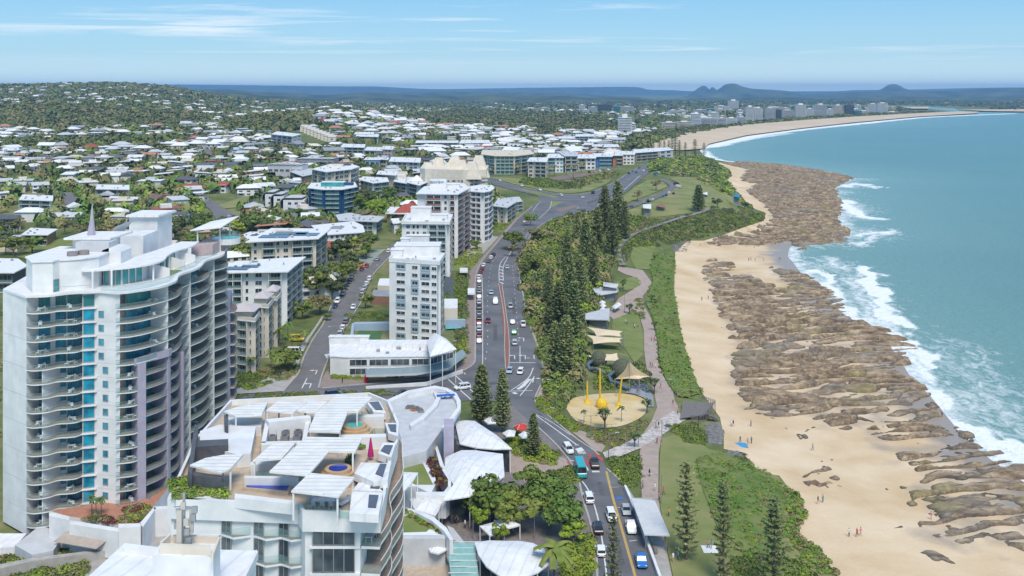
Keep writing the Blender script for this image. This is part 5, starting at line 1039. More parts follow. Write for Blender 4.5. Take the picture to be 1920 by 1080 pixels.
for a in[(925,481,4,-7,'suv','black','parked in the driveway by the round-ended tower'),(921,486,4,-7,'hatch','white','parked in front of the round-ended tower driveway'),(916,492,4,-7,'sedan','grey','parked below the round-ended tower driveway'),
  (951,504,1,8,'sedan','silver','driving above the hatched start of the brick median'),(921,552,0,8,'sedan','pale blue','driving in the left lanes beside the parked row'),(929,570,0,8,'van','white','driving beside the top of the brick median'),(915,605,0,8,'suv','maroon','driving left of the middle of the brick median'),
  (957,578,-1,-8,'ute','silver','driving away right of the brick median'),(961,608,-1,-8,'hatch','white','behind the silver pickup right of the median'),(981,612,-1,-8,'ute','white','in the right hand turning lane beside the median'),(964,627,0,-8,'hatch','green','in the queue right of the brick median'),(965,647,0,-8,'suv','silver','waiting behind the bright green hatchback'),
  (956,699,-4,8,'sedan','pale blue','crossing the junction, left of two'),(976,701,-4,8,'hatch','white','crossing the junction, right of two'),(971,444,4,-6,'suv','black','driving up the bend beside the round-ended tower'),(984,418,4,-6,'sedan','white','driving uphill below the headland junction'),(993,406,4,-6,'ute','grey','driving into the headland junction'),(1006,408,4,-6,'hatch','teal','turning at the headland junction'),
  (867,731,-8,1,'suv','white','turning beside the curved white roof deck'),(757,744,-8,1,'ute','black','behind the foreground roof terraces on the cross street'),(625,744,8,-1,'suv','navy','on the cross street above the big white canopy'),
  (937,340,6,2,'sedan','white','on the inland arm of the headland junction, leftmost'),(978,350,6,2,'sedan','white','on the inland arm of the headland junction, middle'),(1012,358,6,2,'suv','white','on the inland arm of the headland junction, rightmost'),(1052,368,6,2,'hatch','white','in the middle of the headland junction'),(1093,373,6,-2,'hatch','white','leaving the headland junction to the north'),
  (1084,394,6,-3,'sedan','silver','beside the brown median of the headland junction'),(1112,364,6,-3,'van','black','waiting beside the great pines at the junction'),(1120,339,6,0,'sedan','black','parked alone on the junction lawn edge'),(1168,336,4,-3,'sedan','silver','on the dual carriageway past the pines'),(1179,327,4,-3,'suv','navy','on the dual carriageway above the silver sedan'),
  (1186,322,4,-3,'hatch','teal','on the dual carriageway at the crest'),(1193,325,-4,3,'sedan','navy','coming down the dual carriageway'),(1198,316,4,-3,'sedan','grey','farthest on the dual carriageway crest'),(1207,322,-4,3,'hatch','white','at the kerb of the dual carriageway crest'),
  (867+362,329,6,1,'suv','blue','parked by the scrub above the headland lawn'),(1234,326,6,1,'suv','white','parked beside the blue one above the headland lawn'),(1268,347,6,0,'suv','black','at the top of the loop road bend'),(1272,351,6,0,'suv','white','at the loop road bend below the black one'),(1276,354,6,0,'hatch','silver','at the loop road bend, lowest of three'),
  (1243,370,3,-3,'sedan','blue','parked on the loop road, left of the middle group'),(1249,368,3,-3,'hatch','navy','parked on the loop road in the middle group'),(1255,364,3,-3,'suv','white','parked on the loop road, top of the middle group'),(1263,365,3,-3,'hatch','black','parked on the loop road right of the white one'),(1216,379,3,-2,'suv','black','parked above the white picnic shelter'),(1224,377,3,-2,'hatch','white','parked right of the black one above the picnic shelter'),
  (1207,382,3,-2,'hatch','silver','parked left of the black one above the picnic shelter'),(1184,389,3,-1,'sedan','grey','parked at the lower end of the loop road'),(1175,389,3,-1,'suv','white','parked at the lowest end of the loop road by the pines'),
  (1065,848,5,7,'suv','white','approaching the red crossing'),(1115,875,-2,-9,'ute','black','stopped just past the red crossing'),(1104,940,-3,-9,'suv','white','driving behind the teal minibus'),(1121,997,-2,-9,'suv','black','driving near the lone young pine'),(1127,1040,-1,-9,'hatch','white','nearest in the left lane beside the young pine'),
  (1146,974,3,9,'suv','white','coming toward the viewer behind the young pine tip'),(1174,962,2,9,'sedan','silver','parked first beside the long grey shelter'),(1183,995,2,9,'ute','white','parked second beside the long grey shelter'),(1202,1058,2,9,'ute','blue','parked nearest, below the grey shelter'),
  (633,568,-5,8,'suv','white','parked on the left of the side street'),(628,577,-5,8,'sedan','navy','parked behind the white one on the side street'),(663,579,-4,8,'sedan','white','driving down the side street'),(643,554,-5,8,'suv','grey','parked left in the side street, third from the bottom'),(649,542,-5,8,'ute','black','parked left in the side street, fourth from the bottom'),(655,531,-5,8,'sedan','black','parked left in the side street, fifth from the bottom'),(659,522,-5,8,'suv','grey','parked left side street beneath the street trees'),
  (678,508,-6,7,'sedan','maroon','parked where the side street bends'),(687,502,-6,7,'hatch','red','parked at the side street bend above the maroon one'),(673,501,-7,2,'van','yellow','standing by the glass wall at the bend'),(693,526,5,-8,'suv','white','parked right side street, top of the upper row'),(688,535,5,-8,'hatch','white','parked right side street, second of the upper row'),(684,543,5,-8,'sedan','pale blue','parked right side street, third of the upper row'),(680,551,5,-8,'suv','silver','parked right side street, lowest of the upper row'),
  (649,606,5,-8,'suv','grey','parked right side street, top of the lower row'),(643,618,5,-8,'hatch','white','parked right side street, second of the lower row'),(638,630,5,-8,'suv','silver','parked right side street, lowest by the shop block'),(708,489,5,-5,'sedan','silver','driving up the side street bend'),(729,474,5,-5,'suv','white','at the top of the side street'),(649,492,8,0,'suv','white','in the forecourt under the curved driveway bridge'),(666,488,8,0,'hatch','navy','in the forecourt beside the white one'),(556,640,7,0,'van','yellow','on the ramp below the raking glass balconies'),(553,664,7,0,'van','white','parked among the palms beside the footpath'),
  (428,407,5,5,'sedan','silver','on the suburban street, left of three'),(438,409,5,5,'sedan','navy','on the suburban street, middle of three'),(446,413,5,5,'hatch','maroon','on the suburban street, right of three'),(352,345,3,5,'suv','white','near the top of the suburban street'),(343,338,3,5,'sedan','silver','at the top of the suburban street'),(366,362,5,5,'hatch','grey','halfway down the suburban street')]:
 car(*a)
for k,(px,c_)in enumerate([(1105,'black'),(1115,'silver'),(1124,'white'),(1132,'grey'),(1140,'white')]):car(px,325-k*1.2,4,1,['suv','sedan'][k%2],c_,'in the brown car park before the blue flats, %s from the left'%['first','second','third','fourth','fifth'][k],'parked_car','cars in the brown paved headland car park')
for k in range(9):car(738+(k%3)*6-(k//3)*8,386+(k//3)*7+(k%3),6,1,R.choice(['suv','hatch','sedan']),['maroon','white','black','silver','red','white','navy','white','grey'][k],'in the motel car park, %s row %s'%(['top','middle','bottom'][k//3],['left','centre','right'][k%3]),'parked_car','cars in the motel car park')
mb=car(1088,889,-3,-9,'bus','teal','with a white and red roof on the red crossing')
# ================================================================= TREES
def npq(V,Fq):return np.array(V,np.float32),np.array(Fq,np.int32)
def leafquads(C,size,rng,flat=0.0,nrm=None):
 """one small leaf-spray quad at each centre"""
 n=len(C);d1=rng.normal(size=(n,3));d1[:,2]*=(1-flat);d1/=np.linalg.norm(d1,axis=1)[:,None];d2=rng.normal(size=(n,3));d2[:,2]*=(1-flat)
 if nrm is not None:d1=np.cross(nrm,d1);d1/=np.maximum(np.linalg.norm(d1,axis=1)[:,None],1e-6);d2=np.cross(nrm,d1)+rng.normal(size=(n,3))*.35
 d2-=d1*(d1*d2).sum(1)[:,None];d2/=np.maximum(np.linalg.norm(d2,axis=1)[:,None],1e-6)
 s=(size*rng.uniform(.6,1.3,n))[:,None];a=d1*s*.5;b=d2*s*.38
 V=np.stack([C-a-b*.6,C+a*.2-b,C+a+b*.5,C-a*.3+b],1).reshape(-1,3);return V,np.arange(4*n).reshape(n,4)
def broad(seed,H=8.,W=8.,blobs=16,per=70,leaf=.75,low=.28,flat=.6,name='crown'):
 rng=np.random.default_rng(seed);C=[];Nn=[];tr=MB();cz=H*.62
 fork=(0,0,H*low);tr.tube([(0,0,-.4),(rng.uniform(-.15,.15),rng.uniform(-.15,.15),H*low*.5),fork],[W*.045,W*.032,W*.026],BARK,7)
 for k in range(blobs):
  a=rng.uniform(0,6.28);r=W*.5*math.sqrt(rng.uniform(0,1))*.78;z=cz+H*.30*rng.uniform(-.75,1)*math.sqrt(max(.1,1-(r/(W*.5))**2));c=np.array([r*math.cos(a),r*math.sin(a),z])
  br=W*rng.uniform(.13,.22);n=rng.normal(size=(per,3));n/=np.linalg.norm(n,axis=1)[:,None];n[:,2]=np.where(n[:,2]<-.3,-n[:,2]*.5,n[:,2])
  C.append(c+n*br*rng.uniform(.72,1.06,(per,1))*[1,1,flat]);Nn.append(n)
  if k%3==0:tr.tube([fork,tuple((np.array(fork)*.45+c*.55)),tuple(c)],[W*.02,W*.012,W*.006],BARK,5,False)
 V,Fq=leafquads(np.concatenate(C),leaf,rng,nrm=np.concatenate(Nn));return V,Fq,tr.mesh('trunk')
def norfolk(seed,H=22.,W=8.,tier=1.0,per=7,dens=9,leaf=.8,top=.55):
 rng=np.random.default_rng(seed);C=[];tr=MB();tr.tube([(0,0,-.4),(0,0,H*.5),(0,0,H*.98)],[H*.016,H*.010,.04],BARK,7);z=H*.10
 while z<H*.985:
  t=z/H;R0=W/2*(1-t)**top*min(1,.55+t*3.0)*rng.uniform(.82,1.1);a0=rng.uniform(0,6.28);nb=per if R0>.8 else 4
  for k in range(nb):
   a=a0+k*6.283/nb+rng.uniform(-.2,.2);L=R0*rng.uniform(.75,1.12);up=.18+.25*t;n=max(3,int(dens*L/(W/2)+2));s=np.linspace(.12,1,n)
   x=L*s;zz=z+L*up*(s*1.1-.9*s*s)+.25*L*s**3
   pts=np.c_[x*math.cos(a),x*math.sin(a),zz];C.append(pts+rng.normal(size=pts.shape)*.12)
   side=np.array([-math.sin(a),math.cos(a),0]);w_=(leaf*.55*(1.1-s*.5))[:,None];C.append(pts+side*w_+[0,0,-.08]);C.append(pts-side*w_+[0,0,-.08])
   if L>1.2:tr.bar((0,0,z),tuple(pts[-2]),.07,.07,BARK)
  z+=tier*rng.uniform(.85,1.15)*(1-.45*t)
 V,Fq=leafquads(np.concatenate(C),leaf,rng,flat=.55);return V,Fq,tr.mesh('trunk')
def palm(seed,H=8.,n=14,L=2.8):
 rng=np.random.default_rng(seed);tr=MB().tube([(0,0,-.3),(.1,0,H*.5),(0,.1,H)],[.2,.15,.13],BARK,7);b=MB()
 for k in range(n):
  a=k*6.283/n*1.0+rng.uniform(-.2,.2);el=rng.uniform(-.15,1.0);pr=None
  for j in range(6):
   s=j/5;x=L*s*math.cos(el*(1-s*.4));z=H+L*(math.sin(el)*s-.75*s*s);c=Vector((x*math.cos(a),x*math.sin(a),z));w=.55*math.sin(min(1,s*1.3+.15)*2.6)+.05;sd_=Vector((-math.sin(a),math.cos(a),0))
   if pr:b.add([pr[0],c,c+sd_*w-Vector((0,0,w*.6)),pr[0]+sd_*pr[1]-Vector((0,0,pr[1]*.6)),c-sd_*w-Vector((0,0,w*.6)),pr[0]-sd_*pr[1]-Vector((0,0,pr[1]*.6))],[(0,1,2,3),(1,0,5,4)],LEAF_PAND)
   pr=(c,w)
 return np.array(b.v,np.float32),np.array(b.f),tr.mesh('trunk')
def pandanus(seed,H=5.):
 rng=np.random.default_rng(seed);tr=MB();tr.tube([(0,0,-.3),(0,0,H*.45)],[.22,.18],BARK,7);b=MB()
 for k in range(7):
  a=k*.9+rng.uniform(-.2,.2);r=rng.uniform(.5,1.0)*H*.33 if k else 0;c=Vector((r*math.cos(a),r*math.sin(a),H*rng.uniform(.7,.95)));tr.tube([(0,0,H*.43),tuple(c*.6+Vector((0,0,H*.2))),tuple(c)],[.12,.09,.07],BARK,5,False)
  for j in range(26):
   t=rng.uniform(0,6.28);el=rng.uniform(-.35,1.2);L=rng.uniform(.9,1.5);d=Vector((math.cos(t)*math.cos(el),math.sin(t)*math.cos(el),math.sin(el)));m_=c+d*L*.6;e=c+d*L+Vector((0,0,-.35));sd_=d.cross(Vector((0,0,1))).normalized()*.12;b.add([c-sd_,c+sd_,m_+sd_,m_-sd_,e],[(0,1,2,3),(3,2,4,4)],LEAF_PAND)
 b.f=[f for f in b.f];return np.array(b.v,np.float32),np.array(b.f),tr.mesh('trunk')
def crownmesh(V,Fq,m):return npmesh('crown',V,Fq,m)
TPL={'fig':[broad(1,9,10,22,80,.8),broad(2,8,9,18,80,.75)],'round':[broad(3,7,7,14,60,.75),broad(4,8,6.5,13,60,.8),broad(5,6,7.5,14,60,.7)],
 'gum':[broad(6,11,9,12,55,.85,.4,.5),broad(7,12,8,12,55,.9,.45,.6)],'norf':[norfolk(11,22,10,1.1,8,10,.85,.5),norfolk(12,24,11,1.25,8,10,.9,.46),norfolk(13,20,9.5,1.1,8,10,.85,.55),norfolk(14,21,9,1.4,7,9,.85,.42)],'slim':[norfolk(21,18,5.4,1.5,5,8,.5,.36),norfolk(22,18,4.8,1.6,5,8,.48,.34),norfolk(23,18,5.8,1.45,5,8,.5,.4)],
 'palm':[palm(31),palm(32,7,12,2.4)],'pand':[pandanus(41),pandanus(42,4.5)]}
BIG={'fig':9,'round':7,'gum':11.5,'norf':22,'slim':18,'palm':9.5,'pand':5.5}
_cm={}
def plant(kind,px,py,H,lab,cat,mtl,group=None,var=0,name=None,wide=1.0,xy=None):
 if xy is None:v=drop(px,py);x,y,z=v.x,v.y,v.z
 else:x,y=xy;z=T1(x,y)
 V,Fq,trunk=TPL[kind][var%len(TPL[kind])];k=(kind,var%len(TPL[kind]),mtl.name)
 if k not in _cm:_cm[k]=crownmesh(V,Fq,mtl)
 s=H/BIG[kind];r=thing(name or{'fig':'fig_tree','round':'round_tree','gum':'gum_tree','norf':'norfolk_pine','slim':'young_pine','palm':'palm_tree','pand':'pandanus'}[kind],lab,cat,(x,y,z),R.uniform(0,6.28),group)
 c=obj('crown',_cm[k],r,(0,0,0),0,(s*wide,s*wide,s));t_=obj('trunk',trunk,r,(0,0,0),0,(s*wide,s*wide,s));return r
def plant_top(kind,px,py,top,*a,**k):
 v=drop(px,py);return plant(kind,px,py,(py-top)/F*v.y,*a,**k)
NP='norfolk pines of the stand between road and park'
for k,(px,py,tp,w,lab)in enumerate([(1158,432,338,1.3,'tallest norfolk pine at the far end of the stand beside the junction'),(1134,445,356,1.2,'broad norfolk pine left of the tallest one by the junction'),(1120,470,378,1.2,'dark norfolk pine below the broad one by the junction'),(1172,452,372,1.1,'norfolk pine on the park side of the tallest one'),(1098,492,408,1.2,'norfolk pine in the upper middle of the stand'),(1148,482,402,1.2,'norfolk pine above the bend of the boardwalk'),
  (1066,560,462,1.35,'big norfolk pine in the middle of the stand'),(1088,575,470,1.2,'norfolk pine right of the big middle one'),(1112,540,442,1.1,'norfolk pine uphill of the grey roofed pavilions'),(1048,640,540,1.35,'huge dark norfolk pine opposite the brick median'),(1030,620,548,1.1,'slender norfolk pine at the road edge opposite the median'),(1075,640,520,1.2,'norfolk pine beside the shade sails'),(1062,712,590,1.15,'lowest norfolk pine of the stand near the street lights'),
  (1040,700,610,1.1,'smaller norfolk pine beside the footpath at the junction'),(1064,515,425,1.1,'norfolk pine near the hidden lawn'),(1082,455,392,1.1,'rounded norfolk pine near the headland road'),(1028,575,500,1.0,'norfolk pine behind the roadside sign')]):
 plant_top('norf',px,py,tp,lab,'pine tree',LEAF_PINE,NP,k,wide=w*.72 if tp<500 else w*.8)
plant_top('norf',1310,397,346,'lone symmetrical norfolk pine on the headland lawn','pine tree',LEAF_PINE,wide=1.35)
for k,(px,py,tp,w,lab)in enumerate([(903,800,682,1.0,'full norfolk pine beside the curved white roof deck'),(942,812,702,.72,'thin norfolk pine right of the full one by the roof deck'),(1000,858,764,.9,'norfolk pine over the red and white cafe umbrellas')]):plant_top('norf',px,py,tp,lab,'pine tree',LEAF_PINE,None,k,wide=w)
for k,(px,py,tp,w,lab)in enumerate([(1287,1050,862,1.05,'tall slim pine on the lawn beside the grey shelter'),(1356,1095,898,.95,'middle slim pine on the beach lawn'),(1452,1125,925,1.1,'slim pine nearest the beach sand'),(1150,1135,962,.8,'young slim pine growing beside the parked cars')]):plant_top('slim',px,py,tp,lab,'pine tree',LEAF_PINE,None,k,wide=w)
for k,(px,tp,bs)in enumerate([(1225,264,283),(1237,253,286),(1245.5,263,286),(1254,262,286),(1260,258,286),(1266,247,290),(1274,262,292),(1285,266,293),(1303,260,295),(1320,267,293),(1268,232,252),(1305,232,250),(1318,228,248),(1277,234,252),(1290,236,252),(1330,232,247)]):
 plant_top('slim',px,bs,tp,'dark pine silhouette before the north beach, %s from the scrub'%['first','second','third','fourth','fifth','sixth','seventh','eighth','ninth','tenth'][k]if k<10 else 'dark pine behind the north beach among the cream blocks, %s'%ORD[k-10],'pine tree',LEAF_PINE,'tall pines at the north beach' if k<10 else 'pines among the blocks behind the north beach',k,wide=1.5)
# the big fig group over the plaza and other named trees
for k,(px,py,H,w,kind,m,lab)in enumerate([(925,985,9,1.1,'fig',LEAF_MID,'spreading fig over the outdoor cafe, leftmost of the plaza figs'),(975,1000,9.5,1.15,'fig',LEAF_MID,'spreading fig in the middle of the plaza'),(1030,985,9,1.1,'fig',LEAF_MID,'spreading plaza fig nearest the road'),(1000,940,8.5,1.0,'fig',LEAF_MID,'spreading plaza fig nearest the crossing path'),(1060,1010,7.5,1.0,'fig',LEAF_MID,'smaller fig overhanging the left kerb'),(1075,1025,5.5,1.0,'round',LEAF_LIM,'lime shrub tree at the left kerb below the figs'),
  (905,1000,6,.8,'round',LEAF_LIM,'light green tree beside the white awning edge'),(940,1030,5,.7,'round',LEAF_LIM,'small pale tree between the two cafe umbrellas'),(540,695,6.5,1.3,'fig',LEAF_MID,'rounded green tree at the side street corner'),(567,598,7,1.0,'round',LEAF_MID,'street tree by the yellow van ramp'),(600,590,7.5,1.1,'fig',LEAF_OLV,'greyish street tree at the footpath bulb'),(622,560,9,1.2,'fig',LEAF_DRK,'large dark street tree behind the parked cars'),(640,530,9,1.2,'fig',LEAF_MID,'large green street tree below the court'),
  (660,515,7,1.0,'fig',LEAF_OLV,'olive street tree beside the glass walled court'),(612,602,3.5,1.0,'round',LEAF_MID,'small clipped tree on the footpath bulb'),(685,578,6,1.0,'round',LEAF_MID,'green garden tree before the timber fence'),(665,400,13,1.0,'fig',LEAF_MID,'bright green big tree right of the navy flats'),(690,392,15,1.0,'fig',LEAF_DRK,'dark big tree behind the bright green one'),(705,418,14,1.0,'fig',LEAF_LIM,'lime green big tree before the motel car park'),(685,425,12,1.0,'fig',LEAF_OLV,'olive tree above the curved grey roof'),(730,383,12,.9,'fig',LEAF_MID,'green tree before the white flats'),
  (560,420,11,1.0,'fig',LEAF_MID,'green tree left of the turquoise wall'),(575,432,9,1.0,'fig',LEAF_MID,'green tree below the turquoise wall'),(600,430,8,1.0,'round',LEAF_OLV,'tan flowering tree below the navy flats'),(475,420,11,1.0,'gum',LEAF_OLV,'olive tree in front of the curved roof townhouses'),(510,425,10,.9,'round',LEAF_MID,'green tree in front of the white townhouse end wall'),(450,470,9,1.1,'round',LEAF_OLV,'round tree before the cream ringed flats'),(895,470,6,1.1,'round',LEAF_MID,'rounded tree beside the round-ended tower'),(962,470,10,1.0,'fig',LEAF_MID,'spreading tree where the road bends uphill'),
  (1000,455,9,1.1,'fig',LEAF_OLV,'pale spreading tree at the roadside lawn'),(995,425,8,1.0,'round',LEAF_LIM,'bright round tree below the junction'),(960,482,7,1.3,'gum',LEAF_OLV,'bare grey tree leaning over the road'),(1000,510,8,1.2,'fig',LEAF_MID,'green tree beside the right lanes'),(980,520,6,1.1,'round',LEAF_DRK,'dark tree hanging over the right kerb'),(1010,560,7,.9,'round',LEAF_OLV,'tree above the roadside sign'),(1230,358,9,1.3,'gum',LEAF_OLV,'twisted grey tree inside the loop road'),(1195,378,8,1.2,'gum',LEAF_OLV,'grey tree on the bank inside the loop road'),(1345,390,7,1.1,'round',LEAF_DRK,'dark low tree beside the lookout path'),(1338,395,4,1,'round',LEAF_MID,'small tree below the dark lookout tree'),(1396,392,6,1.0,'round',LEAF_DRK,'wind bent tree right of the lookout shelter'),
  (175,470,13,1.1,'gum',LEAF_OLV,'tall gum grove tree behind the tower roof, leftmost'),(205,465,14,1.1,'gum',LEAF_OLV,'tall gum grove tree behind the tower roof, middle'),(235,462,13,1.1,'gum',LEAF_DRK,'tall gum grove tree behind the tower roof, rightmost'),(150,455,10,1.1,'gum',LEAF_OLV,'gum beside the purple spire'),(305,445,11,1.1,'gum',LEAF_OLV,'brown gum behind the lift tower'),(370,460,10,1.1,'gum',LEAF_OLV,'gum behind the rooftop pool, left'),(410,470,10,1.1,'gum',LEAF_OLV,'gum behind the rooftop pool, right'),(25,480,11,1.2,'round',LEAF_MID,'green tree mass at the left edge'),(60,475,9,1.2,'round',LEAF_MID,'bright tree below the orange brick house')]):
 plant(kind,px,py,H,lab,'tree',m,None,k,wide=w)
PG='palms in the gardens beside the side street'
for k,(px,py,H)in enumerate([(500,640,7),(512,645,8),(525,650,7),(535,655,6.5),(548,660,6),(560,655,6),(572,650,6),(470,702,6.5),(520,708,7.5),(508,690,7),(540,640,7)]):plant('palm',px,py,H,'garden palm in the cream flats forecourt, %s of its clump'%ORD[k],'palm tree',LEAF_MID,PG,k)
for k,(px,py,H)in enumerate([(635,480,6),(646,480,6.5),(655,479,6),(665,478,7),(620,500,6),(632,522,6)]):plant('palm',px,py,H,'palm along the long low white flats, %s of the row'%ORD[k],'palm tree',LEAF_OLV,'palms before the long low white flats',k)
for k,(px,py,H)in enumerate([(995,328,10),(1010,332,10),(1030,336,12),(1040,330,12),(1062,330,12),(1075,335,14),(1090,325,11),(920,330,9),(970,328,10),(1205,287,9),(1212,287,9),(1235,300,8)]):plant('palm',px,py,H,'tall palm before the headland crest flats, %s of the scattered row'%ORD[k],'palm tree',LEAF_OLV,'tall palms before the headland flats',k)
plant_top('palm',1040,1105,1008,'feathery palm beside the oval white canopy','palm tree',LEAF_MID,None,0,wide=1.5)
for k,(px,py,H,lab)in enumerate([(1095,795,4.6,'palm at the left of the playground front edge'),(1165,792,4.8,'palm at the right of the playground front edge')]):plant('palm',px,py,H,lab,'palm tree',LEAF_PAND,None,k+1,wide=.9)
for k,(px,py,H,lab)in enumerate([(1134,808,6.0,'forked pandanus at the playground front edge'),(1213,775,4.5,'pandanus at the park side of the playground'),(1227,740,5,'pandanus beside the cafe tables under the sail'),(1190,840,4.5,'slim pandanus on the paved crossing'),(1168,545,5,'pandanus by the upper oval lawn'),(1180,590,5,'pandanus between path and umbrellas'),(1222,570,4,'pandanus on the slope beside the path bend'),(1227,490,4,'pandanus on the top lawn edge'),(1228,620,3.5,'pandanus at the head of the long slope')]):plant('pand',px,py,H,lab,'pandanus',LEAF_PAND,None,k)
# ---- merged greenery that nobody could count
rngS=np.random.default_rng(5)
def shrub_tpl(seed,n=46,r=1.0,flat=.7,leaf=.5):
 rng=np.random.default_rng(seed);c=rng.normal(size=(n,3));c/=np.linalg.norm(c,axis=1)[:,None];c[:,2]=np.abs(c[:,2]);nn=c.copy();c*=r*rng.uniform(.7,1.1,(n,1));c[:,2]*=flat;return leafquads(c,leaf,rng,nrm=nn)
SH=[shrub_tpl(i,90,1.0,.75,.34)for i in range(4)];SHB=[shrub_tpl(i+10,34,1.0,.8,.6)for i in range(4)];SHC=[shrub_tpl(i+20,14,1.0,.85,1.05)for i in range(4)]
def merge(name,items,tpls,mats,label=None,kindmat=None):
 """items: x,y,z,s,sz,matindex arrays"""
 items=np.asarray(items,float);Vs=[];Fs=[];Ms=[];o=0
 for k,(V,Fq)in enumerate(tpls):
  I=items[np.arange(len(items))%len(tpls)==k]
  if not len(I):continue
  a=rngS.uniform(0,6.28,len(I));c,s=np.cos(a),np.sin(a);x=V[None,:,0]*c[:,None]-V[None,:,1]*s[:,None];y=V[None,:,0]*s[:,None]+V[None,:,1]*c[:,None]
  W=np.stack([x*I[:,3:4]+I[:,0:1],y*I[:,3:4]+I[:,1:2],V[None,:,2]*I[:,4:5]+I[:,2:3]],-1).reshape(-1,3)
  n=len(V);FF=(Fq[None]+(np.arange(len(I))*n)[:,None,None]).reshape(-1,Fq.shape[1])+o;Vs.append(W);Fs.append(FF);Ms.append(np.repeat(I[:,5].astype(int),len(Fq)));o+=len(W)
 ob=obj(name,npmesh(name,np.concatenate(Vs),np.concatenate(Fs),mats,mi=np.concatenate(Ms)));ob['kind']='stuff'
 if label:ob['label']=label
 return ob
def scat(poly,n,smin,smax,hk=1.0,mats=3,wts=None,edge=0):
 """random points inside a pixel outline, even over the real ground"""
 W=pxpoly(poly,12);xs=[p[0]for p in W];ys=[p[1]for p in W];X=rngS.uniform(min(xs),max(xs),n*6);Y=rngS.uniform(min(ys),max(ys),n*6);k=inside(X,Y,W);X=X[k][:n];Y=Y[k][:n]
 s=rngS.uniform(smin,smax,len(X));return np.c_[X,Y,T(X,Y)-.1,s,s*hk*rngS.uniform(.8,1.2,len(X)),rngS.choice(mats,len(X),p=wts)]
GM=[LEAF_DRK,LEAF_MID,LEAF_OLV,LEAF_LIM,LEAF_RED];GC=[LEAF_CRP,LEAF_CRP,LEAF_OLV,LEAF_LIM]
STRIP=[(985,475),(1003,450),(1035,420),(1062,408),(1110,402),(1160,400),(1190,412),(1195,432),(1165,452),(1148,478),(1140,515),(1125,560),(1100,600),(1092,650),(1085,690),(1080,730),(1062,755),(1050,750),(1036,722),(1024,690),(1010,640),(990,590),(984,540),(976,510)]
merge('coastal_woodland',np.r_[scat(STRIP,560,2.2,4.2,1.25,4,[.2,.35,.35,.1]),scat(STRIP,700,1.0,2.2,1.3,4,[.15,.35,.3,.2])],SH,GM,'dense mixed woodland under the norfolk pines between road and park')
CLIFF=[(1195,408),(1240,414),(1290,404),(1330,396),(1350,395),(1395,393),(1425,403),(1434,412),(1400,424),(1340,440),(1290,452),(1262,458),(1235,462),(1180,462),(1165,500),(1145,500),(1150,455),(1175,440)]
merge('cliff_scrub',scat(CLIFF,900,1.2,2.8,1.0,4,[.25,.4,.25,.1]),SH,GM,'wind-shaped scrub on the cliff around the boardwalk')
KNOB=[(1213,318),(1225,300),(1262,293),(1300,295),(1330,299),(1352,311),(1366,322),(1362,334),(1370,352),(1395,375),(1412,396),(1400,393),(1370,372),(1340,355),(1310,340),(1290,332),(1245,328),(1222,326)]
merge('headland_scrub',scat(KNOB,1300,1.8,4.0,.8,4,[.3,.35,.2,.15]),SHB,GM,'scrub blanket over the rounded headland')
HED=[([(1002,748),(1014,745),(1040,770),(1082,805),(1078,812),(1040,788),(1010,765)],160,.7,1.3,3),([(1145,862),(1195,858),(1197,900),(1190,915),(1168,908),(1150,885)],120,.8,1.6,1),([(955,800),(990,830),(1050,850),(1035,870),(1000,868),(965,850),(950,830)],170,.8,1.6,3),([(1030,885),(1080,880),(1085,905),(1050,912),(1035,905)],80,.8,1.6,1),
 ([(1080,790),(1130,806),(1172,803),(1215,785),(1200,815),(1160,838),(1120,832),(1090,812)],150,.5,1.1,2),([(1020,712),(1045,700),(1075,720),(1062,745),(1045,770),(1030,745)],130,1.2,2.6,1),([(1250,800),(1300,795),(1325,810),(1318,835),(1285,830),(1262,812)],110,.6,1.2,1),([(1055,1030),(1108,1005),(1114,1060),(1095,1100),(1062,1100)],150,.8,1.6,3),
 ([(1375,1050),(1440,1045),(1500,1060),(1540,1095),(1380,1095)],200,.7,1.5,1),([(1480,925),(1500,940),(1505,965),(1492,985),(1478,960)],70,.6,1.2,2),([(1375,855),(1395,850),(1405,868),(1390,876)],40,.5,1,0),([(622,700),(690,702),(690,714),(622,714)],70,.5,.9,3),([(725,700),(800,690),(865,665),(872,675),(810,702),(730,712)],110,.6,1.1,0),([(432,690),(480,690),(505,720),(470,735),(432,728)],120,.7,1.6,1),([(480,700),(545,680),(560,690),(540,715),(500,712)],90,.7,1.5,2),
 ([(845,470),(885,455),(905,470),(890,500),(845,500)],120,.8,1.8,3),([(850,655),(875,630),(878,665),(865,680)],60,.8,1.5,3),([(610,735),(740,733),(740,742),(560,748),(430,748),(430,742)],160,.6,1.1,1),([(1190,560),(1206,560),(1206,600),(1190,585)],40,.7,1.4,1),([(1165,690),(1200,680),(1222,715),(1205,722),(1180,718)],60,.9,1.9,0),([(1120,690),(1150,690),(1150,730),(1120,730)],60,.9,2,1),([(0,560),(10,700),(0,900),(-60,900),(-60,560)],150,1.2,2.4,2),
 ([(700,545),(728,540),(728,565),(700,570)],50,.7,1.3,1),([(1100,330),(1150,322),(1160,330),(1120,345),(1095,340)],60,2,3.5,2),([(985,335),(1020,338),(1060,345),(1060,356),(1010,352),(980,345)],120,2,4,1),([(1060,345),(1100,335),(1105,345),(1080,356),(1058,356)],70,2,3.6,0),([(860,400),(905,395),(925,420),(880,440),(860,420)],60,1.5,3,1),([(905,425),(960,412),(950,430),(905,438)],60,1,1.8,3),
 ([(640,590),(690,585),(725,590),(725,600),(650,602)],60,.8,1.4,1),([(880,500),(850,520),(835,560),(850,600),(878,600),(876,545)],90,1.0,2.0,1),([(850,620),(875,610),(876,640),(852,645)],40,.8,1.4,0)]
it=[]
for P,n,a,b_,m_ in HED:
 q=scat(P,n,a,b_,1.0,4,[.1,.3,.3,.3]);r_=rngS.uniform(0,1,len(q))<.65;q[r_,5]=m_;it.append(q)
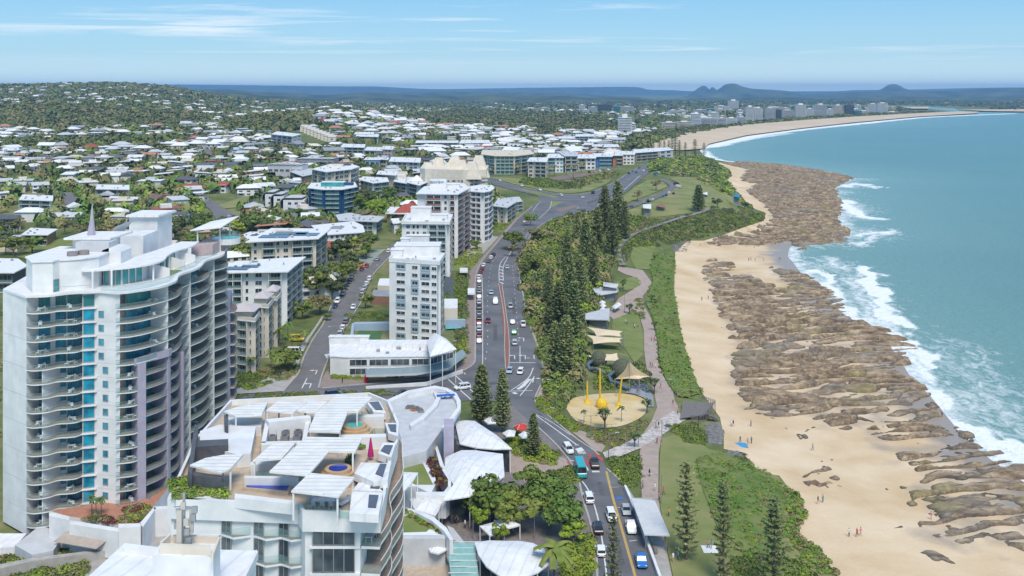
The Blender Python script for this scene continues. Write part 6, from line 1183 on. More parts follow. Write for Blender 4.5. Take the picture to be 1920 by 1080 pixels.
merge('garden_shrubs',np.concatenate(it),SH,GM,'mixed garden shrubs and hedges along paths, roads and lawns')
q=np.r_[scat([(1228,470),(1266,474),(1264,547),(1272,594),(1279,635),(1297,695),(1316,738),(1290,750),(1264,742),(1245,710),(1235,675),(1232,640),(1222,595),(1216,548),(1225,520),(1218,505),(1226,480)],1300,.3,1.1,.8,4,[.35,.35,.2,.1]),scat([(1303,862),(1350,850),(1400,864),(1450,892),(1490,930),(1500,962),(1485,1003),(1530,1035),(1560,1080),(1500,1075),(1440,1050),(1400,1052),(1345,995),(1316,922)],600,.25,.8,.7,4,[.35,.35,.2,.1]),scat([(1470,915),(1500,935),(1510,965),(1492,1005),(1540,1035),(1570,1080),(1545,1080),(1475,1010),(1480,960)],160,.5,1.1,.8,4,[.2,.3,.4,.1])];q[:,2]+=.42;q[:,4]*=.95;merge('dune_plants',q,SHB,GC,'creeping dune plants covering the slopes above the beach')
# stone scatter on the creeper slope and by the deck
def rock_tpl(seed):
 rng=np.random.default_rng(seed);a=np.array([(-1,-1,0),(1,-1,0),(1,1,0),(-1,1,0),(-.7,-.7,.9),(.7,-.7,.8),(.7,.7,1),(-.7,.7,.8)],float);a+=rng.normal(size=a.shape)*.2;return a,np.array([(0,1,5,4),(1,2,6,5),(2,3,7,6),(3,0,4,7),(4,5,6,7)])
RK=[rock_tpl(i)for i in range(5)]
STONE=mat('armour_stone',(.24,.23,.23),.9,col2=(.14,.135,.13),scale=1.5,bump=.3)
merge('slope_stones',np.r_[scat([(1244,480),(1262,480),(1262,500),(1250,560),(1262,620),(1280,690),(1296,735),(1275,735),(1255,690),(1240,640),(1232,600),(1245,540)],420,.2,.55,.6,1)],RK,[mat('pale_stone',(.36,.34,.31),.9,var=.25)],'pale stones showing through the creeper slope')
for P,n,lab in[([(1255,450),(1285,446),(1295,455),(1285,472),(1262,474)],170,'grey rock revetment at the top of the beach'),([(1322,800),(1345,795),(1356,810),(1352,835),(1325,832)],150,'grey boulders piled below the timber deck'),([(1365,848),(1385,846),(1398,862),(1385,872)],40,'boulders beside the beach ramp')]:
 merge('boulder_pile',scat(P,n,.35,.8,.8,1),RK,[STONE],lab)
# ================================================================= THE TALL WAVY TOWER
TW=thing('apartment_tower','tall white tower with wavy balconies, teal glass, lilac lower walls and a purple spire','apartment tower',(-85,215,6))
OX,OY,OZ=85,-215,-6
def L_(x,y):return(x+85,y-215)
ZT=51.5-6;FH=2.79;NF=16;ZS=[48.5-FH*k-6 for k in range(NF)]
A_,B_,C_,D_,E_,F_,G_,H_,I_,J_=[L_(*p)for p in[(-102.8,210),(-95.1,203.7),(-85.9,208),(-83.8,209),(-83.2,209),(-78.2,207.4),(-71.9,216.7),(-72.6,234),(-72.3,251.6),(-73.5,267)]]
back=[L_(-81,272),L_(-99,262),L_(-106,232)]
body=[A_,B_,L_(-94.3,206.8),L_(-86.1,210.9),C_,D_,F_,L_(-79.6,209.6),L_(-75.2,217.6),L_(-75.6,234),L_(-75.3,251),L_(-76.3,266)]+back
obj('wall',MB().prism(body,-1,ZT-.02,WHITE),TW)
roofp=[A_,(B_[0],B_[1]-.6)]+catmull([L_(-95.1,203.2),L_(-91,204.0),L_(-88,206.6),L_(-85,207.4)],4)+[L_(-82.5,208.2),L_(-78.3,206.6)]+catmull([L_(-76.5,207.6),L_(-72.2,212.6),L_(-70.8,219),L_(-72.4,227),L_(-71.0,236),L_(-72.2,246),L_(-70.6,254),L_(-72.2,262),L_(-73.2,270)],4)+back
obj('roof',MB().prism(roofp,ZT,ZT+.45,WHITE),TW)
def wavy(path,back_,z,th=.22,m=WHITE,rail=True,railm=BGL,h=1.0):
 P=catmull(path,5);b=MB();b.prism(P+back_[::-1],z-th,z,m,DECK);s=obj('balcony',b,TW)
 if rail:
  b=MB()
  for i in range(len(P)-1):b.add([(*P[i],z),(*P[i+1],z),(*P[i+1],z+h),(*P[i],z+h)],[(0,1,2,3)],railm);b.bar((*P[i],z+h),(*P[i+1],z+h),.06,.05,METAL)
  obj('balustrade',b,s)
 return P
W1=[B_,L_(-93.4,203.2),L_(-91.2,204.0),L_(-89.8,205.6),L_(-88.0,206.0),L_(-86.6,206.6),C_];bk1=[L_(-94.3,206.8),L_(-86.1,210.9)]
W2=[L_(-78.9,206.9),L_(-76.2,207.8),L_(-73.6,211.2),L_(-71.6,216.2)];bk2=[L_(-78.0,209.6),L_(-75.1,217.6)]
W3=[L_(-71.6,216.2),L_(-70.9,220),L_(-71.6,225),L_(-72.9,230),L_(-72.6,234)];bk3=[L_(-75.1,217.6),L_(-75.6,234)]
W4=[L_(-72.6,234),L_(-71.2,239),L_(-71.4,245),L_(-72.6,250),L_(-72.2,251.6)];bk4=[L_(-75.6,234),L_(-75.3,251)]
W5=[L_(-72.2,251.6),L_(-70.6,256),L_(-71.2,261),L_(-72.9,265),L_(-73.5,267)];bk5=[L_(-75.3,251),L_(-76.3,266)]
fm={}
def pane_on(p,q,z,w0,w1,h,m,z0=.1,name='window',nm=2,off=.04):
 d=Vector((q[0]-p[0],q[1]-p[1]));a=Vector(p)+d*w0;b_=Vector(p)+d*w1;c=(a+b_)/2;L=(b_-a).length;return obj(name,win_mesh(L,h,m,m if m is TEAL and 0 else MGREY,nm),TW,(c.x,c.y,z+z0),math.atan2(d.y,d.x))
outer=[2.9*0]*8
for k,z in enumerate(ZS):
 g=TEALG if k==0 else TEAL
 wavy(W1,bk1,z)
 pane_on(bk1[0],bk1[1],z,.02,.24,2.3,g);pane_on(bk1[0],bk1[1],z,.36,.56,2.3 if k<5 else 1.3,g,.1 if k<5 else .9);pane_on(bk1[0],bk1[1],z,.60,.97,2.3,g,nm=4)
 if k>=5:b=MB().prism([L_(-92.3,204.2),L_(-92.1,204.2),L_(-90.6,208.6),L_(-90.8,208.6)],z,z+FH-.25,WHITE);obj('partition',b,TW)
 pane_on(C_,D_,z,.08,.92,2.2,g,.35,nm=1)
 obj('floor_band',cached(('fb',),lambda:MB().prism([(C_[0]-.2,C_[1]-.35),(D_[0]+.5,D_[1]-.45),(D_[0]+.5,D_[1]),(C_[0]-.2,C_[1]+.0)],-.22,.05,WHITE)),TW,(0,0,z))
 if k>0:pane_on(D_,F_,z,.17 if k<5 else .34,.35 if k<5 else .52,1.15,g,.9,nm=1)
 lil=k>=5
 P2=W2 if not lil else[W2[0],W2[1],L_(-75.2,208.9)];wavy(P2,bk2 if not lil else[bk2[0],L_(-76.8,211.4)],z)
 pane_on(bk2[0],bk2[1],z,.02,.92 if not lil else .36,2.35,g,nm=5 if not lil else 3)
 if lil:
  wavy([L_(-74.2,210.2),L_(-72.6,213.2),W3[0]],[L_(-76.6,211.9),bk2[1]],z,m=LILAC);pane_on(L_(-76.6,211.9),bk2[1],z,.1,.9,2.2,TEALG,nm=2)
 for j,(W_,b_)in enumerate(((W3,bk3),(W4,bk4),(W5,bk5))):
  wavy(W_,b_,z,m=LILAC if(lil and j==0)else WHITE);pane_on(b_[0],b_[1],z,.04,.5,2.3,TEALG if lil and j==0 else g,nm=3);pane_on(b_[0],b_[1],z,.62,.92,2.2,g,nm=2)
for(x,y),m,z1,z0 in[((-71.9,216.5),WHITE,ZT,ZS[4]),((-72.6,234),WHITE,ZT,-1),((-72.3,251.6),WHITE,ZT,-1),((-73.4,266.8),WHITE,ZT,-1)]:
 obj('fin_wall',MB().prism([L_(x+.3,y-.12),L_(x+.3,y+.12),L_(x-3.4,y+.3),L_(x-3.4,y+.06)],z0,z1,m),TW)
obj('lilac_pier',MB().prism([L_(-75.2,208.9),L_(-74.0,210.3),L_(-76.4,212.2),L_(-77.2,210.9)],-1,ZS[4]-.3,LILAC),TW);obj('lilac_pier',MB().prism([L_(-71.4,216.0),L_(-71.3,217.2),L_(-75.4,218),L_(-75.2,217.2)],-1,ZS[4]+.6,LILAC),TW)
obj('lilac_parapet',MB().prism([L_(-75.6,208.2),L_(-71.2,215.8),L_(-71.0,217),L_(-71.4,217),L_(-75.9,208.6)],ZS[4]-.5,ZS[4]+.9,LILAC),TW)
obj('lilac_pier',MB().prism([L_(-72.4,224.3),L_(-70.9,224.3),L_(-70.9,225),L_(-75.5,225)],-1,ZS[5]+1,LILAC),TW)
obj('lilac_wing',MB().prism([L_(-74.0,267.2),L_(-73.0,269),L_(-75.6,281),L_(-82,281),L_(-80,270)],-1,ZS[4]+1,LILAC),TW)
for k in range(5,NF):
 z=ZS[k];b=MB().prism([L_(-73.2,269.2),L_(-72.0,269.8),L_(-72.6,275),L_(-74.6,280.6),L_(-75.5,280.6)],z-.2,z,WHITE,DECK);bo=obj('balcony',b,TW);pane_on(L_(-73.0,269.1),L_(-75.6,280.9),z,.1,.9,2.2,GLASS,nm=4);b=MB();b.bar(L_(-72.0,269.8)+(z+1,),L_(-72.6,275)+(z+1,),.06,.06,METAL);b.bar(L_(-72.6,275)+(z+1,),L_(-74.6,280.6)+(z+1,),.06,.06,METAL);obj('handrail',b,bo)
for k in range(1,16):b=MB().prism([(A_[0]-.03,A_[1]-.03),(B_[0]-.03,B_[1]-.03),(B_[0],B_[1]+.1),(A_[0],A_[1]+.1)],ZS[k]+.3,ZS[k]+.36,LGREY)if k%2==0 else None;b and obj('wall_groove',b,TW)
for k in range(1,16):obj('wall_groove',MB().prism([(D_[0]+.02,D_[1]-.025),(F_[0],F_[1]-.025),(F_[0],F_[1]+.1),(D_[0],D_[1]+.1)],ZS[k]+.05,ZS[k]+.1,LGREY),TW)
# crown of the tower
Z=ZT+.45
drum=[L_(-95.0,206),L_(-91.2,206.6),L_(-90.6,208.2)]+catmull([L_(-90.6,208.2),L_(-88.6,208.8),L_(-86.4,210.4),L_(-84.6,213)],4)+[L_(-84.6,224),L_(-98,226),L_(-99,212)]
obj('penthouse_wall',MB().prism(drum,Z+.003,Z+6.0,WHITE),TW);obj('penthouse_roof',MB().prism(inset(drum if area(drum)>0 else drum[::-1],[-.25]*len(drum)),Z+6.0,Z+6.25,ROOFW),TW)
for x,y in((-90,213),(-88.4,214.6)):obj('water_tank',MB().tube([(*L_(x,y),Z+6.26),(*L_(x,y),Z+7.1)],1.1,mat('tank_grey',(.25,.22,.22),.7),16),TW)
b=MB();[b.bar((*L_(p[0],p[1]),Z+1.1),(*L_(q[0],q[1]),Z+1.1),.06,.06,METAL)or b.add([(*L_(*p),Z+.1),(*L_(*q),Z+.1),(*L_(*q),Z+1.05),(*L_(*p),Z+1.05)],[(0,1,2,3)],BGL)for p,q in[((-90.9,206.2),(-87.6,206.9)),((-87.6,206.9),(-84.6,208.6))]];obj('terrace_railing',b,TW)
pane_on(L_(-91.1,206.55),L_(-90.6,208),Z,.1,.9,2.3,TEALG,0.1,nm=1)
obj('stair_house',MB().prism([L_(-94.2,223),L_(-87.4,223),L_(-87.0,231),L_(-94.2,231)],Z+.003,Z+8.3,WHITE),TW);obj('stair_house_roof',MB().prism([L_(-95.4,221.2),L_(-85.4,221.2),L_(-84.6,232),L_(-95,232)],Z+8.3,Z+8.7,ROOFW),TW)
obj('low_plant_box',MB().prism([L_(-91.5,218),L_(-84.5,218),L_(-84.5,222.9),L_(-91.5,222.9)],Z+6.26,Z+8.2,LGREY),TW)
b=MB();b.tube([(*L_(-91.4,226),Z+8.7),(*L_(-91.3,226),Z+12.0),(*L_(-91.2,226),Z+15.6)],[.95,.42,.04],LILAC,8);obj('spire',b,TW)
sweep=[(-84.4,0.003),(-84.4,6.2),(-83.0,6.0),(-82.4,7.2),(-81.4,9.4),(-80.2,10.0),(-78.4,9.8),(-77.6,8.8),(-77.6,.003)]
b=MB();n=len(sweep);b.add([(x+85,1.0*yy,Z+z_)for yy in(3.0,9.0)for x,z_ in[(sx,sz*.86)for sx,sz in[(a-4.4,c*.82)for a,c in sweep]]],[tuple(range(n)),tuple(range(2*n-1,n-1,-1))]+[(i,n+i,n+(i+1)%n,(i+1)%n)for i in range(n)],WHITE);obj('swept_parapet_wall',b,TW)
obj('lift_tower',MB().prism([L_(-90.0,238),L_(-84.4,238),L_(-84.4,248),L_(-90.0,248)],Z+.003,Z+6.8,WHITE),TW);obj('lift_tower',MB().prism([L_(-92.4,251),L_(-85.6,251),L_(-85,260),L_(-92.4,260)],Z+.003,Z+9.6,WHITE),TW);obj('lift_tower_roof',MB().prism([L_(-92.8,250),L_(-85,250),L_(-84.2,261),L_(-92.8,261)],Z+9.6,Z+10.1,ROOFW),TW)
b=MB();[b.bar((*L_(-92.6,239+t),Z+6.0),(*L_(-90.6,239+t),Z+9),.3,.12,ROOFW)for t in range(0,9,2)];b.prism([L_(-93.2,238),L_(-90.4,238),L_(-90.4,248),L_(-93.2,248)],[Z+6,Z+8.9,Z+8.9,Z+6],[Z+6.2,Z+9.1,Z+9.1,Z+6.2],LGREY);obj('louvre_screen',b,TW)
# wavy canopy over the roof terraces with glazed penthouse rooms below
can=catmull([L_(-86.6,209.4),L_(-83,210.6),L_(-80,212.4),L_(-77.4,214.6),L_(-75.2,218.4),L_(-74.6,223),L_(-75.8,229),L_(-76.0,236),L_(-74.6,243),L_(-75.2,250)],4)
obj('wavy_canopy',MB().prism(can+[L_(-79.5,250),L_(-81,236),L_(-82.5,226),L_(-86,222),L_(-89,214)],Z+3.5,Z+3.8,ROOFW),TW)
obj('penthouse_wall',MB().prism([L_(-84.2,214.2),L_(-80.5,214.6),L_(-77.8,219),L_(-78.2,225),L_(-84,226)],Z+.003,Z+3.49,WHITE),TW);obj('penthouse_wall',MB().prism([L_(-80.5,228),L_(-77.6,228.6),L_(-77.0,238),L_(-77.4,249),L_(-81,249)],Z+.003,Z+3.49,WHITE),TW)
for p,q,n in[(L_(-84.2,214.2),L_(-80.5,214.6),3),(L_(-80.5,214.6),L_(-77.8,219),3),(L_(-77.6,228.6),L_(-77.0,238),3)]:
 for j in range(n):pane_on(p,q,Z,(j+.15)/n,(j+.8)/n,2.7,TEALG,.2,nm=1)
for x,y in[(-84.6,209.8),(-81.4,211.4),(-75.6,219.2),(-75.2,225),(-76.4,231.5),(-75,241)]:obj('canopy_post',MB().tube([(*L_(x,y),Z),(*L_(x,y),Z+3.5)],.22,WHITE,8),TW)
P=catmull([L_(-82.5,208.6),L_(-78.5,207.6),L_(-76.0,209),L_(-73.4,213.2),L_(-72.0,219),L_(-73.4,227),L_(-72.2,236),L_(-73.2,246),L_(-72.0,254)],5);b=MB()
for i in range(len(P)-1):b.add([(*P[i],Z),(*P[i+1],Z),(*P[i+1],Z+1.1),(*P[i],Z+1.1)],[(0,1,2,3)],BGL);b.bar((*P[i],Z+1.12),(*P[i+1],Z+1.12),.07,.05,METAL)
obj('roof_balustrade',b,TW)
for y in(222.5,232.6,240.5):obj('terrace_divider',MB().prism([L_(-77.6,y),L_(-73.2,y-.1),L_(-73.2,y+.15),L_(-77.6,y+.25)],[Z+.003]*4,[Z+3.2,Z+2.0,Z+2.0,Z+3.2],WHITE),TW)
obj('terrace_lawn',MB().prism([L_(-77.4,225.4),L_(-73.8,225.4),L_(-73.6,232),L_(-77.4,232)],Z+.003,Z+.08,LAWNG),TW)
obj('end_canopy',MB().prism([L_(-78,252),L_(-71.6,256),L_(-70.8,270),L_(-77,266)],[Z+6,Z+6.2,Z+7.4,Z+6.4],[Z+6.2,Z+6.4,Z+7.6,Z+6.6],ROOFW),TW)
for x,y in((-76.8,254),(-72.6,258.5),(-72.2,266)):obj('canopy_post',MB().tube([(*L_(x,y),Z),(*L_(x,y),Z+6.1)],.2,WHITE,8),TW)
obj('roof_deck',MB().prism([L_(-77.4,251),L_(-72.8,253),L_(-72.2,268),L_(-77,268)],Z+.003,Z+2.6,mat('pinkish_deck',(.45,.36,.36),.8,var=.1)),TW)
b=MB();b.tube([(*L_(-71.9,262),Z+1.6),(*L_(-71.9,262),Z+3.0)],3.4,WHITE,20);b.tube([(*L_(-71.9,262),Z+3.005),(*L_(-71.9,262),Z+3.05)],3.1,POOLT,20);
for j in range(14):t0=-1.9+j*.3;t1=t0+.3;q=lambda t,z_:(13.1+3.3*math.cos(t),47+3.3*math.sin(t),z_);b.add([q(t0,Z+3),q(t1,Z+3),q(t1,Z+4.4),q(t0,Z+4.4)],[(0,1,2,3)],BGL)
obj('rooftop_pool',b,TW)
# white furniture on the balconies
def ch_mesh():
 b=MB();b.box(-.25,-.25,.4,.25,.25,.46,WHITE);b.box(-.25,.2,.46,.25,.26,.95,WHITE)
 for x in(-.22,.22):
  for y in(-.22,.22):b.box(x-.025,y-.025,0,x+.025,y+.025,.4,WHITE)
 return b.mesh('patio_chair')
def tb_mesh(w=1.2,d=.8):
 b=MB();b.box(-w/2,-d/2,.68,w/2,d/2,.74,WHITE)
 for x in(-w*.42,w*.42):
  for y in(-d*.38,d*.38):b.box(x-.03,y-.03,0,x+.03,y+.03,.68,WHITE)
 return b.mesh('patio_table')
CHM=ch_mesh();TBM=tb_mesh();LOUNGE=MB().box(-.32,-.9,.25,.32,.5,.34,WHITE).add([(-.32,.5,.3),(.32,.5,.3),(.32,1.0,.8),(-.32,1.0,.8)],[(0,1,2,3)],WHITE).box(-.3,-.85,0,-.24,.45,.25,METAL).box(.24,-.85,0,.3,.45,.25,METAL).mesh('sun_lounger')
GF='white furniture on the tall wavy tower balconies'
for k,z in enumerate(ZS):
 for(x,y)in((-92.7,204.9),(-88.0,207.4),(-76.6,209.0)if k>=5 else(-73.8,213.6),(-73.3,221.5),(-73.4,240)):
  if R.random()<.15:continue
  x+=R.uniform(-.3,.3);y+=R.uniform(-.2,.2);r=R.uniform(0,3);tag(obj('patio_table',TBM,None,(x,y,z+6),r),'white patio table on a balcony of the tall wavy tower','table',GF)
  for s_ in(-1,1):tag(obj('patio_chair',CHM,None,(x+s_*.95*math.cos(r),y+s_*.95*math.sin(r),z+6),r+s_*1.57),'white patio chair on a balcony of the tall wavy tower','chair',GF)
# podium garden, awning, walls at the tower foot
def wbox(name,P,z0,z1,m,lab,cat,mtop=None,group=None):
 """upright block from ground-plan pixel corners read at height z1 (top face)"""
 zt=z1 if not isinstance(z1,list)else None;W=[at(px,py,zt if zt is not None else z1[i])for i,(px,py)in enumerate(P)];c=(sum(w[0]for w in W)/len(W),sum(w[1]for w in W)/len(W))
 b=MB().prism([(x-c[0],y-c[1])for x,y in W],z0 if isinstance(z0,list)else z0,z1 if not isinstance(z1,list)else list(z1),m,mtop)
 o=obj(name,b,None,(c[0],c[1],0));tag(o,lab,cat,group)if lab else None;return o
def kids(name,P,z0,z1,m,parent,mtop=None):
 W=[at(px,py,z1 if not isinstance(z1,list)else z1[i])for i,(px,py)in enumerate(P)];l=parent.location;bl=[v-l.z for v in z0]if isinstance(z0,list)else z0-l.z;tl=[v-l.z for v in z1]if isinstance(z1,list)else z1-l.z
 return obj(name,MB().prism([(x-l.x,y-l.y)for x,y in W],bl,tl,m,mtop),parent)
PO=thing('garden_podium','white walled garden podium at the foot of the tall wavy tower','podium',(-80,195,6))
kids('terrace',[(95,958),(200,940),(280,935),(345,880),(285,952),(262,980),(222,985),(170,974),(128,968)],6,9.5,WHITE,PO,TERR)
for P,z0,z1 in[([(92,960),(130,968),(130,975),(92,967)],5,10.6),([(130,975),(222,990),(222,997),(130,982)],5,10.2),([(222,982),(264,981),(264,988),(222,990)],3,10.8),([(262,981),(288,951),(293,952),(268,988)],3,10.8),([(288,950),(322,948),(322,954),(289,955)],3,10.8)]:kids('garden_wall',P,z0,z1,WHITE,PO)
kids('flat_roof',[(28,1022),(75,985),(122,1000),(100,1032),(60,1040)],3,6.5,LGREY,PO);kids('entry_roof',[(-20,1000),(50,1000),(28,1025),(-30,1030)],3,6.0,ROOFW,PO)
psheet('driveway',[(-60,1002),(30,1004),(130,1000),(330,940),(480,960),(480,1130),(-60,1130)],CONC,.09,3)
aw=wbox('awning',[(100,1015),(135,988),(217,1000),(180,1029)],[7.2,8.8,8.8,7.2],[7.3,8.9,8.9,7.3],mat('taupe_awning',(.42,.35,.30),.8,var=.15),'taupe sloping canvas awning over the glass garden room','awning')
for k,(px,py,H)in enumerate([(172,965,4.2),(180,968,4.6),(190,966,4)]):plant('palm',px,py,H,'small palm on the terracotta podium garden','palm tree',LEAF_PAND,'palms on the podium garden',k,xy=at(px,py,9.5)).location.z=9.5
def on(P,z,n,s0,s1,mi,h=1.0):
 W=[at(px,py,z)for px,py in P];xs=[p[0]for p in W];ys=[p[1]for p in W];X=rngS.uniform(min(xs),max(xs),n*8);Y=rngS.uniform(min(ys),max(ys),n*8);k=inside(X,Y,W);X=X[k][:n];Y=Y[k][:n];s=rngS.uniform(s0,s1,len(X));return np.c_[X,Y,np.full(len(X),z),s,s*h,rngS.choice(mi,len(X))]
merge('podium_garden',np.r_[on([(150,975),(215,985),(218,975),(175,965)],9.6,40,.4,.9,[0,2,4]),on([(225,980),(262,978),(285,955),(262,945),(235,955)],9.6,60,.5,1.1,[1,3,4,2])],SH,GM,'podium garden shrubs, green and dark red')
merge('lower_garden',np.r_[scat([(-10,1005),(35,1030),(50,1055),(0,1060),(-30,1050)],70,.6,1.4,1,[0,1,2,4]),scat([(78,1025),(180,1030),(215,1020),(190,1040),(80,1048)],120,.6,1.3,1,[0,1,2,3]),scat([(0,1058),(165,1050),(160,1100),(-30,1110)],220,.7,1.6,1,[0,1,2,3])],SH,GM,'shrub beds around the podium and driveway wall')
wbox('curved_garden_wall',[(0,1058),(60,1046),(140,1036),(205,1028),(205,1032),(140,1041),(60,1052),(0,1066)],3,6.2,CONC,'long low curved concrete garden wall between two shrub beds','wall')
# nearest white block with telecom gear, bottom edge
NB=thing('apartment_tower','nearest white roofed tower top, bottom edge, carrying telecom panels','apartment tower',(-30,95,6))
kids('main_roof',[(232,1020),(298,1028),(480,1032),(468,1062),(455,1090),(440,1300),(60,1300),(150,1095)],6,50,WHITE,NB,ROOFW)
kids('lift_tower',[(286,1040),(372,1044),(400,1040),(413,1002),(350,1000),(318,1002),(302,1018)],50,54,WHITE,NB,ROOFW)
for P,z0,z1 in[([(300,1018),(396,1022),(396,1026),(300,1022)],54.004,54.7),([(300,1016),(318,1001),(321,1001),(303,1018)],54.004,54.7),([(318,1001),(414,1003),(414,1006),(318,1004)],54.004,54.6),([(410,1005),(414,1003),(400,1040),(396,1040)],54.004,54.6)]:kids('parapet',P,z0,z1,CREAM,NB)
for P in[([(233,1018),(298,1026),(298,1029),(232,1022)]),([(480,1030),(484,1034),(455,1092),(450,1092)])]:kids('parapet',P,50.004,50.7,WHITE,NB)
x0,y0=at(345,1012,54.7);TM=thing('antenna_cluster','cluster of beige telecom panel antennas and boxes on the nearest roof','antenna',(x0,y0,54.0))
obj('mast',MB().tube([(0,0,0),(0,0,4.6)],.12,METAL,8),TM)
PANEL=mat('beige_plastic',(.50,.46,.42),.6,var=.1)
for a,r,w,z0,z1 in[(-2.0,.55,.42,.4,3.3),(.2,.6,.3,1.2,3.2),(2.2,.6,.3,1.0,3.4)]:x=r*math.cos(a);y=r*math.sin(a);obj('panel_antenna',MB().box(x-w/2,y-.12,z0,x+w/2,y+.12,z1,PANEL),TM)
for k in range(7):x,y,z=[(.35,-.3,1.5),(.8,-.1,2.6),(.3,-.35,2.3),(-.6,0,1.9),(.5,-.3,.7),(.0,-.2,3.6),(.9,0,3.2)][k];obj('radio_box',MB().box(x-.2,y-.12,z-.28,x+.2,y+.12,z+.28,[METAL,MGREY,PANEL][k%3]),TM)
b=MB();[b.bar((-.9,.1,z),(1.0,.1,z),.07,.07,METAL)for z in(1.0,2.2,3.4)];obj('bracket',b,TM)
# ================================================================= FOREGROUND APARTMENTS WITH ROOF TERRACES
FB=thing('apartment_tower','white apartment building with roof terraces, white canopies and blue plunge pools, bottom centre','apartment tower',(-28,116,6))
fx,fy=28,-116
foot=[(-39,119),(-23.9,117.5),(-23,115.6),(-16.8,115.2),(-16.6,118.5),(-17.4,126),(-17.6,138),(-18.2,146),(-20.4,156),(-23,159),(-42,156),(-42,139)]
fl_=[(x+fx,y+fy)for x,y in foot];obj('wall',MB().prism(fl_,-1,38.6,WHITE,SANDST),FB)
def fp(px,z=45.3):x,y=at(px,962,45.3);return x+fx,y+fy
def fkid(name,P,z0,z1,m,mtop=None):return kids(name,P,z0,z1,m,FB,mtop)
rim=[(-39.3,118.6),(-24.1,117.1),(-23.2,115.1),(-14.5,114.7),(-14.6,120),(-15,125.6),(-15.2,131),(-15.2,138),(-15.8,145.5),(-18.4,156),(-22,160.3),(-42.4,156.5),(-42.4,139)]
rim=[(x+fx,y+fy)for x,y in rim];inn=inset(rim,[.35]*len(rim));b=MB()
for i in range(len(rim)):j=(i+1)%len(rim);b.prism([rim[i],rim[j],inn[j],inn[i]],37.2,39.5,WHITE)
obj('parapet',b,FB);obj('terrace_floor',MB().prism(inn,38.2,38.72,SANDST),FB)
sidep=[L for L in catmull([(-14.6,116),(-14.0,121),(-14.9,127),(-14.1,134),(-15,142),(-15.9,149),(-18.2,156)],4)];sidep=[(x+fx,y+fy)for x,y in sidep]
for k in range(12):
 z=35.6-3.0*k
 for a,c,h in((586,664,2.55),):
  xa,ya=fp(a);xb,yb=fp(c)
  for j in range(4):obj('window',win_mesh((xb-xa)/4*.93,h,GLASS,METAL,1),FB,(xa+(xb-xa)*(j+.5)/4,-.78,z+.15))
 o=obj('floor_band',MB().prism([(5.6,-.95),(11.2,-.95),(11.2,-.7),(5.6,-.6)],z-.3,z,WHITE),FB)
 for px in(400,464,513):
  x,_=fp(px);yy=119-(x-fx+39)*.1+fy;x0=x-fx+fx
  yy=(119+(117.5-119)*((x-fx+39)/15.1))+fy;obj('window',win_mesh(1.0,2.4,GLASS,METAL,2),FB,(x+.55,yy-.09,z+.2),-.1)
  b=MB().prism([(x+.1,yy-.15),(x+1.6,yy-1.1),(x+3.4,yy-.5)],z-.25,z,WHITE,DECK);bo=obj('balcony',b,FB)
  b=MB();b.add([(x+.1,yy-.15,z),(x+1.6,yy-1.1,z),(x+1.6,yy-1.1,z+1),(x+.1,yy-.15,z+1)],[(0,1,2,3)],BGL);b.add([(x+3.4,yy-.5,z),(x+1.6,yy-1.1,z),(x+1.6,yy-1.1,z+1),(x+3.4,yy-.5,z+1)],[(0,1,2,3)],BGL);obj('balustrade',b,bo)
 # corner and side balconies
 b=MB();b.prism([(11.3,-.9),(13.4,-1.1)]+sidep+[(8.0,40),(10.3,20),(11.2,3)],z-.3,z,WHITE,DECK);bo=obj('balcony',b,FB)
 b=MB();b.add([(11.3,-.9,z),(13.4,-1.1,z),(13.4,-1.1,z+1),(11.3,-.9,z+1)],[(0,1,2,3)],BGL)
 for i in range(len(sidep)-1):b.add([(*sidep[i],z),(*sidep[i+1],z),(*sidep[i+1],z+1.0),(*sidep[i],z+1.0)],[(0,1,2,3)],BGL);b.bar((*sidep[i],z+1),(*sidep[i+1],z+1),.08,.08,WHITE)
 obj('balustrade',b,bo)
 for y in(6,14,22,30):obj('window',win_mesh(5,2.4,GLASS,METAL,3),FB,(10.75-y*.03,y,z+.1),math.pi/2)
tag(obj('patio_table',tb_mesh(2.0,.9),None,(-15.8,116.6,41.6),1.4),'white dining table on the top corner balcony','table')
canm=mat('white_canopy_cloth',(.76,.755,.74),.7,col2=(.64,.635,.62),scale=.5)
CN=[([(631,743),(698,747),(672,774),(652,775),(637,813),(578,811),(592,777)],48,'largest L-shaped roof canopy at the back of the terraces'),([(574,822),(679,824),(666,850),(617,849),(577,894),(505,887)],48,'L-shaped roof canopy in the middle of the terraces'),([(580,890),(665,898),(635,934),(546,924)],47.8,'front square canopy over the dining terrace'),
 ([(522,754),(575,757),(549,777),(499,772)],47.6,'small canopy right of the lens shaped one at the back'),([(572,751),(615,756),(592,776),(557,773)],47.5,'small canopy touching the largest L-shaped one'),([(420,774),(450,764),(502,757),(491,780),(441,783)],47.6,'lens shaped canopy at the back left of the terraces'),([(356,875),(385,862),(419,856),(456,855),(434,880),(414,889)],47.6,'lens shaped canopy over the dark walls, front left'),([(515,831),(556,831),(529,862),(474,867)],47.4,'triangular canopy beside the plant well')]
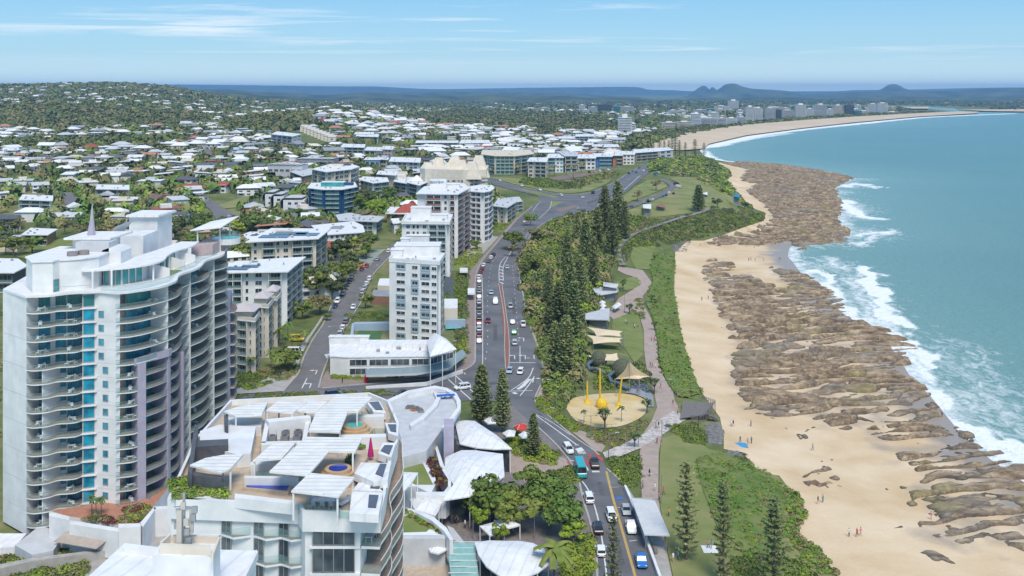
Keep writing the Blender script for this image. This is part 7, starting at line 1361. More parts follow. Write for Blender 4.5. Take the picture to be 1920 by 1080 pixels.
for P,z,lab in CN:
 W=[at(px,py,z)for px,py in P];c=(sum(w[0]for w in W)/len(W),sum(w[1]for w in W)/len(W));t_=thing('canopy','white '+lab,'canopy',(c[0],c[1],44.72));Q=[(x-c[0],y-c[1])for x,y in W]
 obj('roof_panel',MB().prism(Q,z-44.72,z-44.5,canm),t_)
 b=MB();ys_=[q[1]for q in Q];xs_=[q[0]for q in Q];a=min(ys_)+.5
 while a<max(ys_):
  X=np.linspace(min(xs_),max(xs_),60);k=inside(X,np.full(60,a),Q);i0=None
  for i in range(60):
   if k[i]and i0 is None:i0=i
   if(not k[i]or i==59)and i0 is not None:
    if i-i0>3:b.box(X[i0],a-.04,z-44.5,X[i-1],a+.04,z-44.44,LGREY)
    i0=None
  a+=1.15
 if b.v:obj('seam',b,t_)
 for i,q in enumerate(Q):
  if len(Q)>4 and i%2:continue
  obj('post',MB().box(q[0]*.93-.1,q[1]*.93-.1,0,q[0]*.93+.1,q[1]*.93+.1,z-44.72,WHITE),t_)
for P,z0,z1,m in[([(365,795),(372,798),(360,888),(352,884)],44.7,47.6,DGREY),([(365,826),(428,823),(428,834),(366,838)],44.7,47.2,DGREY),([(420,775),(428,776),(428,800),(421,798)],44.7,47.3,DGREY),([(352,882),(415,892),(415,897),(352,890)],44.7,47.2,DGREY),([(375,808),(412,796),(480,800),(470,850),(445,852),(375,835)],44.7,46.4,WHITE),([(428,783),(492,783),(490,800),(430,798)],44.7,46.0,WHITE),
     ([(498,786),(580,778),(583,783),(504,792)],44.7,47.2,WHITE),([(498,786),(506,788),(498,830),(490,830)],44.7,46.6,WHITE),([(574,784),(582,784),(574,828),(566,828)],44.7,46.6,WHITE),([(490,828),(572,826),(572,832),(490,834)],44.7,46.6,WHITE),([(470,866),(530,862),(530,868),(470,872)],44.7,46.2,WHITE),([(458,892),(560,893),(560,897),(458,896)],44.7,46.0,WHITE),([(440,925),(548,938),(548,945),(440,933)],44.7,45.9,WHITE),
     ([(636,815),(724,813),(724,819),(636,821)],44.7,46.3,WHITE),([(655,778),(720,776),(720,781),(655,783)],44.7,46.3,WHITE),([(668,850),(690,856),(664,897),(655,890)],44.7,45.6,SANDST),([(318,898),(390,905),(430,932),(330,940)],44.7,45.5,WHITE)]:fkid('terrace_wall',P,z0,z1,m)
fkid('plant_well_floor',[(506,790),(576,784),(568,828),(498,828)],44.724,44.8,MGREY)
for i in range(3):
 for j in range(3):
  x,y=at(515+i*23+j*-2,795+j*10,46);u=obj('air_conditioner',MB().box(-.5,-.45,0,.5,.45,1.1,METAL).tube([(0,0,1.1),(0,0,1.16)],.36,DGREY,12),FB,(x+28,y-116,38.81))
for P,z,m,sk in[([(677,867),(733,868),(727,900),(700,903),(664,887)],46.3,ROOFW,[(713,871),(725,871),(718,895),(704,889)]),([(660,921),(718,924),(710,965),(655,962)],46.3,ROOFW,[(692,929),(710,930),(705,953),(690,952)]),([(686,752),(712,752),(724,775),(700,772)],46,ROOFW,[(692,755),(710,754),(718,769),(704,769)]),([(722,793),(747,793),(747,818),(728,812)],46,ROOFW,[(727,797),(743,797),(743,811),(732,809)]),([(708,850),(718,830),(742,830),(734,858)],46,ROOFW,[(714,846),(721,836),(737,836),(730,853)]),([(672,905),(700,905),(718,921),(662,919)],45.6,ROOFW,[(696,909),(713,910),(711,917),(694,916)])]:
 s=fkid('sloped_roof',P,z-.9,z,m);W=[at(px,py,z)for px,py in sk];obj('skylight',MB().prism([(x+28,y-116)for x,y in W],z-6+.004,z-6+.12,SOLAR),FB)
fkid('plunge_pool',[(458,906),(466,901),(545,908),(549,914),(540,923),(455,914)],44.724,45.1,SANDST);fkid('pool_water',[(461,907),(469,904),(542,910),(537,919),(462,913)],45.104,45.13,POOLB)
def spa(px,py,r,wm):
 x,y=at(px,py,46.2);b=MB()
 for k in range(4):b.tube([(0,0,k*.38+(.003 if k else 0)),(0,0,k*.38+.38)],r-k*.42,mat('honey_stone',(.55,.38,.22),.8,var=.2),22)
 o=obj('spa_steps',b,FB,(x+28,y-116,38.73));obj('pool_water',MB().tube([(0,0,1.53),(0,0,1.56)],r-1.75,wm,18),o)
spa(634,878,2.9,POOLB);spa(665,797,2.9,POOLT)
for P in[[(560,950),(656,960)],[(478,888),(590,893)],[(640,812),(722,806)],[(722,806),(737,775)],[(700,905),(722,905)],[(505,888),(478,888)],[(722,870),(744,820)],[(660,776),(716,772)]]:
 (xa,ya),(xb,yb)=at(*P[0],45.6),at(*P[1],45.6);b=MB();n=max(2,int(math.hypot(xb-xa,yb-ya)/1.2));b.add([(xa,ya,44.8),(xb,yb,44.8),(xb,yb,45.85),(xa,ya,45.85)],[(0,1,2,3)],BGL)
 for k in range(n+1):x=xa+(xb-xa)*k/n;y=ya+(yb-ya)*k/n;b.box(x-.03,y-.03,44.73,x+.03,y+.03,45.9,METAL)
 b.v=[(v[0]+28,v[1]-116,v[2]-6)for v in b.v];obj('glass_fence',b,FB)
x,y=at(607,947,44.8);tag(obj('patio_table',tb_mesh(2.6,1.1),None,(x,y,44.72)),'long white table under the front square canopy','table')
for k in range(6):tag(obj('patio_chair',CHM,None,(x-1+(k%3),y+(-.9 if k<3 else .9),44.72),math.pi if k<3 else 0),'white chair around the long table under the front canopy','chair','chairs round the roof terrace table')
x,y=at(645,945,44.8);tag(obj('sun_lounger',LOUNGE,None,(x,y,44.72),-.5),'white lounger right of the long roof terrace table','lounger')
x,y=at(695,862,44.8);tag(obj('closed_parasol',MB().tube([(0,0,0),(0,0,.5)],.04,METAL,6).tube([(0,0,.5),(0,0,1.0),(0,0,2.9)],[.42,.36,.08],mat('magenta_cloth',(.42,.02,.16),.8),10),None,(x,y,44.72)),'closed magenta parasol on the roof terrace','parasol')
merge('roof_planter',np.r_[on([(322,905),(350,895),(392,905),(428,930),(330,935)],45.5,150,.4,.85,[1,3,1,2]),on([(676,825),(684,824),(680,838),(672,840)],45,10,.4,.8,[1]),on([(652,858),(668,858),(666,872),(655,870)],45,10,.5,.8,[0,1])],[shrub_tpl(i+60,70,1,.8,.34)for i in range(4)],GM,'leafy roof planters with yellow green leaves')
# ================================================================= SHOPS, TENTS AND POOL DECK
def tent(P,z,lab,name='tent_roof',peak=1.2,m=None,zg=7.2,posts=True,seams=True,cat='canopy'):
 W=[at(px,py,z)for px,py in P];c=Vector((sum(w[0]for w in W)/len(W),sum(w[1]for w in W)/len(W)));t_=thing(name,lab,cat,(c.x,c.y,zg));n=len(W);m=m or ROOFW;b=MB()
 rings=[]
 for j in range(5):
  s=1-j/5;rings.append([(c_[0],c_[1],z-zg+peak*(1-s**1.5))for c_ in[((w[0]-c.x)*s,(w[1]-c.y)*s)for w in W]])
 for j in range(4):b.add(rings[j]+rings[j+1],[(i,(i+1)%n,n+(i+1)%n,n+i)for i in range(n)],m)
 b.add(rings[4]+[(0,0,z-zg+peak)],[(i,(i+1)%n,n)for i in range(n)],m);b.add([(x,y,zz-.25)for x,y,zz in rings[0]]+rings[0],[(i,(i+1)%n,n+(i+1)%n,n+i)for i in range(n)],m)
 obj('membrane',b,t_)
 if seams:
  b=MB()
  for i in range(0,n,2):b.bar((rings[0][i][0],rings[0][i][1],rings[0][i][2]+.03),(rings[4][i][0],rings[4][i][1],rings[4][i][2]+.03),.12,.08,LGREY)
  obj('seam',b,t_)
 if posts:
  for i in range(0,n,1 if n<7 else 2):q=rings[0][i];obj('post',MB().tube([(q[0]*.95,q[1]*.95,0),(q[0]*.95,q[1]*.95,q[2]-.1)],.12,WHITE,6),t_)
 return t_
tent([(853,791),(872,788),(890,789),(930,815),(960,841),(925,842),(892,839),(862,832)],13,'white tensile roof over the shops nearest the junction pine');tent([(835,857),(865,844),(890,844),(943,851),(946,893),(915,912),(881,930),(830,938),(851,911),(834,876)],13.5,'largest white tensile roof with wavy edge in the shop row',peak=1.6);tent([(767,934),(830,938),(824,955),(816,967),(777,955)],12,'small white tensile roof below the white garden wall')
tent([(890,1017),(918,1013),(946,1014),(975,1014),(999,1018),(1020,1028),(1031,1040),(1030,1056),(1010,1072),(975,1086),(940,1082),(912,1062),(897,1040)],12,'oval white roof beside the feathery palm',peak=1.0,seams=False);tent([(744,884),(784,886),(772,905),(758,920),(742,915)],17,'white square awning on the lower roof garden');tent([(899,986),(925,979),(946,996),(918,1004)],10,'left of two white square cafe awnings under the figs',peak=.5);tent([(926,976),(963,968),(976,984),(945,992)],10,'right of two white square cafe awnings under the figs',peak=.5)
tent([(800,1022),(810,1010),(828,1008),(840,1018),(838,1030),(822,1038),(806,1034)],10.5,'white octagonal parasol on the pool deck','parasol',.5,posts=False,cat='parasol');
for k,(px,py,m,l)in enumerate([(976,800,mat('red_cloth',(.55,.05,.03),.7),'red'),(955,812,ROOFW,'white'),(985,815,ROOFW,'white'),(920,788,ROOFW,'white')]):tent([(px-13,py),(px-4,py-6),(px+12,py-4),(px+10,py+5),(px-6,py+6)],10.5,l+' cafe umbrella below the norfolk pine'+['',', left of the red one',', right of the red one',', behind the tensile roof'][k],'cafe_umbrella',.7,m,posts=False,cat='umbrella')
SHP=thing('shop_row','glass fronted shops and terraces beneath the white tensile roofs','shops',(-10,215,7))
for P,z0,z1,m in[([(840,795),(890,791),(955,842),(890,842),(858,834)],7,12.5,GLASS),([(842,862),(890,850),(935,856),(935,890),(880,922),(845,928)],7,12.9,GLASS),([(832,785),(851,785),(851,800),(832,802)],7,19,LILAC),([(716,757),(763,736),(812,728),(840,732),(858,746),(862,762),(848,784),(825,810),(800,845),(745,860),(725,830)],7,15.5,LGREY),([(900,1030),(925,1022),(985,1022),(1015,1040),(985,1074),(930,1070)],7,11.5,GLASS),([(735,850),(790,852),(812,878),(818,905),(808,925),(780,912),(735,915)],7,13,WHITE),([(735,945),(775,955),(825,985),(838,1003),(735,1003)],7,12,WHITE),([(745,1003),(835,1003),(835,1010),(745,1010)],7,12.3,LGREY)]:kids('wall',P,z0,z1,m,SHP)
for P,z0,z1,m in[([(718,753),(765,732),(815,723),(838,727),(836,731),(812,728),(765,738),(720,759)],15.504,16.6,WHITE),([(838,727),(856,737),(864,752),(864,766),(852,784),(832,806),(828,800),(846,780),(857,764),(856,752),(849,741),(834,731)],15.504,16.4,ROOFW),([(812,734),(828,740),(820,760),(795,785),(770,800),(768,794),(790,780),(812,758),(818,746)],15.504,16.3,WHITE),([(815,836),(820,836),(832,872),(846,895),(846,920),(836,930),(780,928),(780,922),(832,922),(840,912),(840,898),(826,876)],9,13.4,WHITE),([(780,955),(812,968),(838,990),(850,1012),(843,1012),(832,995),(808,975),(778,960)],9,13.0,WHITE)]:kids('parapet',P,z0,z1,m,SHP)
kids('roof_lawn',[(745,872),(793,869),(812,908),(779,908),(745,890)],13.004,13.1,LAWNG,SHP);kids('roof_lawn',[(745,962),(775,972),(805,990),(800,996),(745,998)],12.004,12.1,LAWNG,SHP)
kids('glass_roof',[(841,1045),(851,1018),(890,1018),(900,1100),(848,1100)],[10,11,11,9,9],[10.2,11.2,11.2,9.2,9.2],mat('pale_teal_glass_roof',(.25,.45,.42),.2,var=.15,spec=.6),SHP)
kids('grey_ramp',[(838,985),(850,990),(872,1018),(866,1020),(848,1010)],8,8.6,LGREY,SHP)
for k in range(7):b=MB();x,y=at(862-2*k,1022+11*k,10.6-.2*k);b.box(-1,-.06,0,3.8,.06,.14,WHITE);b.v=[(v[0]+x-0+10,v[1]+y-215,v[2]+4.1-.26*k)for v in b.v];obj('glazing_bar',b,SHP)
for P,n,mi in[([(746,852),(785,850),(800,852),(800,862),(746,868)],60,[4]),([(795,852),(812,855),(842,905),(822,912),(805,880)],80,[4,4,4,3]),([(755,952),(800,975),(835,992),(828,1000),(795,985),(752,962)],80,[3,4,3,1])]:merge('hedge',on(P,13.1 if n!=80 or mi[0]==4 else 12.1,n,.35,.7,mi),SH,GM,'dark red roof garden hedge beside the small lawns' if mi[0]==4 else 'yellow and red flower bed on the lower roof lawn')
psheet('pool_deck',[(745,1012),(842,1012),(845,1100),(745,1100)],SANDST,.25,2.5);psheet('deck_pool',[(775,1030),(800,1026),(835,1030),(840,1042),(800,1044),(770,1040)],mat('green_pool_water',(.20,.30,.24),.1,var=.1),.3,2)
for k in range(5):x,y,z=dropz((782+k*12+(k>3)*6,1050),.3);tag(obj('sun_lounger',LOUNGE,None,(x,y,z),R.uniform(-.2,.2)),'lounger by the pale pool, %s from the left'%['first','second','third','fourth','last'][k],'lounger','loungers in a row by the pale pool')
b=MB();sc_m=mat('blue_scaffold',(.02,.12,.5),.5)
for i in range(3):
 for j in range(2):
  b.box(i*2.2,j*1.5,0,i*2.2+.08,j*1.5+.08,6.5,sc_m)
for z in(2.2,4.4,6.4):b.box(0,0,z,4.5,1.6,z+.08,sc_m);b.box(0,0,z+.9,4.5,.06,z+.98,sc_m)
b.bar((-3,.8,.5),(2,.8,6),.6,.1,sc_m);x,y=at(835,800,9);tag(obj('scaffold',b,None,(x-2,y,10),.2),'blue scaffold stair against the lilac wall','scaffold')
for k in range(3):x,y=at(770+k*9,762+k*3,16);tag(obj('stacked_material',MB().box(-1.2,-.6,0,1.2,.6,.5,[WOOD,TERR,MGREY][k]).box(-.9,-.5,.5,.8,.4,.8,WOOD),None,(x,y,15.5),k),['timber','orange','dark grey'][k]+' building materials stacked on the curved roof deck','building materials')
# long low shop block in front of the slim tower
building('shop_block','long low white two storey shop block on the corner with a curved canopy','shops',(652,706),671,[(619,669),(652,671),(805,669),(850,656),(836,640),(690,641),(619,642)],2,{1:'.02,.24 g 1;.26,.5 g 1;.52,.76 g 1;.78,1 g 1',2:'0,1 g 2'},oh=.2,para=0,rth=.3,boxes=[((745,650),23,6,1.4,ROOFW),((655,644),12,2.5,2.2)])
o=wbox('shop_canopy',[(685,692),(775,688),(830,676),(868,655),(874,664),(840,690),(780,700),(686,703)],11.0,11.6,LGREY,'curved grey canopy along the front of the long shop block','canopy',mat('green_grey_metal_roof',(.26,.34,.36),.5,var=.15))
tent([(800,640),(815,624),(838,636),(856,654),(830,662),(806,668)],18,'white tensile roof at the right end of the long shop block',peak=2.2)
wbox('sign_board',[(683,703),(690,703),(690,706),(683,706)],8,10.5,mat('red_sign',(.5,.02,.05),.5),'red square sign beside the shop block steps','sign')
wbox('fence',[(686,724),(800,716),(868,692),(868,693),(800,717),(686,725)],8,9.2,WHITE,'low white curved wall before the long shop block','wall')
for P,z1,m,lab in[([(664,604),(730,603),(730,606),(664,607)],12,'pale_blue_wall','pale blue fence behind the green court'),([(660,606),(664,606),(662,640),(655,640)],12,'pale_blue_wall','pale blue fence on the street side of the green court'),([(835,598),(873,598),(873,600),(835,600)],12,'pale_blue_wall','pale blue fence around the small street pool')]:wbox('fence',P,8,z1,MATS[m],lab,'fence')
psheet('deck_pool',[(835,612),(862,610),(866,618),(836,620)],POOLT,.4,2);wbox('house',[(833,578),(858,578),(858,560),(833,560)],8,15,CREAM,'cream house with white roof right of the slim white tower','house',ROOFW);wbox('house',[(697,555),(730,556),(730,545),(700,543)],8,14,BRICKR,'brown timber walled house left of the slim white tower','house',MGREY);wbox('house',[(708,535),(732,536),(732,522),(712,522)],9,15,BEIGE,'small house with white pergola roof above the brown timber one','house',ROOFW);wbox('street_shelter',[(862,502),(877,502),(877,509),(862,509)],13.6,14.2,ROOFW,'white flat carport roof by the left footpath','shelter');wbox('street_shelter',[(877,540),(890,540),(890,550),(877,550)],12.6,13.2,ROOFW,'white flat shelter beside the parked cars','shelter');wbox('house',[(833,530),(850,535),(850,520),(835,518)],10,15,MGREY,'dark hipped roof house right of the slim white tower','house',DGREY)
tag(stand_text(None,'M',.1,WHITE,(0,0,-50)),'','')if False else None
# ================================================================= SUBURBS: HOUSES AND TREES
RC={'white':(.82,.82,.83),'pale grey':(.55,.56,.58),'dark grey':(.13,.135,.15),'brick red':(.36,.10,.06),'terracotta':(.50,.24,.15),'cream':(.66,.60,.50),'brown':(.24,.14,.10),'blue':(.08,.20,.45)}
HROOF=mat('house_roof',(1,1,1),.6,objcol=True,var=.2,scale=.6);HW={'white':WHITE,'cream':CREAM,'beige':BEIGE,'grey':LGREY,'brick':MATS['orange_brick'],'dark':MGREY}
def house_shape(kind,wall,rm,two=True):
 """returns wall MB, roof MB (unit-size real metres)"""
 w,d,h={'hip':(14,10,5.4),'gable':(12,9,5.2),'skillion':(13,10,6.0),'ell':(15,9,5.0),'flat':(14,11,6.6)}[kind];a=MB();r=MB();o=.8
 a.box(-w/2,-d/2,-2,w/2,d/2,h,wall)
 if kind=='hip':r.add([(-w/2-o,-d/2-o,h),(w/2+o,-d/2-o,h),(w/2+o,d/2+o,h),(-w/2-o,d/2+o,h),(-w/4,0,h+2.3),(w/4,0,h+2.3)],[(0,1,5,4),(1,2,5),(2,3,4,5),(3,0,4),(3,2,1,0)],rm)
 elif kind in('gable','ell'):
  r.add([(-w/2-o,-d/2-o,h),(w/2+o,-d/2-o,h),(w/2+o,d/2+o,h),(-w/2-o,d/2+o,h),(-w/2-o,0,h+2.2),(w/2+o,0,h+2.2)],[(0,1,5,4),(1,2,5),(2,3,4,5),(3,0,4),(3,2,1,0)],rm)
  if kind=='ell':a.box(0,-d/2-5,-2,6,-d/2,h,wall);r.add([(-.8,-d/2-5.8,h),(6.8,-d/2-5.8,h),(6.8,0,h),(-.8,0,h),(3,-d/2-5.8,h+1.9),(3,0,h+1.9)],[(0,1,4),(1,2,5,4),(3,0,4,5)],rm)
 elif kind=='skillion':r.prism([(-w/2-1,-d/2-1),(w/2+1,-d/2-1),(w/2+1,d/2+1),(-w/2-1,d/2+1)],[h+.05,h+1.3,h+1.3,h+.05],[h+.3,h+1.55,h+1.55,h+.3],rm)
 else:r.box(-w/2-.7,-d/2-.7,h,w/2+.7,d/2+.7,h+.35,rm);r.box(-3,-2,h+.35,3,3,h+2.4,wall)
 for z in(.8,3.6):
  for k in range(3):x=-w/2+w*(k+.5)/3;a.box(x-1.1,-d/2-.06,z,x+1.1,-d/2,z+1.3,GLASS)
 a.box(-w/2,-d/2-1.6,2.7,-w/6,-d/2-.07,2.9,WHITE);a.box(w/2,-2,3.4,w/2+.06,1,4.8,GLASS);return a,r
EXC=[pxpoly(P,20)for P in[MAIN,SIDE,[(400,430),(340,333),(352,330),(470,412),(470,432)],[(110,360),(137,358),(156,392),(116,390)],[(372,280),(398,280),(418,306),(400,308)],[(495,262),(510,262),(540,292),(525,294)],
 [(418,740),(600,590),(720,450),(740,430),(840,560),(870,470),(960,395),(900,345),(900,326),(1010,330),(1140,315),(1175,302),(1270,275),(1330,290),(1440,400),(1500,700),(1500,1300),(-300,1300),(-300,500),(20,480),(60,462),(150,445),(200,480),(430,500)],
 [(500,246),(565,246),(625,242),(640,272),(560,282),(505,272)],[(635,270),(745,272),(745,305),(640,300)],[(728,292),(790,292),(790,326),(728,326)],[(775,262),(925,262),(925,282),(775,282)],[(1155,215),(1195,215),(1195,254),(1155,254)],[(34,362),(100,362),(100,400),(34,400)],[(178,344),(245,344),(245,376),(178,376)],[(-30,402),(45,402),(45,436),(-30,436)],[(40,428),(108,428),(108,460),(40,460)],[(408,366),(480,366),(480,394),(410,394)]]]
FORS=[pxpoly(P,20)for P in[[(-60,204),(90,200),(250,205),(330,215),(400,220),(400,232),(330,240),(200,242),(120,250),(-60,240)],[(780,222),(860,207),(1000,212),(1130,222),(1160,248),(1110,252),(990,243),(850,240),(790,234)],[(1000,250),(1035,246),(1060,258),(1000,262)],[(400,232),(520,215),(590,222),(600,240),(500,250),(420,250)],[(1170,262),(1225,250),(1290,240),(1340,236),(1330,246),(1250,256),(1190,272)]]]
def blocked(x,y,L):
 r=np.zeros(x.shape,bool)
 if L is not FORS:
  for P in FOOT:r|=inside(x,y,P)|(seg_dist(x,y,P,True)<(5 if len(L)<17 else 9.5))
 for P in L:r|=inside(x,y,P)
 return r
EXT=EXC+FORS
def lots(y0,y1,sp,u0=-.62,u1=.16,th=.35):
 n=int(max(abs(u0),abs(u1))*y1*2/sp)+3;m=int((y1-y0)/sp)+3;I,J=np.meshgrid(np.arange(-n,n),np.arange(-m,m));row=I+.0;X=I*sp;Y=J*sp*1.05+np.floor(J/2.)*sp*.55
 c,s=math.cos(th),math.sin(th);x=X*c-Y*s;y=X*s+Y*c+(y0+y1)/2;x=x+rngS.uniform(-6,6,x.shape)+14*fbm(x/90,y/90,2,5);y=y+rngS.uniform(-7,7,x.shape)+60*fbm(x/200,y/200,2,6);k=(y>y0)&(y<y1)&(x/y>u0)&(x/y<u1);return x[k],y[k],np.full(k.sum(),th)
hx,hy,hr=[],[],[]
for a in[(395,700,24,-.62,.0,.35),(700,1100,23,-.62,.02,.2),(1100,1700,23,-.62,.11,-.15),(1700,2600,25,-.60,.14,.25),(2600,4300,32,-.58,.20,.1),(4300,6500,48,-.5,.24,.0)]:
 x,y,r=lots(a[0],a[1],a[2],a[3],a[4],a[5]);hx.append(x);hy.append(y);hr.append(r)
hx=np.concatenate(hx);hy=np.concatenate(hy);hr=np.concatenate(hr);dsh_=seg_dist(hx,hy,SHORE);ins_=inside(hx,hy,LANDPOLY)
wild=fbm(hx/260,hy/330,3,77);z_=T(hx,hy);far_=hy>2300
k=ins_&~blocked(hx,hy,EXT)&(dsh_>np.where(hy>1400,130,60))&(wild<np.where(far_,.50,.60))&(rngS.uniform(0,1,hx.shape)<np.where(z_>45,.3,np.where(far_,.7,.92)))&~((hy>3000)&(hx/hy<-.2)&(wild>.42))
hx,hy,hr=hx[k],hy[k],hr[k];o_=np.argsort(hy);hx,hy,hr=hx[o_],hy[o_],hr[o_]
cols=list(RC);wts=[.46,.24,.12,.03,.03,.08,.03,.01];kinds=['hip','gable','skillion','ell','flat'];walls=list(HW);HM={}
for kd in kinds:
 for wk in walls:a,r=house_shape(kd,HW[wk],HROOF);HM[kd,wk]=(a.mesh('wall'),r.mesh('roof'))
KD={'hip':'hipped','gable':'gabled','skillion':'single pitch','ell':'L-shaped gabled','flat':'flat'};NHO=285
Hg={'west':'far left','mid':'middle'}
ups=['near the tall wavy tower','below the forest edge','beside the sloping suburban street','left of the navy flats','on the central hillside','behind the cream terrace row','near the left edge']
for i in range(min(NHO,len(hx))):
 kd=R.choice(kinds);wk=R.choices(walls,[.4,.18,.14,.14,.08,.06])[0];c=R.choices(cols,wts)[0];x,y=hx[i],hy[i];px=960+x/y*F;py=HY+(CZ-T1(x,y))/y*F
 reg=('at the left edge' if px<120 else 'behind the tall wavy tower' if px<420 and py>300 else 'left of the suburban street' if px<340 else 'right of the suburban street' if px<520 else 'uphill of the navy flats' if px<700 else 'uphill of the cream peaked building' if px<900 else 'behind the headland flats');d_='near' if py>380 else 'farther' if py>330 else 'distant'
 t_=thing('suburban_house','%s house, %s %s roof, %s walls, %s'%(d_,c,KD[kd],wk,reg),'house',(x,y,T1(x,y)+.1),hr[i]+R.choice([0,0,math.pi/2,math.pi])+R.uniform(-.4,.4),'houses of the suburb inland of the coast');s=R.uniform(.85,1.12)
 a,r=HM[kd,wk];obj('wall',a,t_,sc_=(s,s,R.choice([.75,1,1,1.1])));q=obj('roof',r,t_,sc_=(s,s,list(t_.children)[0].scale.z))if 0 else obj('roof',r,t_,sc_=(s,s,1));t_.children[0].scale.z=1;v=R.uniform(.85,1.05);q.color=(*[min(.9,t*v)for t in RC[c]],1)
# the rest, far off
rest=np.c_[hx[NHO:],hy[NHO:],T(hx[NHO:],hy[NHO:]),np.ones(len(hx)-NHO),np.ones(len(hx)-NHO)];sz=rngS.uniform(.75,1.3,len(rest))*np.where((rest[:,0]/rest[:,1]>-.19)&(rest[:,1]<2400),1.1,1);rest[:,3]=sz;rest[:,4]=np.clip(sz*rngS.uniform(.8,1.3,len(rest)),.7,1.5)
rm_=[ROOFW,LGREY,MGREY,TILER,TERR,CREAM];rp_=[.50,.26,.11,.025,.03,.075];wm_=[WHITE,CREAM,LGREY,BEIGE]
def lowhouse(kd):
 w,d,h=(14,10,5.6);V=[(-w/2,-d/2,-3),(w/2,-d/2,-3),(w/2,d/2,-3),(-w/2,d/2,-3),(-w/2,-d/2,h),(w/2,-d/2,h),(w/2,d/2,h),(-w/2,d/2,h)];W=[(0,1,5,4),(1,2,6,5),(2,3,7,6),(3,0,4,7)]
 o=.9;q=[(-w/2-o,-d/2-o,h-.1),(w/2+o,-d/2-o,h-.1),(w/2+o,d/2+o,h-.1),(-w/2-o,d/2+o,h-.1)];e=2.2 if kd else .5;l=w/4 if kd==1 else w/2+o;q+=[(-l,0,h+e),(l,0,h+e)];return(np.array(V,float),np.array(W)),(np.array(q,float),np.array([(0,1,5,4),(1,2,5,5),(2,3,4,5),(3,0,4,4)])),(np.array([(x_+dx,-d/2-.1,z_+dz)for x_,z_ in((-4.5,1),(0,1),(4.5,1),(-3,3.4),(3,3.4))for dx,dz in((-1.2,0),(1.2,0),(1.2,1.3),(-1.2,1.3))],float),np.arange(20).reshape(5,4))
Vs,Fs,Ms,of=[],[],[],0;ang=rngS.choice([0,math.pi/2,math.pi,0],len(rest))+hr[NHO:]+rngS.uniform(-.5,.5,len(rest));ri=rngS.choice(6,len(rest),p=rp_);wi=rngS.choice(4,len(rest))+6;kk=rngS.integers(0,3,len(rest))
for kd in range(3):
 I=kk==kd
 for pi,(V,Fq)in enumerate(lowhouse(kd)):
  if pi==2:I2=I&(rest[:,1]<1900)
  else:I2=I
  if not I2.any():continue
  c,s=np.cos(ang[I2])[:,None],np.sin(ang[I2])[:,None];it_=rest[I2];W=np.stack([(V[:,0]*c-V[:,1]*s)*it_[:,3:4]+it_[:,0:1],(V[:,0]*s+V[:,1]*c)*it_[:,3:4]+it_[:,1:2],V[:,2]*it_[:,4:5]+it_[:,2:3]],-1).reshape(-1,3)
  Vs.append(W);Fs.append((Fq[None]+(np.arange(len(it_))*len(V))[:,None,None]).reshape(-1,4)+of);of+=len(W);Ms.append(np.repeat(wi[I2]if pi==0 else ri[I2]if pi==1 else np.full(len(it_),10),len(Fq)))
FF=np.concatenate(Fs);VV=np.concatenate(Vs);MM=np.concatenate(Ms)
def quadtri(F4,M):a=F4[:,[0,1,2]];b_=F4[:,[0,2,3]];k=b_[:,1]!=b_[:,2];return np.r_[a,b_[k]],np.r_[M,M[k]]
F3,M3=quadtri(FF,MM);o=obj('distant_houses',npmesh('distant_houses',VV,F3,rm_+wm_+[GLASS],mi=M3));o['kind']='stuff';o['label']='thousands of small pale roofed houses of the far suburbs'
# ---- suburb trees: nearest as things, the rest merged
def treepts(y0,y1,n,u0,u1,dens_wild=0):
 y=np.sqrt(rngS.uniform(y0*y0,y1*y1,n));x=rngS.uniform(u0,u1,n)*y;k=inside(x,y,LANDPOLY)&~blocked(x,y,EXC)&(seg_dist(x,y,SHORE)>np.where(y>1400,75,40));return x[k],y[k]
x,y=treepts(395,800,2100,-.60,.02);o_=np.argsort(y);x,y=x[o_],y[o_]
kdn=[('round',LEAF_MID,'green rounded'),('round',LEAF_DRK,'dark rounded'),('gum',LEAF_OLV,'olive gum-like'),('fig',LEAF_MID,'broad green'),('gum',LEAF_DRK,'dark straggly'),('round',LEAF_LIM,'bright lime')]
for i in range(230):
 kd,m,l=R.choices(kdn,[.25,.2,.25,.1,.1,.1])[0];plant(kd,0,0,R.uniform(7,12),l+' tree among near suburban houses '+('at the left edge' if x[i]/y[i]<-.43 else 'behind the wavy tower' if x[i]/y[i]<-.3 else 'by the suburban street' if x[i]/y[i]<-.22 else 'left of the navy flats' if x[i]/y[i]<-.14 else 'near the white towers'),'tree',m,'trees among the near suburban houses',i,xy=(x[i],y[i]))
it=[np.c_[x[230:],y[230:],T(x[230:],y[230:])+1.0,(s:=rngS.uniform(3.2,6.2,len(x)-230)),s*1.35,rngS.choice(4,len(x)-230,p=[.22,.33,.33,.12])]]
merge('suburb_trees',it[0],SHB,GM,'garden trees between the houses of the near suburb')
it=[]
for y0,y1,n,u0,u1,a,b_ in[(800,1300,5200,-.6,.10,3.2,6.5),(1300,2100,9500,-.6,.16,3.8,7.5),(2100,3400,10000,-.6,.16,5,9.5),(3400,6500,13000,-.56,.26,6,12)]:
 x,y=treepts(y0,y1,n,u0,u1);w=fbm(x/260,y/330,3,77);k=(w>.42)|(rngS.uniform(0,1,len(x))<.62);x,y=x[k],y[k];s=rngS.uniform(a,b_,len(x));it.append(np.c_[x,y,T(x,y)+.5,s,s*1.15,rngS.choice(4,len(x),p=[.28,.27,.40,.05])])
merge('far_trees',np.concatenate(it),SHC,GM,'tree cover of the far suburbs')
it=[]
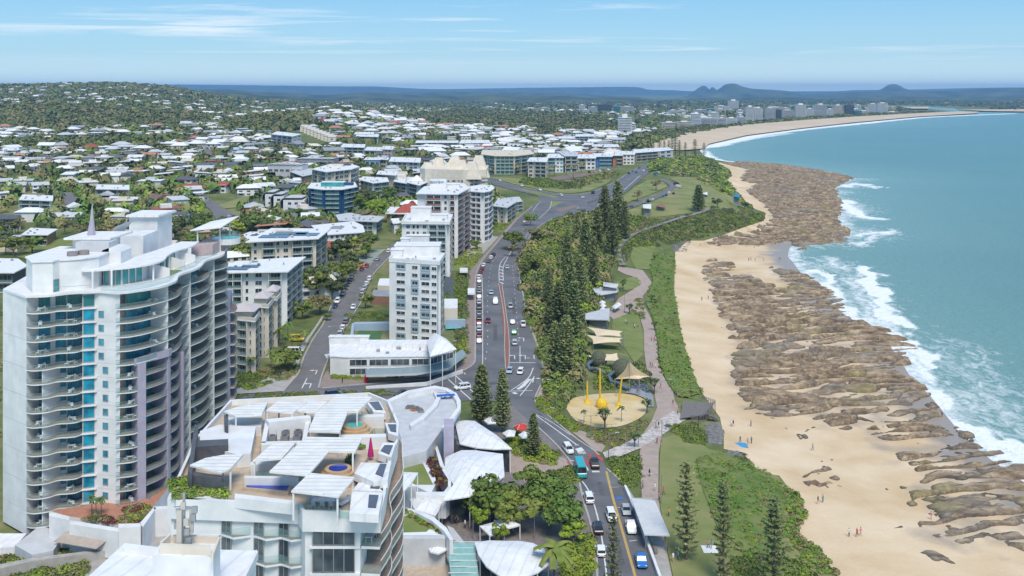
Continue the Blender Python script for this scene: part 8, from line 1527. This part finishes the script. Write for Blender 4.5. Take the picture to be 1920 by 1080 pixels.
for W,n,a in zip(FORS,(3600,7500,300,1500,900),(6,6.5,5,6,5)):
 xs=[p[0]for p in W];ys=[p[1]for p in W];X=rngS.uniform(min(xs),max(xs),n*3);Y=rngS.uniform(min(ys),max(ys),n*3);k=inside(X,Y,W);X,Y=X[k][:n],Y[k][:n];s=rngS.uniform(a*.8,a*1.4,len(X));it.append(np.c_[X,Y,T(X,Y)+1.5,s,s*1.1,rngS.choice(3,len(X),p=[.35,.15,.5])])
n=7000;y=np.sqrt(rngS.uniform(2600**2,5200**2,n));x=rngS.uniform(-.56,-.2,n)*y;k=(T(x,y)>30);x,y=x[k],y[k];s=rngS.uniform(6,10,len(x));it.append(np.c_[x,y,T(x,y),s,s,rngS.choice(3,len(x),p=[.4,.15,.45])])
y=rngS.uniform(4600,9000,3500);x=rngS.uniform(-.1,.62,3500)*y;k=inside(x,y,LANDPOLY)&(seg_dist(x,y,SHORE)>160);x,y=x[k],y[k];s=rngS.uniform(12,22,len(x));it.append(np.c_[x,y,T(x,y),s,s*.7,rngS.choice(3,len(x),p=[.7,.1,.2])])
x=[];P=np.array([at(px,py,3)for px,py in[(1180,262),(1240,254),(1330,240),(1400,232),(1500,224),(1600,217),(1680,213.5),(1750,211)]]);t=rngS.uniform(0,len(P)-1.001,1500);i0=t.astype(int);Q=P[i0]+(P[i0+1]-P[i0])*(t-i0)[:,None]+rngS.normal(size=(1500,2))*[18,40];s=rngS.uniform(4,8,1500);it.append(np.c_[Q,T(Q[:,0],Q[:,1]),s,s,rngS.choice(3,1500)])
merge('far_forest_cover',np.concatenate(it),SHC,GM,'dark bushland canopy of the distant reserves and dunes')
# ================================================================= PARK, PLAYGROUND, STREET FURNITURE, PEOPLE
def sail(P,lab,zt,m=None):
 """tensioned shade sail: px corners with their own heights"""
 W=[Vector((*at(px,py,z),z))for px,py,z in P];g=min(T1(w.x,w.y)for w in W);c=sum(W,Vector())/len(W);t_=thing('shade_sail',lab,'shade sail',(c.x,c.y,g));b=MB();n=len(W);C=Vector((c.x,c.y,zt));K=6;rings=[]
 for j in range(4):
  s=1-j/4;r_=[]
  for i in range(n):
   for k in range(K):t=k/K;q=W[i].lerp(W[(i+1)%n],t);q=q.lerp(C,.16*math.sin(math.pi*t));r_.append(C.lerp(q,s)-Vector((c.x,c.y,g))+Vector((0,0,0)))
  rings.append(r_)
 M_=n*K
 for j in range(3):b.add([tuple(v)for v in rings[j]+rings[j+1]],[(i,(i+1)%M_,M_+(i+1)%M_,M_+i)for i in range(M_)],m or SAILM)
 b.add([tuple(v)for v in rings[3]]+[(0,0,zt-g)],[(i,(i+1)%M_,M_)for i in range(M_)],m or SAILM);obj('membrane',b,t_)
 for w in W:obj('mast',MB().tube([(w.x-c.x,w.y-c.y,-.3),(w.x-c.x,w.y-c.y,w.z-g+.2)],.11,METAL,6),t_)
sail([(1100,613,9),(1168,621,9),(1165,631,8.5),(1118,630,9)],'upper of the two long sand coloured sails by the grey pavilion',9.6);sail([(1100,628,9.5),(1168,634,9),(1165,642,8.6),(1112,645,9)],'lower of the two long sand coloured sails by the grey pavilion',9.6)
sail([(1132,664,10),(1157,662,10),(1164,678,9),(1134,676,9)],'small sand coloured sail between the two climbing pods',9.4);sail([(1180,678,14.5),(1219,706,9),(1199,711,9),(1153,711,9)],'peaked sand coloured sail over the cafe tables',10.0);sail([(1094,665,9),(1118,668,9),(1112,672,9)],'narrow sand coloured sail tip among the trees',9.2)
def pav(P,z,lab,m=None):
 W=[at(px,py,z)for px,py in P];c=(sum(w[0]for w in W)/len(W),sum(w[1]for w in W)/len(W));g=T1(*c);t_=thing('pavilion',lab,'pavilion',(c[0],c[1],g));Q=[(x-c[0],y-c[1])for x,y in W];n=len(Q)
 obj('roof',MB().prism(Q,[z-g+(.9 if i%2 else 0)for i in range(n)],[z-g+.3+(.9 if i%2 else 0)for i in range(n)],m or LGREY),t_);obj('wall',MB().prism([(x*.7,y*.7)for x,y in Q],-.3,z-g-.02,MGREY),t_)
 for x,y in Q:obj('post',MB().box(x*.9-.1,y*.9-.1,-.2,x*.9+.1,y*.9+.1,z-g,WOOD),t_)
pav([(1110,541),(1158,541),(1160,546),(1157,553),(1122,555),(1113,550)],9,'grey roofed beach pavilion with folded roof, the upper one');pav([(1131,530),(1160,538),(1156,541),(1131,541)],11,'pale peaked roof piece above the upper pavilion');pav([(1098,589),(1143,583),(1143,604),(1140,606),(1097,600)],9,'grey ribbed pavilion roof, the lower one')
pav([(1205,384),(1221,386),(1221,392),(1206,393)],17.5,'white roofed picnic shelter on the headland lawn',ROOFW);pav([(1232,384),(1247,384),(1247,390),(1232,390)],16,'brown brick toilet block beside the white picnic shelter',BRICKR);pav([(1374,366),(1386,366),(1387,371),(1374,371)],16,'small teal roofed lookout shelter',MATS['turquoise_render']);pav([(1332,392),(1357,391),(1358,398),(1334,399)],12.5,'timber lookout deck shelter at the end of the boardwalk',WOOD);pav([(1316,363),(1326,363),(1327,366),(1317,366)],17,'tiny white shelter on the headland lawn',ROOFW)
for k,(px,py)in enumerate([(1129,567),(1130,573),(1130,580),(1153,575),(1159,571)]):tent([(px-6,py),(px,py-4),(px+7,py),(px,py+4)],8,'white square cafe umbrella on the beach terrace, %s'%['top of the left column','middle of the left column','bottom of the left column','lower of the right pair','upper of the right pair'][k],'cafe_umbrella',.8,zg=5,posts=False,seams=False,cat='umbrella')
# long grey shelter beside the parked cars
W=[at(px,py,10.2)for px,py in[(1183,934),(1228,939),(1256,1004),(1208,1002)]];c=(sum(w[0]for w in W)/4,sum(w[1]for w in W)/4);t_=thing('bus_shelter','long pale grey flat shelter roof beside the parked cars','shelter',(c[0],c[1],7));Q=[(x-c[0],y-c[1])for x,y in W]
obj('roof',MB().prism(Q,3,3.25,mat('pale_grey_roof',(.60,.60,.60),.6,var=.12)),t_)
for x,y in Q:obj('post',MB().box(x*.8-.1,y*.85-.1,0,x*.8+.1,y*.85+.1,3,METAL),t_)
for i,(y0_)in enumerate((-8,0,8)):obj('bench',MB().box(-.3,y0_-1.5,.38,.3,y0_+1.5,.48,WOOD).box(-.2,y0_-1.3,0,.2,y0_-1.1,.38,METAL).box(-.2,y0_+1.1,0,.2,y0_+1.3,.38,METAL),t_)
A_s,_=wpts([(1172,918),(1196,975),(1236,1085),(1262,1150)]);o=obj('low_wall',npmesh('low_wall',*strip('',A_s,.5,None,0,.9),ROOFW));tag(o,'long white low wall between parked cars and shelter','wall')
# playground
def stick(px,py,lean,H,lab):
 x,y,z=dropz((px,py),.2);t_=thing('play_pole',lab,'play equipment',(x,y,z));obj('base',MB().tube([(0,0,0),(0,0,.9),(lean*.1,0,1.4)],[1.1,.5,.3],YPAINT,12),t_);obj('pole',MB().tube([(0,0,1),(lean,0,H)],[.28,.22],YPAINT,8),t_)
stick(1101,757,0,6,'left yellow play pole in the sand circle');stick(1125,757,0,9.5,'tall middle yellow play pole in the sand circle');stick(1160,764,.9,8,'leaning right yellow play pole in the sand circle')
x,y,z=dropz((1128,765),.2);tag(obj('play_dome',MB().ball((0,0,.9),(1.6,1.6,1.7),YPAINT,14,8),None,(x,y,z)),'yellow dome beside the tall middle play pole','play equipment')
for k,(px,py,r,z0)in enumerate([(1123,674,2.6,8.5),(1167,694,3.3,8.5)]):
 x,y=at(px,py,z0);g=T1(x,y);t_=thing('climbing_pod',['smaller round woven climbing pod by the small sail','bigger round woven climbing pod with a tube slide'][k],'play equipment',(x,y,g));obj('pod',MB().ball((0,0,z0-g),(r,r,r*1.05),mat('woven_pod',(.14,.15,.10),.9,var=.5,scale=3,bump=.5),16,10),t_)
 for a in range(4):obj('leg',MB().tube([(r*.6*math.cos(a*1.57+.7),r*.6*math.sin(a*1.57+.7),-.2),(r*.4*math.cos(a*1.57+.7),r*.4*math.sin(a*1.57+.7),z0-g-r*.6)],.14,METAL,6),t_)
 obj('slide',MB().tube([(-r*.7,-r*.3,z0-g),(-r-1.2,-r-1,z0-g-.6),(-r-.6,-r-3.5,z0-g-1.6),(-r+1.2,-r-6,1.6),(-r+3.4,-r-7.5,.6),(1,-r-8,.4)],.55,mat('blue_grey_steel',(.20,.26,.32),.3,metal=.5,var=.2),10),t_)
fn=MB()
for A in([(1058,772),(1062,758),(1072,742),(1078,735)],[(1058,772),(1068,786),(1090,796),(1128,804),(1165,802)]):
 Q,t=wpts(A,step=1.5)
 for i in range(len(Q)-1):z0,z1=T1(*Q[i]),T1(*Q[i+1]);fn.bar((*Q[i],z0+1.1),(*Q[i+1],z1+1.1),.06,.06,METAL);fn.bar((*Q[i],z0),(*Q[i],z0+1.1),.06,.06,METAL)
tag(obj('fence',fn),'grey steel fence curving around the sand circle','fence')
# timber lookout deck with rails and stair; cliff boardwalk
dk=thing('beach_deck','weathered timber deck and stair above the beach','deck',(*at(1305,765,5.5),4));dl=dk.location
def dkid(n_,P,z,th,m,par=dk):l=par.location;return obj(n_,MB().prism([(x-l.x,y-l.y)for x,y in[at(px,py,z)for px,py in P]],z-th-l.z,z-l.z,m),par)
DP=[(1285,752),(1316,749),(1341,758),(1328,775),(1310,788),(1278,782)]
for k in range(14):dkid('plank',[(1281+k*4.1,752+0.2*k),(1284.6+k*4.1,752+.2*k),(1279+k*3.9,784-k*.6),(1275.4+k*3.9,784-k*.6)],5.9,.12,WOOD)
for k,(a,b_)in enumerate([(DP[1],DP[2]),(DP[2],DP[3]),(DP[3],DP[4]),(DP[4],(1296,786))]):
 xa,ya=at(*a,5.9);xb,yb=at(*b_,5.9);b=MB();n=6
 for j in range(n+1):x=xa+(xb-xa)*j/n-dl.x;y=ya+(yb-ya)*j/n-dl.y;b.box(x-.05,y-.05,-1.5,x+.05,y+.05,3.0,WOOD)
 for z in(2.3,2.65,2.98):b.bar((xa-dl.x,ya-dl.y,z),(xb-dl.x,yb-dl.y,z),.06,.1,WOOD)
 obj('railing',b,dk)
for k in range(9):dkid('stair_tread',[(1327+k*2.6,779+k*1.9),(1334+k*2.6,776+k*1.9),(1337+k*2.6,778+k*1.9),(1330+k*2.6,781+k*1.9)],5.4-k*.36,.1,WOOD)
Q,t=wpts([(1330,393),(1317,400),(1278,411),(1247,421),(1213,432),(1191,440),(1171,455),(1158,471),(1160,488),(1168,503)],step=3);bw=thing('boardwalk','long raised grey boardwalk winding down the cliff','boardwalk',(*Q[len(Q)//2],0));l=bw.location;zz=np.array([T1(*q)for q in Q])+1.3;zz=np.convolve(np.pad(zz,4,'edge'),np.ones(9)/9,'valid')
d=np.gradient(Q,axis=0);d/=np.linalg.norm(d,axis=1)[:,None];nn=np.c_[-d[:,1],d[:,0]]*1.7;b=MB();ra=MB()
BWM=mat('grey_boards',(.33,.31,.30),.85,var=.25,scale=2)
for i in range(len(Q)-1):
 p=[(*(Q[j]+s*nn[j]-[l.x,l.y]),zz[j])for j,s in((i,1),(i,-1),(i+1,-1),(i+1,1))];me=MB().add(p+[(v[0],v[1],v[2]-.25)for v in p],[(0,1,2,3),(7,6,5,4),(0,4,5,1),(1,5,6,2),(2,6,7,3),(3,7,4,0)],BWM);obj('deck_panel',me,bw)
 for a,c_ in((0,3),(1,2)):ra.bar((p[a][0],p[a][1],p[a][2]+1.05),(p[c_][0],p[c_][1],p[c_][2]+1.05),.12,.1,WOOD);ra.bar(p[a],(p[a][0],p[a][1],p[a][2]+1.05),.1,.1,WOOD);ra.bar((p[a][0],p[a][1],p[a][2]-3),p[a],.2,.2,WOOD)
obj('railing',ra,bw)
# street lamps: pole, arm, head
lm={}
def lamp(px,py,top,arms,lab,ang=0):
 v=drop(px,py);H=(py-top)/F*v.y;t_=thing('street_lamp',lab,'street lamp',v,ang,'street and path lamps');obj('pole',MB().tube([(0,0,0),(0,0,H)],[.11,.07],METAL,6),t_)
 for s in arms:obj('arm',MB().bar((0,0,H-.1),(s*1.8,0,H),.07,.07,METAL),t_);obj('lamp_head',MB().box(min(s*1.6,s*2.5),-.13,H-.03,max(s*1.6,s*2.5),.13,H+.09,LGREY),t_)
for a in[(1043,769,712,[-1],'by the footpath above the long hedge'),(1020,808,764,[1],'on the left kerb near the junction pines'),(1108,826,779,[-1,1],'double armed, at the front of the playground'),(1141,862,812,[1],'left end of the pale paved crossing'),(1197,840,792,[-1],'middle of the pale paved crossing'),(1241,830,788,[-1],'right end of the pale paved crossing'),(1240,945,890,[-1],'on the lawn edge above the grey shelter'),(1270,745,711,[-1],'on the creeper slope above the deck'),(1065,858,834,[1],'beside the red crossing'),(1095,745,690,[],'bare pole by the tree belt'),(1170,505,470,[],'bare pole at the top of the promenade'),(1136,560,527,[],'bare pole behind the upper pavilion'),(1171,586,545,[],'bare pole beside the white umbrellas'),(1209,577,548,[-1],'on the promenade bend'),(1202,600,582,[],'short pole right of the middle lawn'),(1170,662,622,[],'at the left edge of the middle lawn'),(1207,663,645,[1],'at the right edge of the middle lawn'),(1198,746,710,[],'mast beside the cafe tables'),
  (630,662,612,[-1,1],'double armed, middle of the side street'),(664,600,540,[-1,1],'double armed, upper side street'),(698,545,497,[1],'top of the side street'),(1004,722,672,[-1],'on the junction splitter'),(840,705,640,[1],'on the shop block corner'),(988,390,345,[],'on the inland arm of the junction'),(1039,366,335,[],'on the junction lawn'),(1116,362,336,[],'by the dual carriageway'),(1151,470,440,[],'above the boardwalk'),(870,610,560,[],'on the left footpath'),(1002,1010,960,[1],'between awning and figs'),(887,1012,975,[],'blue pole at the cafe')]:lamp(a[0],a[1],a[2],a[3],'grey street lamp '+a[4],R.uniform(-.3,.3))
# people
def person_mesh(pose):
 b=MB();st=.28 if pose else .06
 for s in(-1,1):b.tube([(s*.09,s*st,.04),(s*.09,s*st*.5,.45),(s*.08,0,.88)],[.05,.06,.085],TROUS if pose<2 else SKINM,6);b.tube([(s*.20,0,1.40),(s*.25,-s*st*.5,1.14),(s*.23,-s*st*.9+.05,.88)],[.05,.042,.03],SKINM,6)
 b.tube([(0,0,.82),(0,0,1.0),(0,0,1.3),(0,0,1.45),(0,0,1.5)],[.15,.14,.18,.14,.06],CLOTH,8);b.ball((0,0,1.62),(.09,.10,.125),SKINM,8,6);b.ball((0,.015,1.66),(.097,.105,.11),HAIRM,8,5);return b.mesh('person')
PM=[person_mesh(k)for k in range(3)];SC={'white':(.8,.8,.8),'black':(.03,.03,.03),'red':(.6,.04,.05),'blue':(.05,.15,.5),'pink':(.7,.25,.3),'grey':(.3,.3,.32),'teal':(.05,.35,.35),'orange':(.7,.3,.05)}
def person(px,py,col,doing,k=0):x,y,z=dropz((px,py),.14);p=obj('person',PM[k%3],None,(x,y,z+y*.0003),R.uniform(0,6.28));p.color=(*SC[col],1);tag(p,'person in %s top %s'%(col,doing),'person')
for i,a in enumerate([(1218,895,'black','walking alone on the promenade above the lamp'),(1205,918,'grey','walking on the left of the lower promenade'),(1228,922,'white','walking on the right of the lower promenade'),(1236,940,'pink','beside the top of the grey shelter'),(1244,930,'red','sitting at the lawn edge by the lamp'),(1262,1055,'white','near the foot of the tall slim pine'),(1271,1052,'blue','near the foot of the tall slim pine'),(1230,805,'grey','on the paved crossing, left of a pair'),(1235,804,'black','on the paved crossing, right of a pair'),(1249,807,'blue','pushing a pram on the paved crossing'),(1271,778,'pink','at the promenade corner by the deck'),(1262,762,'black','beside the deck entrance'),(1147,843,'orange','walking down the paved crossing'),(1232,834,'red','on the promenade below the crossing'),
 (1239,730,'red','on the promenade near the pandanus'),(1219,690,'black','left of a pair on the upper promenade'),(1223,691,'red','right of a pair on the upper promenade'),(1229,692,'white','beside the pair on the upper promenade'),(1222,640,'pink','left of two by the middle lawn'),(1227,641,'red','right of two by the middle lawn'),(1206,587,'black','on the promenade below the umbrellas'),(1173,608,'white','sitting on the upper middle lawn'),(1176,609,'grey','beside the white shirt on the middle lawn'),(1188,616,'blue','left in the group on the middle lawn'),(1190,617,'white','centre of the group on the middle lawn'),(1196,615,'orange','right in the group on the middle lawn'),
 (1156,744,'grey','standing in the playground sand'),(1180,735,'black','by the cafe tables'),(1195,738,'blue','under the peaked sail'),(1134,762,'pink','between the yellow play poles'),(1313,738,'black','crouching on sand above the deck'),(1371,801,'white','on the sand right of the deck, left of two'),(1375,801,'black','on the sand right of the deck, right of two'),(1408,801,'grey','standing alone on the open beach'),(1388,832,'black','standing on the blue beach towel'),(1402,836,'orange','right of the blue beach towel'),(1409,833,'blue','farther right of the blue beach towel'),(1524,846,'grey','walking by the small rock ledge'),(1534,947,'black','left of a couple on the lower beach'),(1543,944,'teal','right of a couple on the lower beach'),
 (1607,1008,'red','left of a couple low on the beach'),(1614,1006,'pink','right of a couple low on the beach'),(1592,1008,'white','small figure left of the low couple'),(1607,788,'blue','standing on the brown rocks'),(1746,976,'pink','on the grey rock shelf'),(1316,565,'black','on the upper sand, left'),(1328,562,'grey','on the upper sand, right'),(1313,463,'black','at the top of the beach'),(1404,490,'black','wading near the upper rocks, first'),(1408,489,'red','wading near the upper rocks, second'),(1416,491,'blue','wading near the upper rocks, third'),(1432,490,'pink','wading near the upper rocks, fourth'),(1461,489,'black','at the upper wash edge, left'),(1464,490,'red','at the upper wash edge, right'),(1414,466,'red','alone below the headland rocks'),
 (1302,775,'red','leaning on the deck rail, left'),(1322,772,'blue','leaning on the deck rail, right'),(687,718,'pink','walking before the shop block hedge'),(642,720,'black','at the shop block corner'),(606,600,'pink','walking down the side street footpath'),(851,975,'blue','under the edge of the white cafe roof'),(856,985,'black','at the cafe tables, left'),(862,980,'grey','at the cafe tables, right'),(872,992,'white','crossing the plaza pavers'),(1328,1030,'pink','sitting on the picnic rug, left'),(1334,1031,'teal','sitting on the picnic rug, right'),(1254,970,'orange','sitting on the lawn by the shelter')]):person(*a,k=i)
for(px,py,c_,lab,cat,nm)in[(1390,836,(.05,.3,.6),'blue beach towel on the open sand','towel','beach_towel'),(1331,1032,(.7,.7,.7),'pale picnic rug between the slim pines','rug','picnic_rug')]:x,y,z=dropz((px,py),.2);o=obj(nm,MB().box(-1.4,-1.6,0,1.4,1.6,.04,CLOTH),None,(x,y,z));o.color=(*c_,1);tag(o,lab,cat)
for k in range(14):px=1186+(k%7)*5;py=716+(k//7)*7+(k%7)*2.4;x,y,z=dropz((px,py),.2);tag(obj('cafe_table',MB().box(-.4,-.4,.7,.4,.4,.75,DGREY).tube([(0,0,0),(0,0,.7)],.06,METAL,6).box(-.9,-.22,.42,-.5,.22,.5,DGREY).box(.5,-.22,.42,.9,.22,.5,DGREY),None,(x,y,z),k),'dark cafe table under the peaked sand coloured sail','table','dark cafe tables under the peaked sail')
# ---------------------------------------------------------------- air
hm=bpy.data.materials.new('sea_haze');hm.use_nodes=True;t=hm.node_tree;t.nodes.clear()
o_=N(t,'ShaderNodeOutputMaterial');pv=N(t,'ShaderNodeVolumePrincipled');pv.inputs['Color'].default_value=(.27,.58,1,1);pv.inputs['Density'].default_value=HAZE
t.links.new(pv.outputs[0],o_.inputs['Volume'])
m=MB().box(-30000,-200,-8,45000,29000,260,hm);h=obj('haze',m);h['kind']='stuff';h['label']='thin bluish sea haze over the coast'
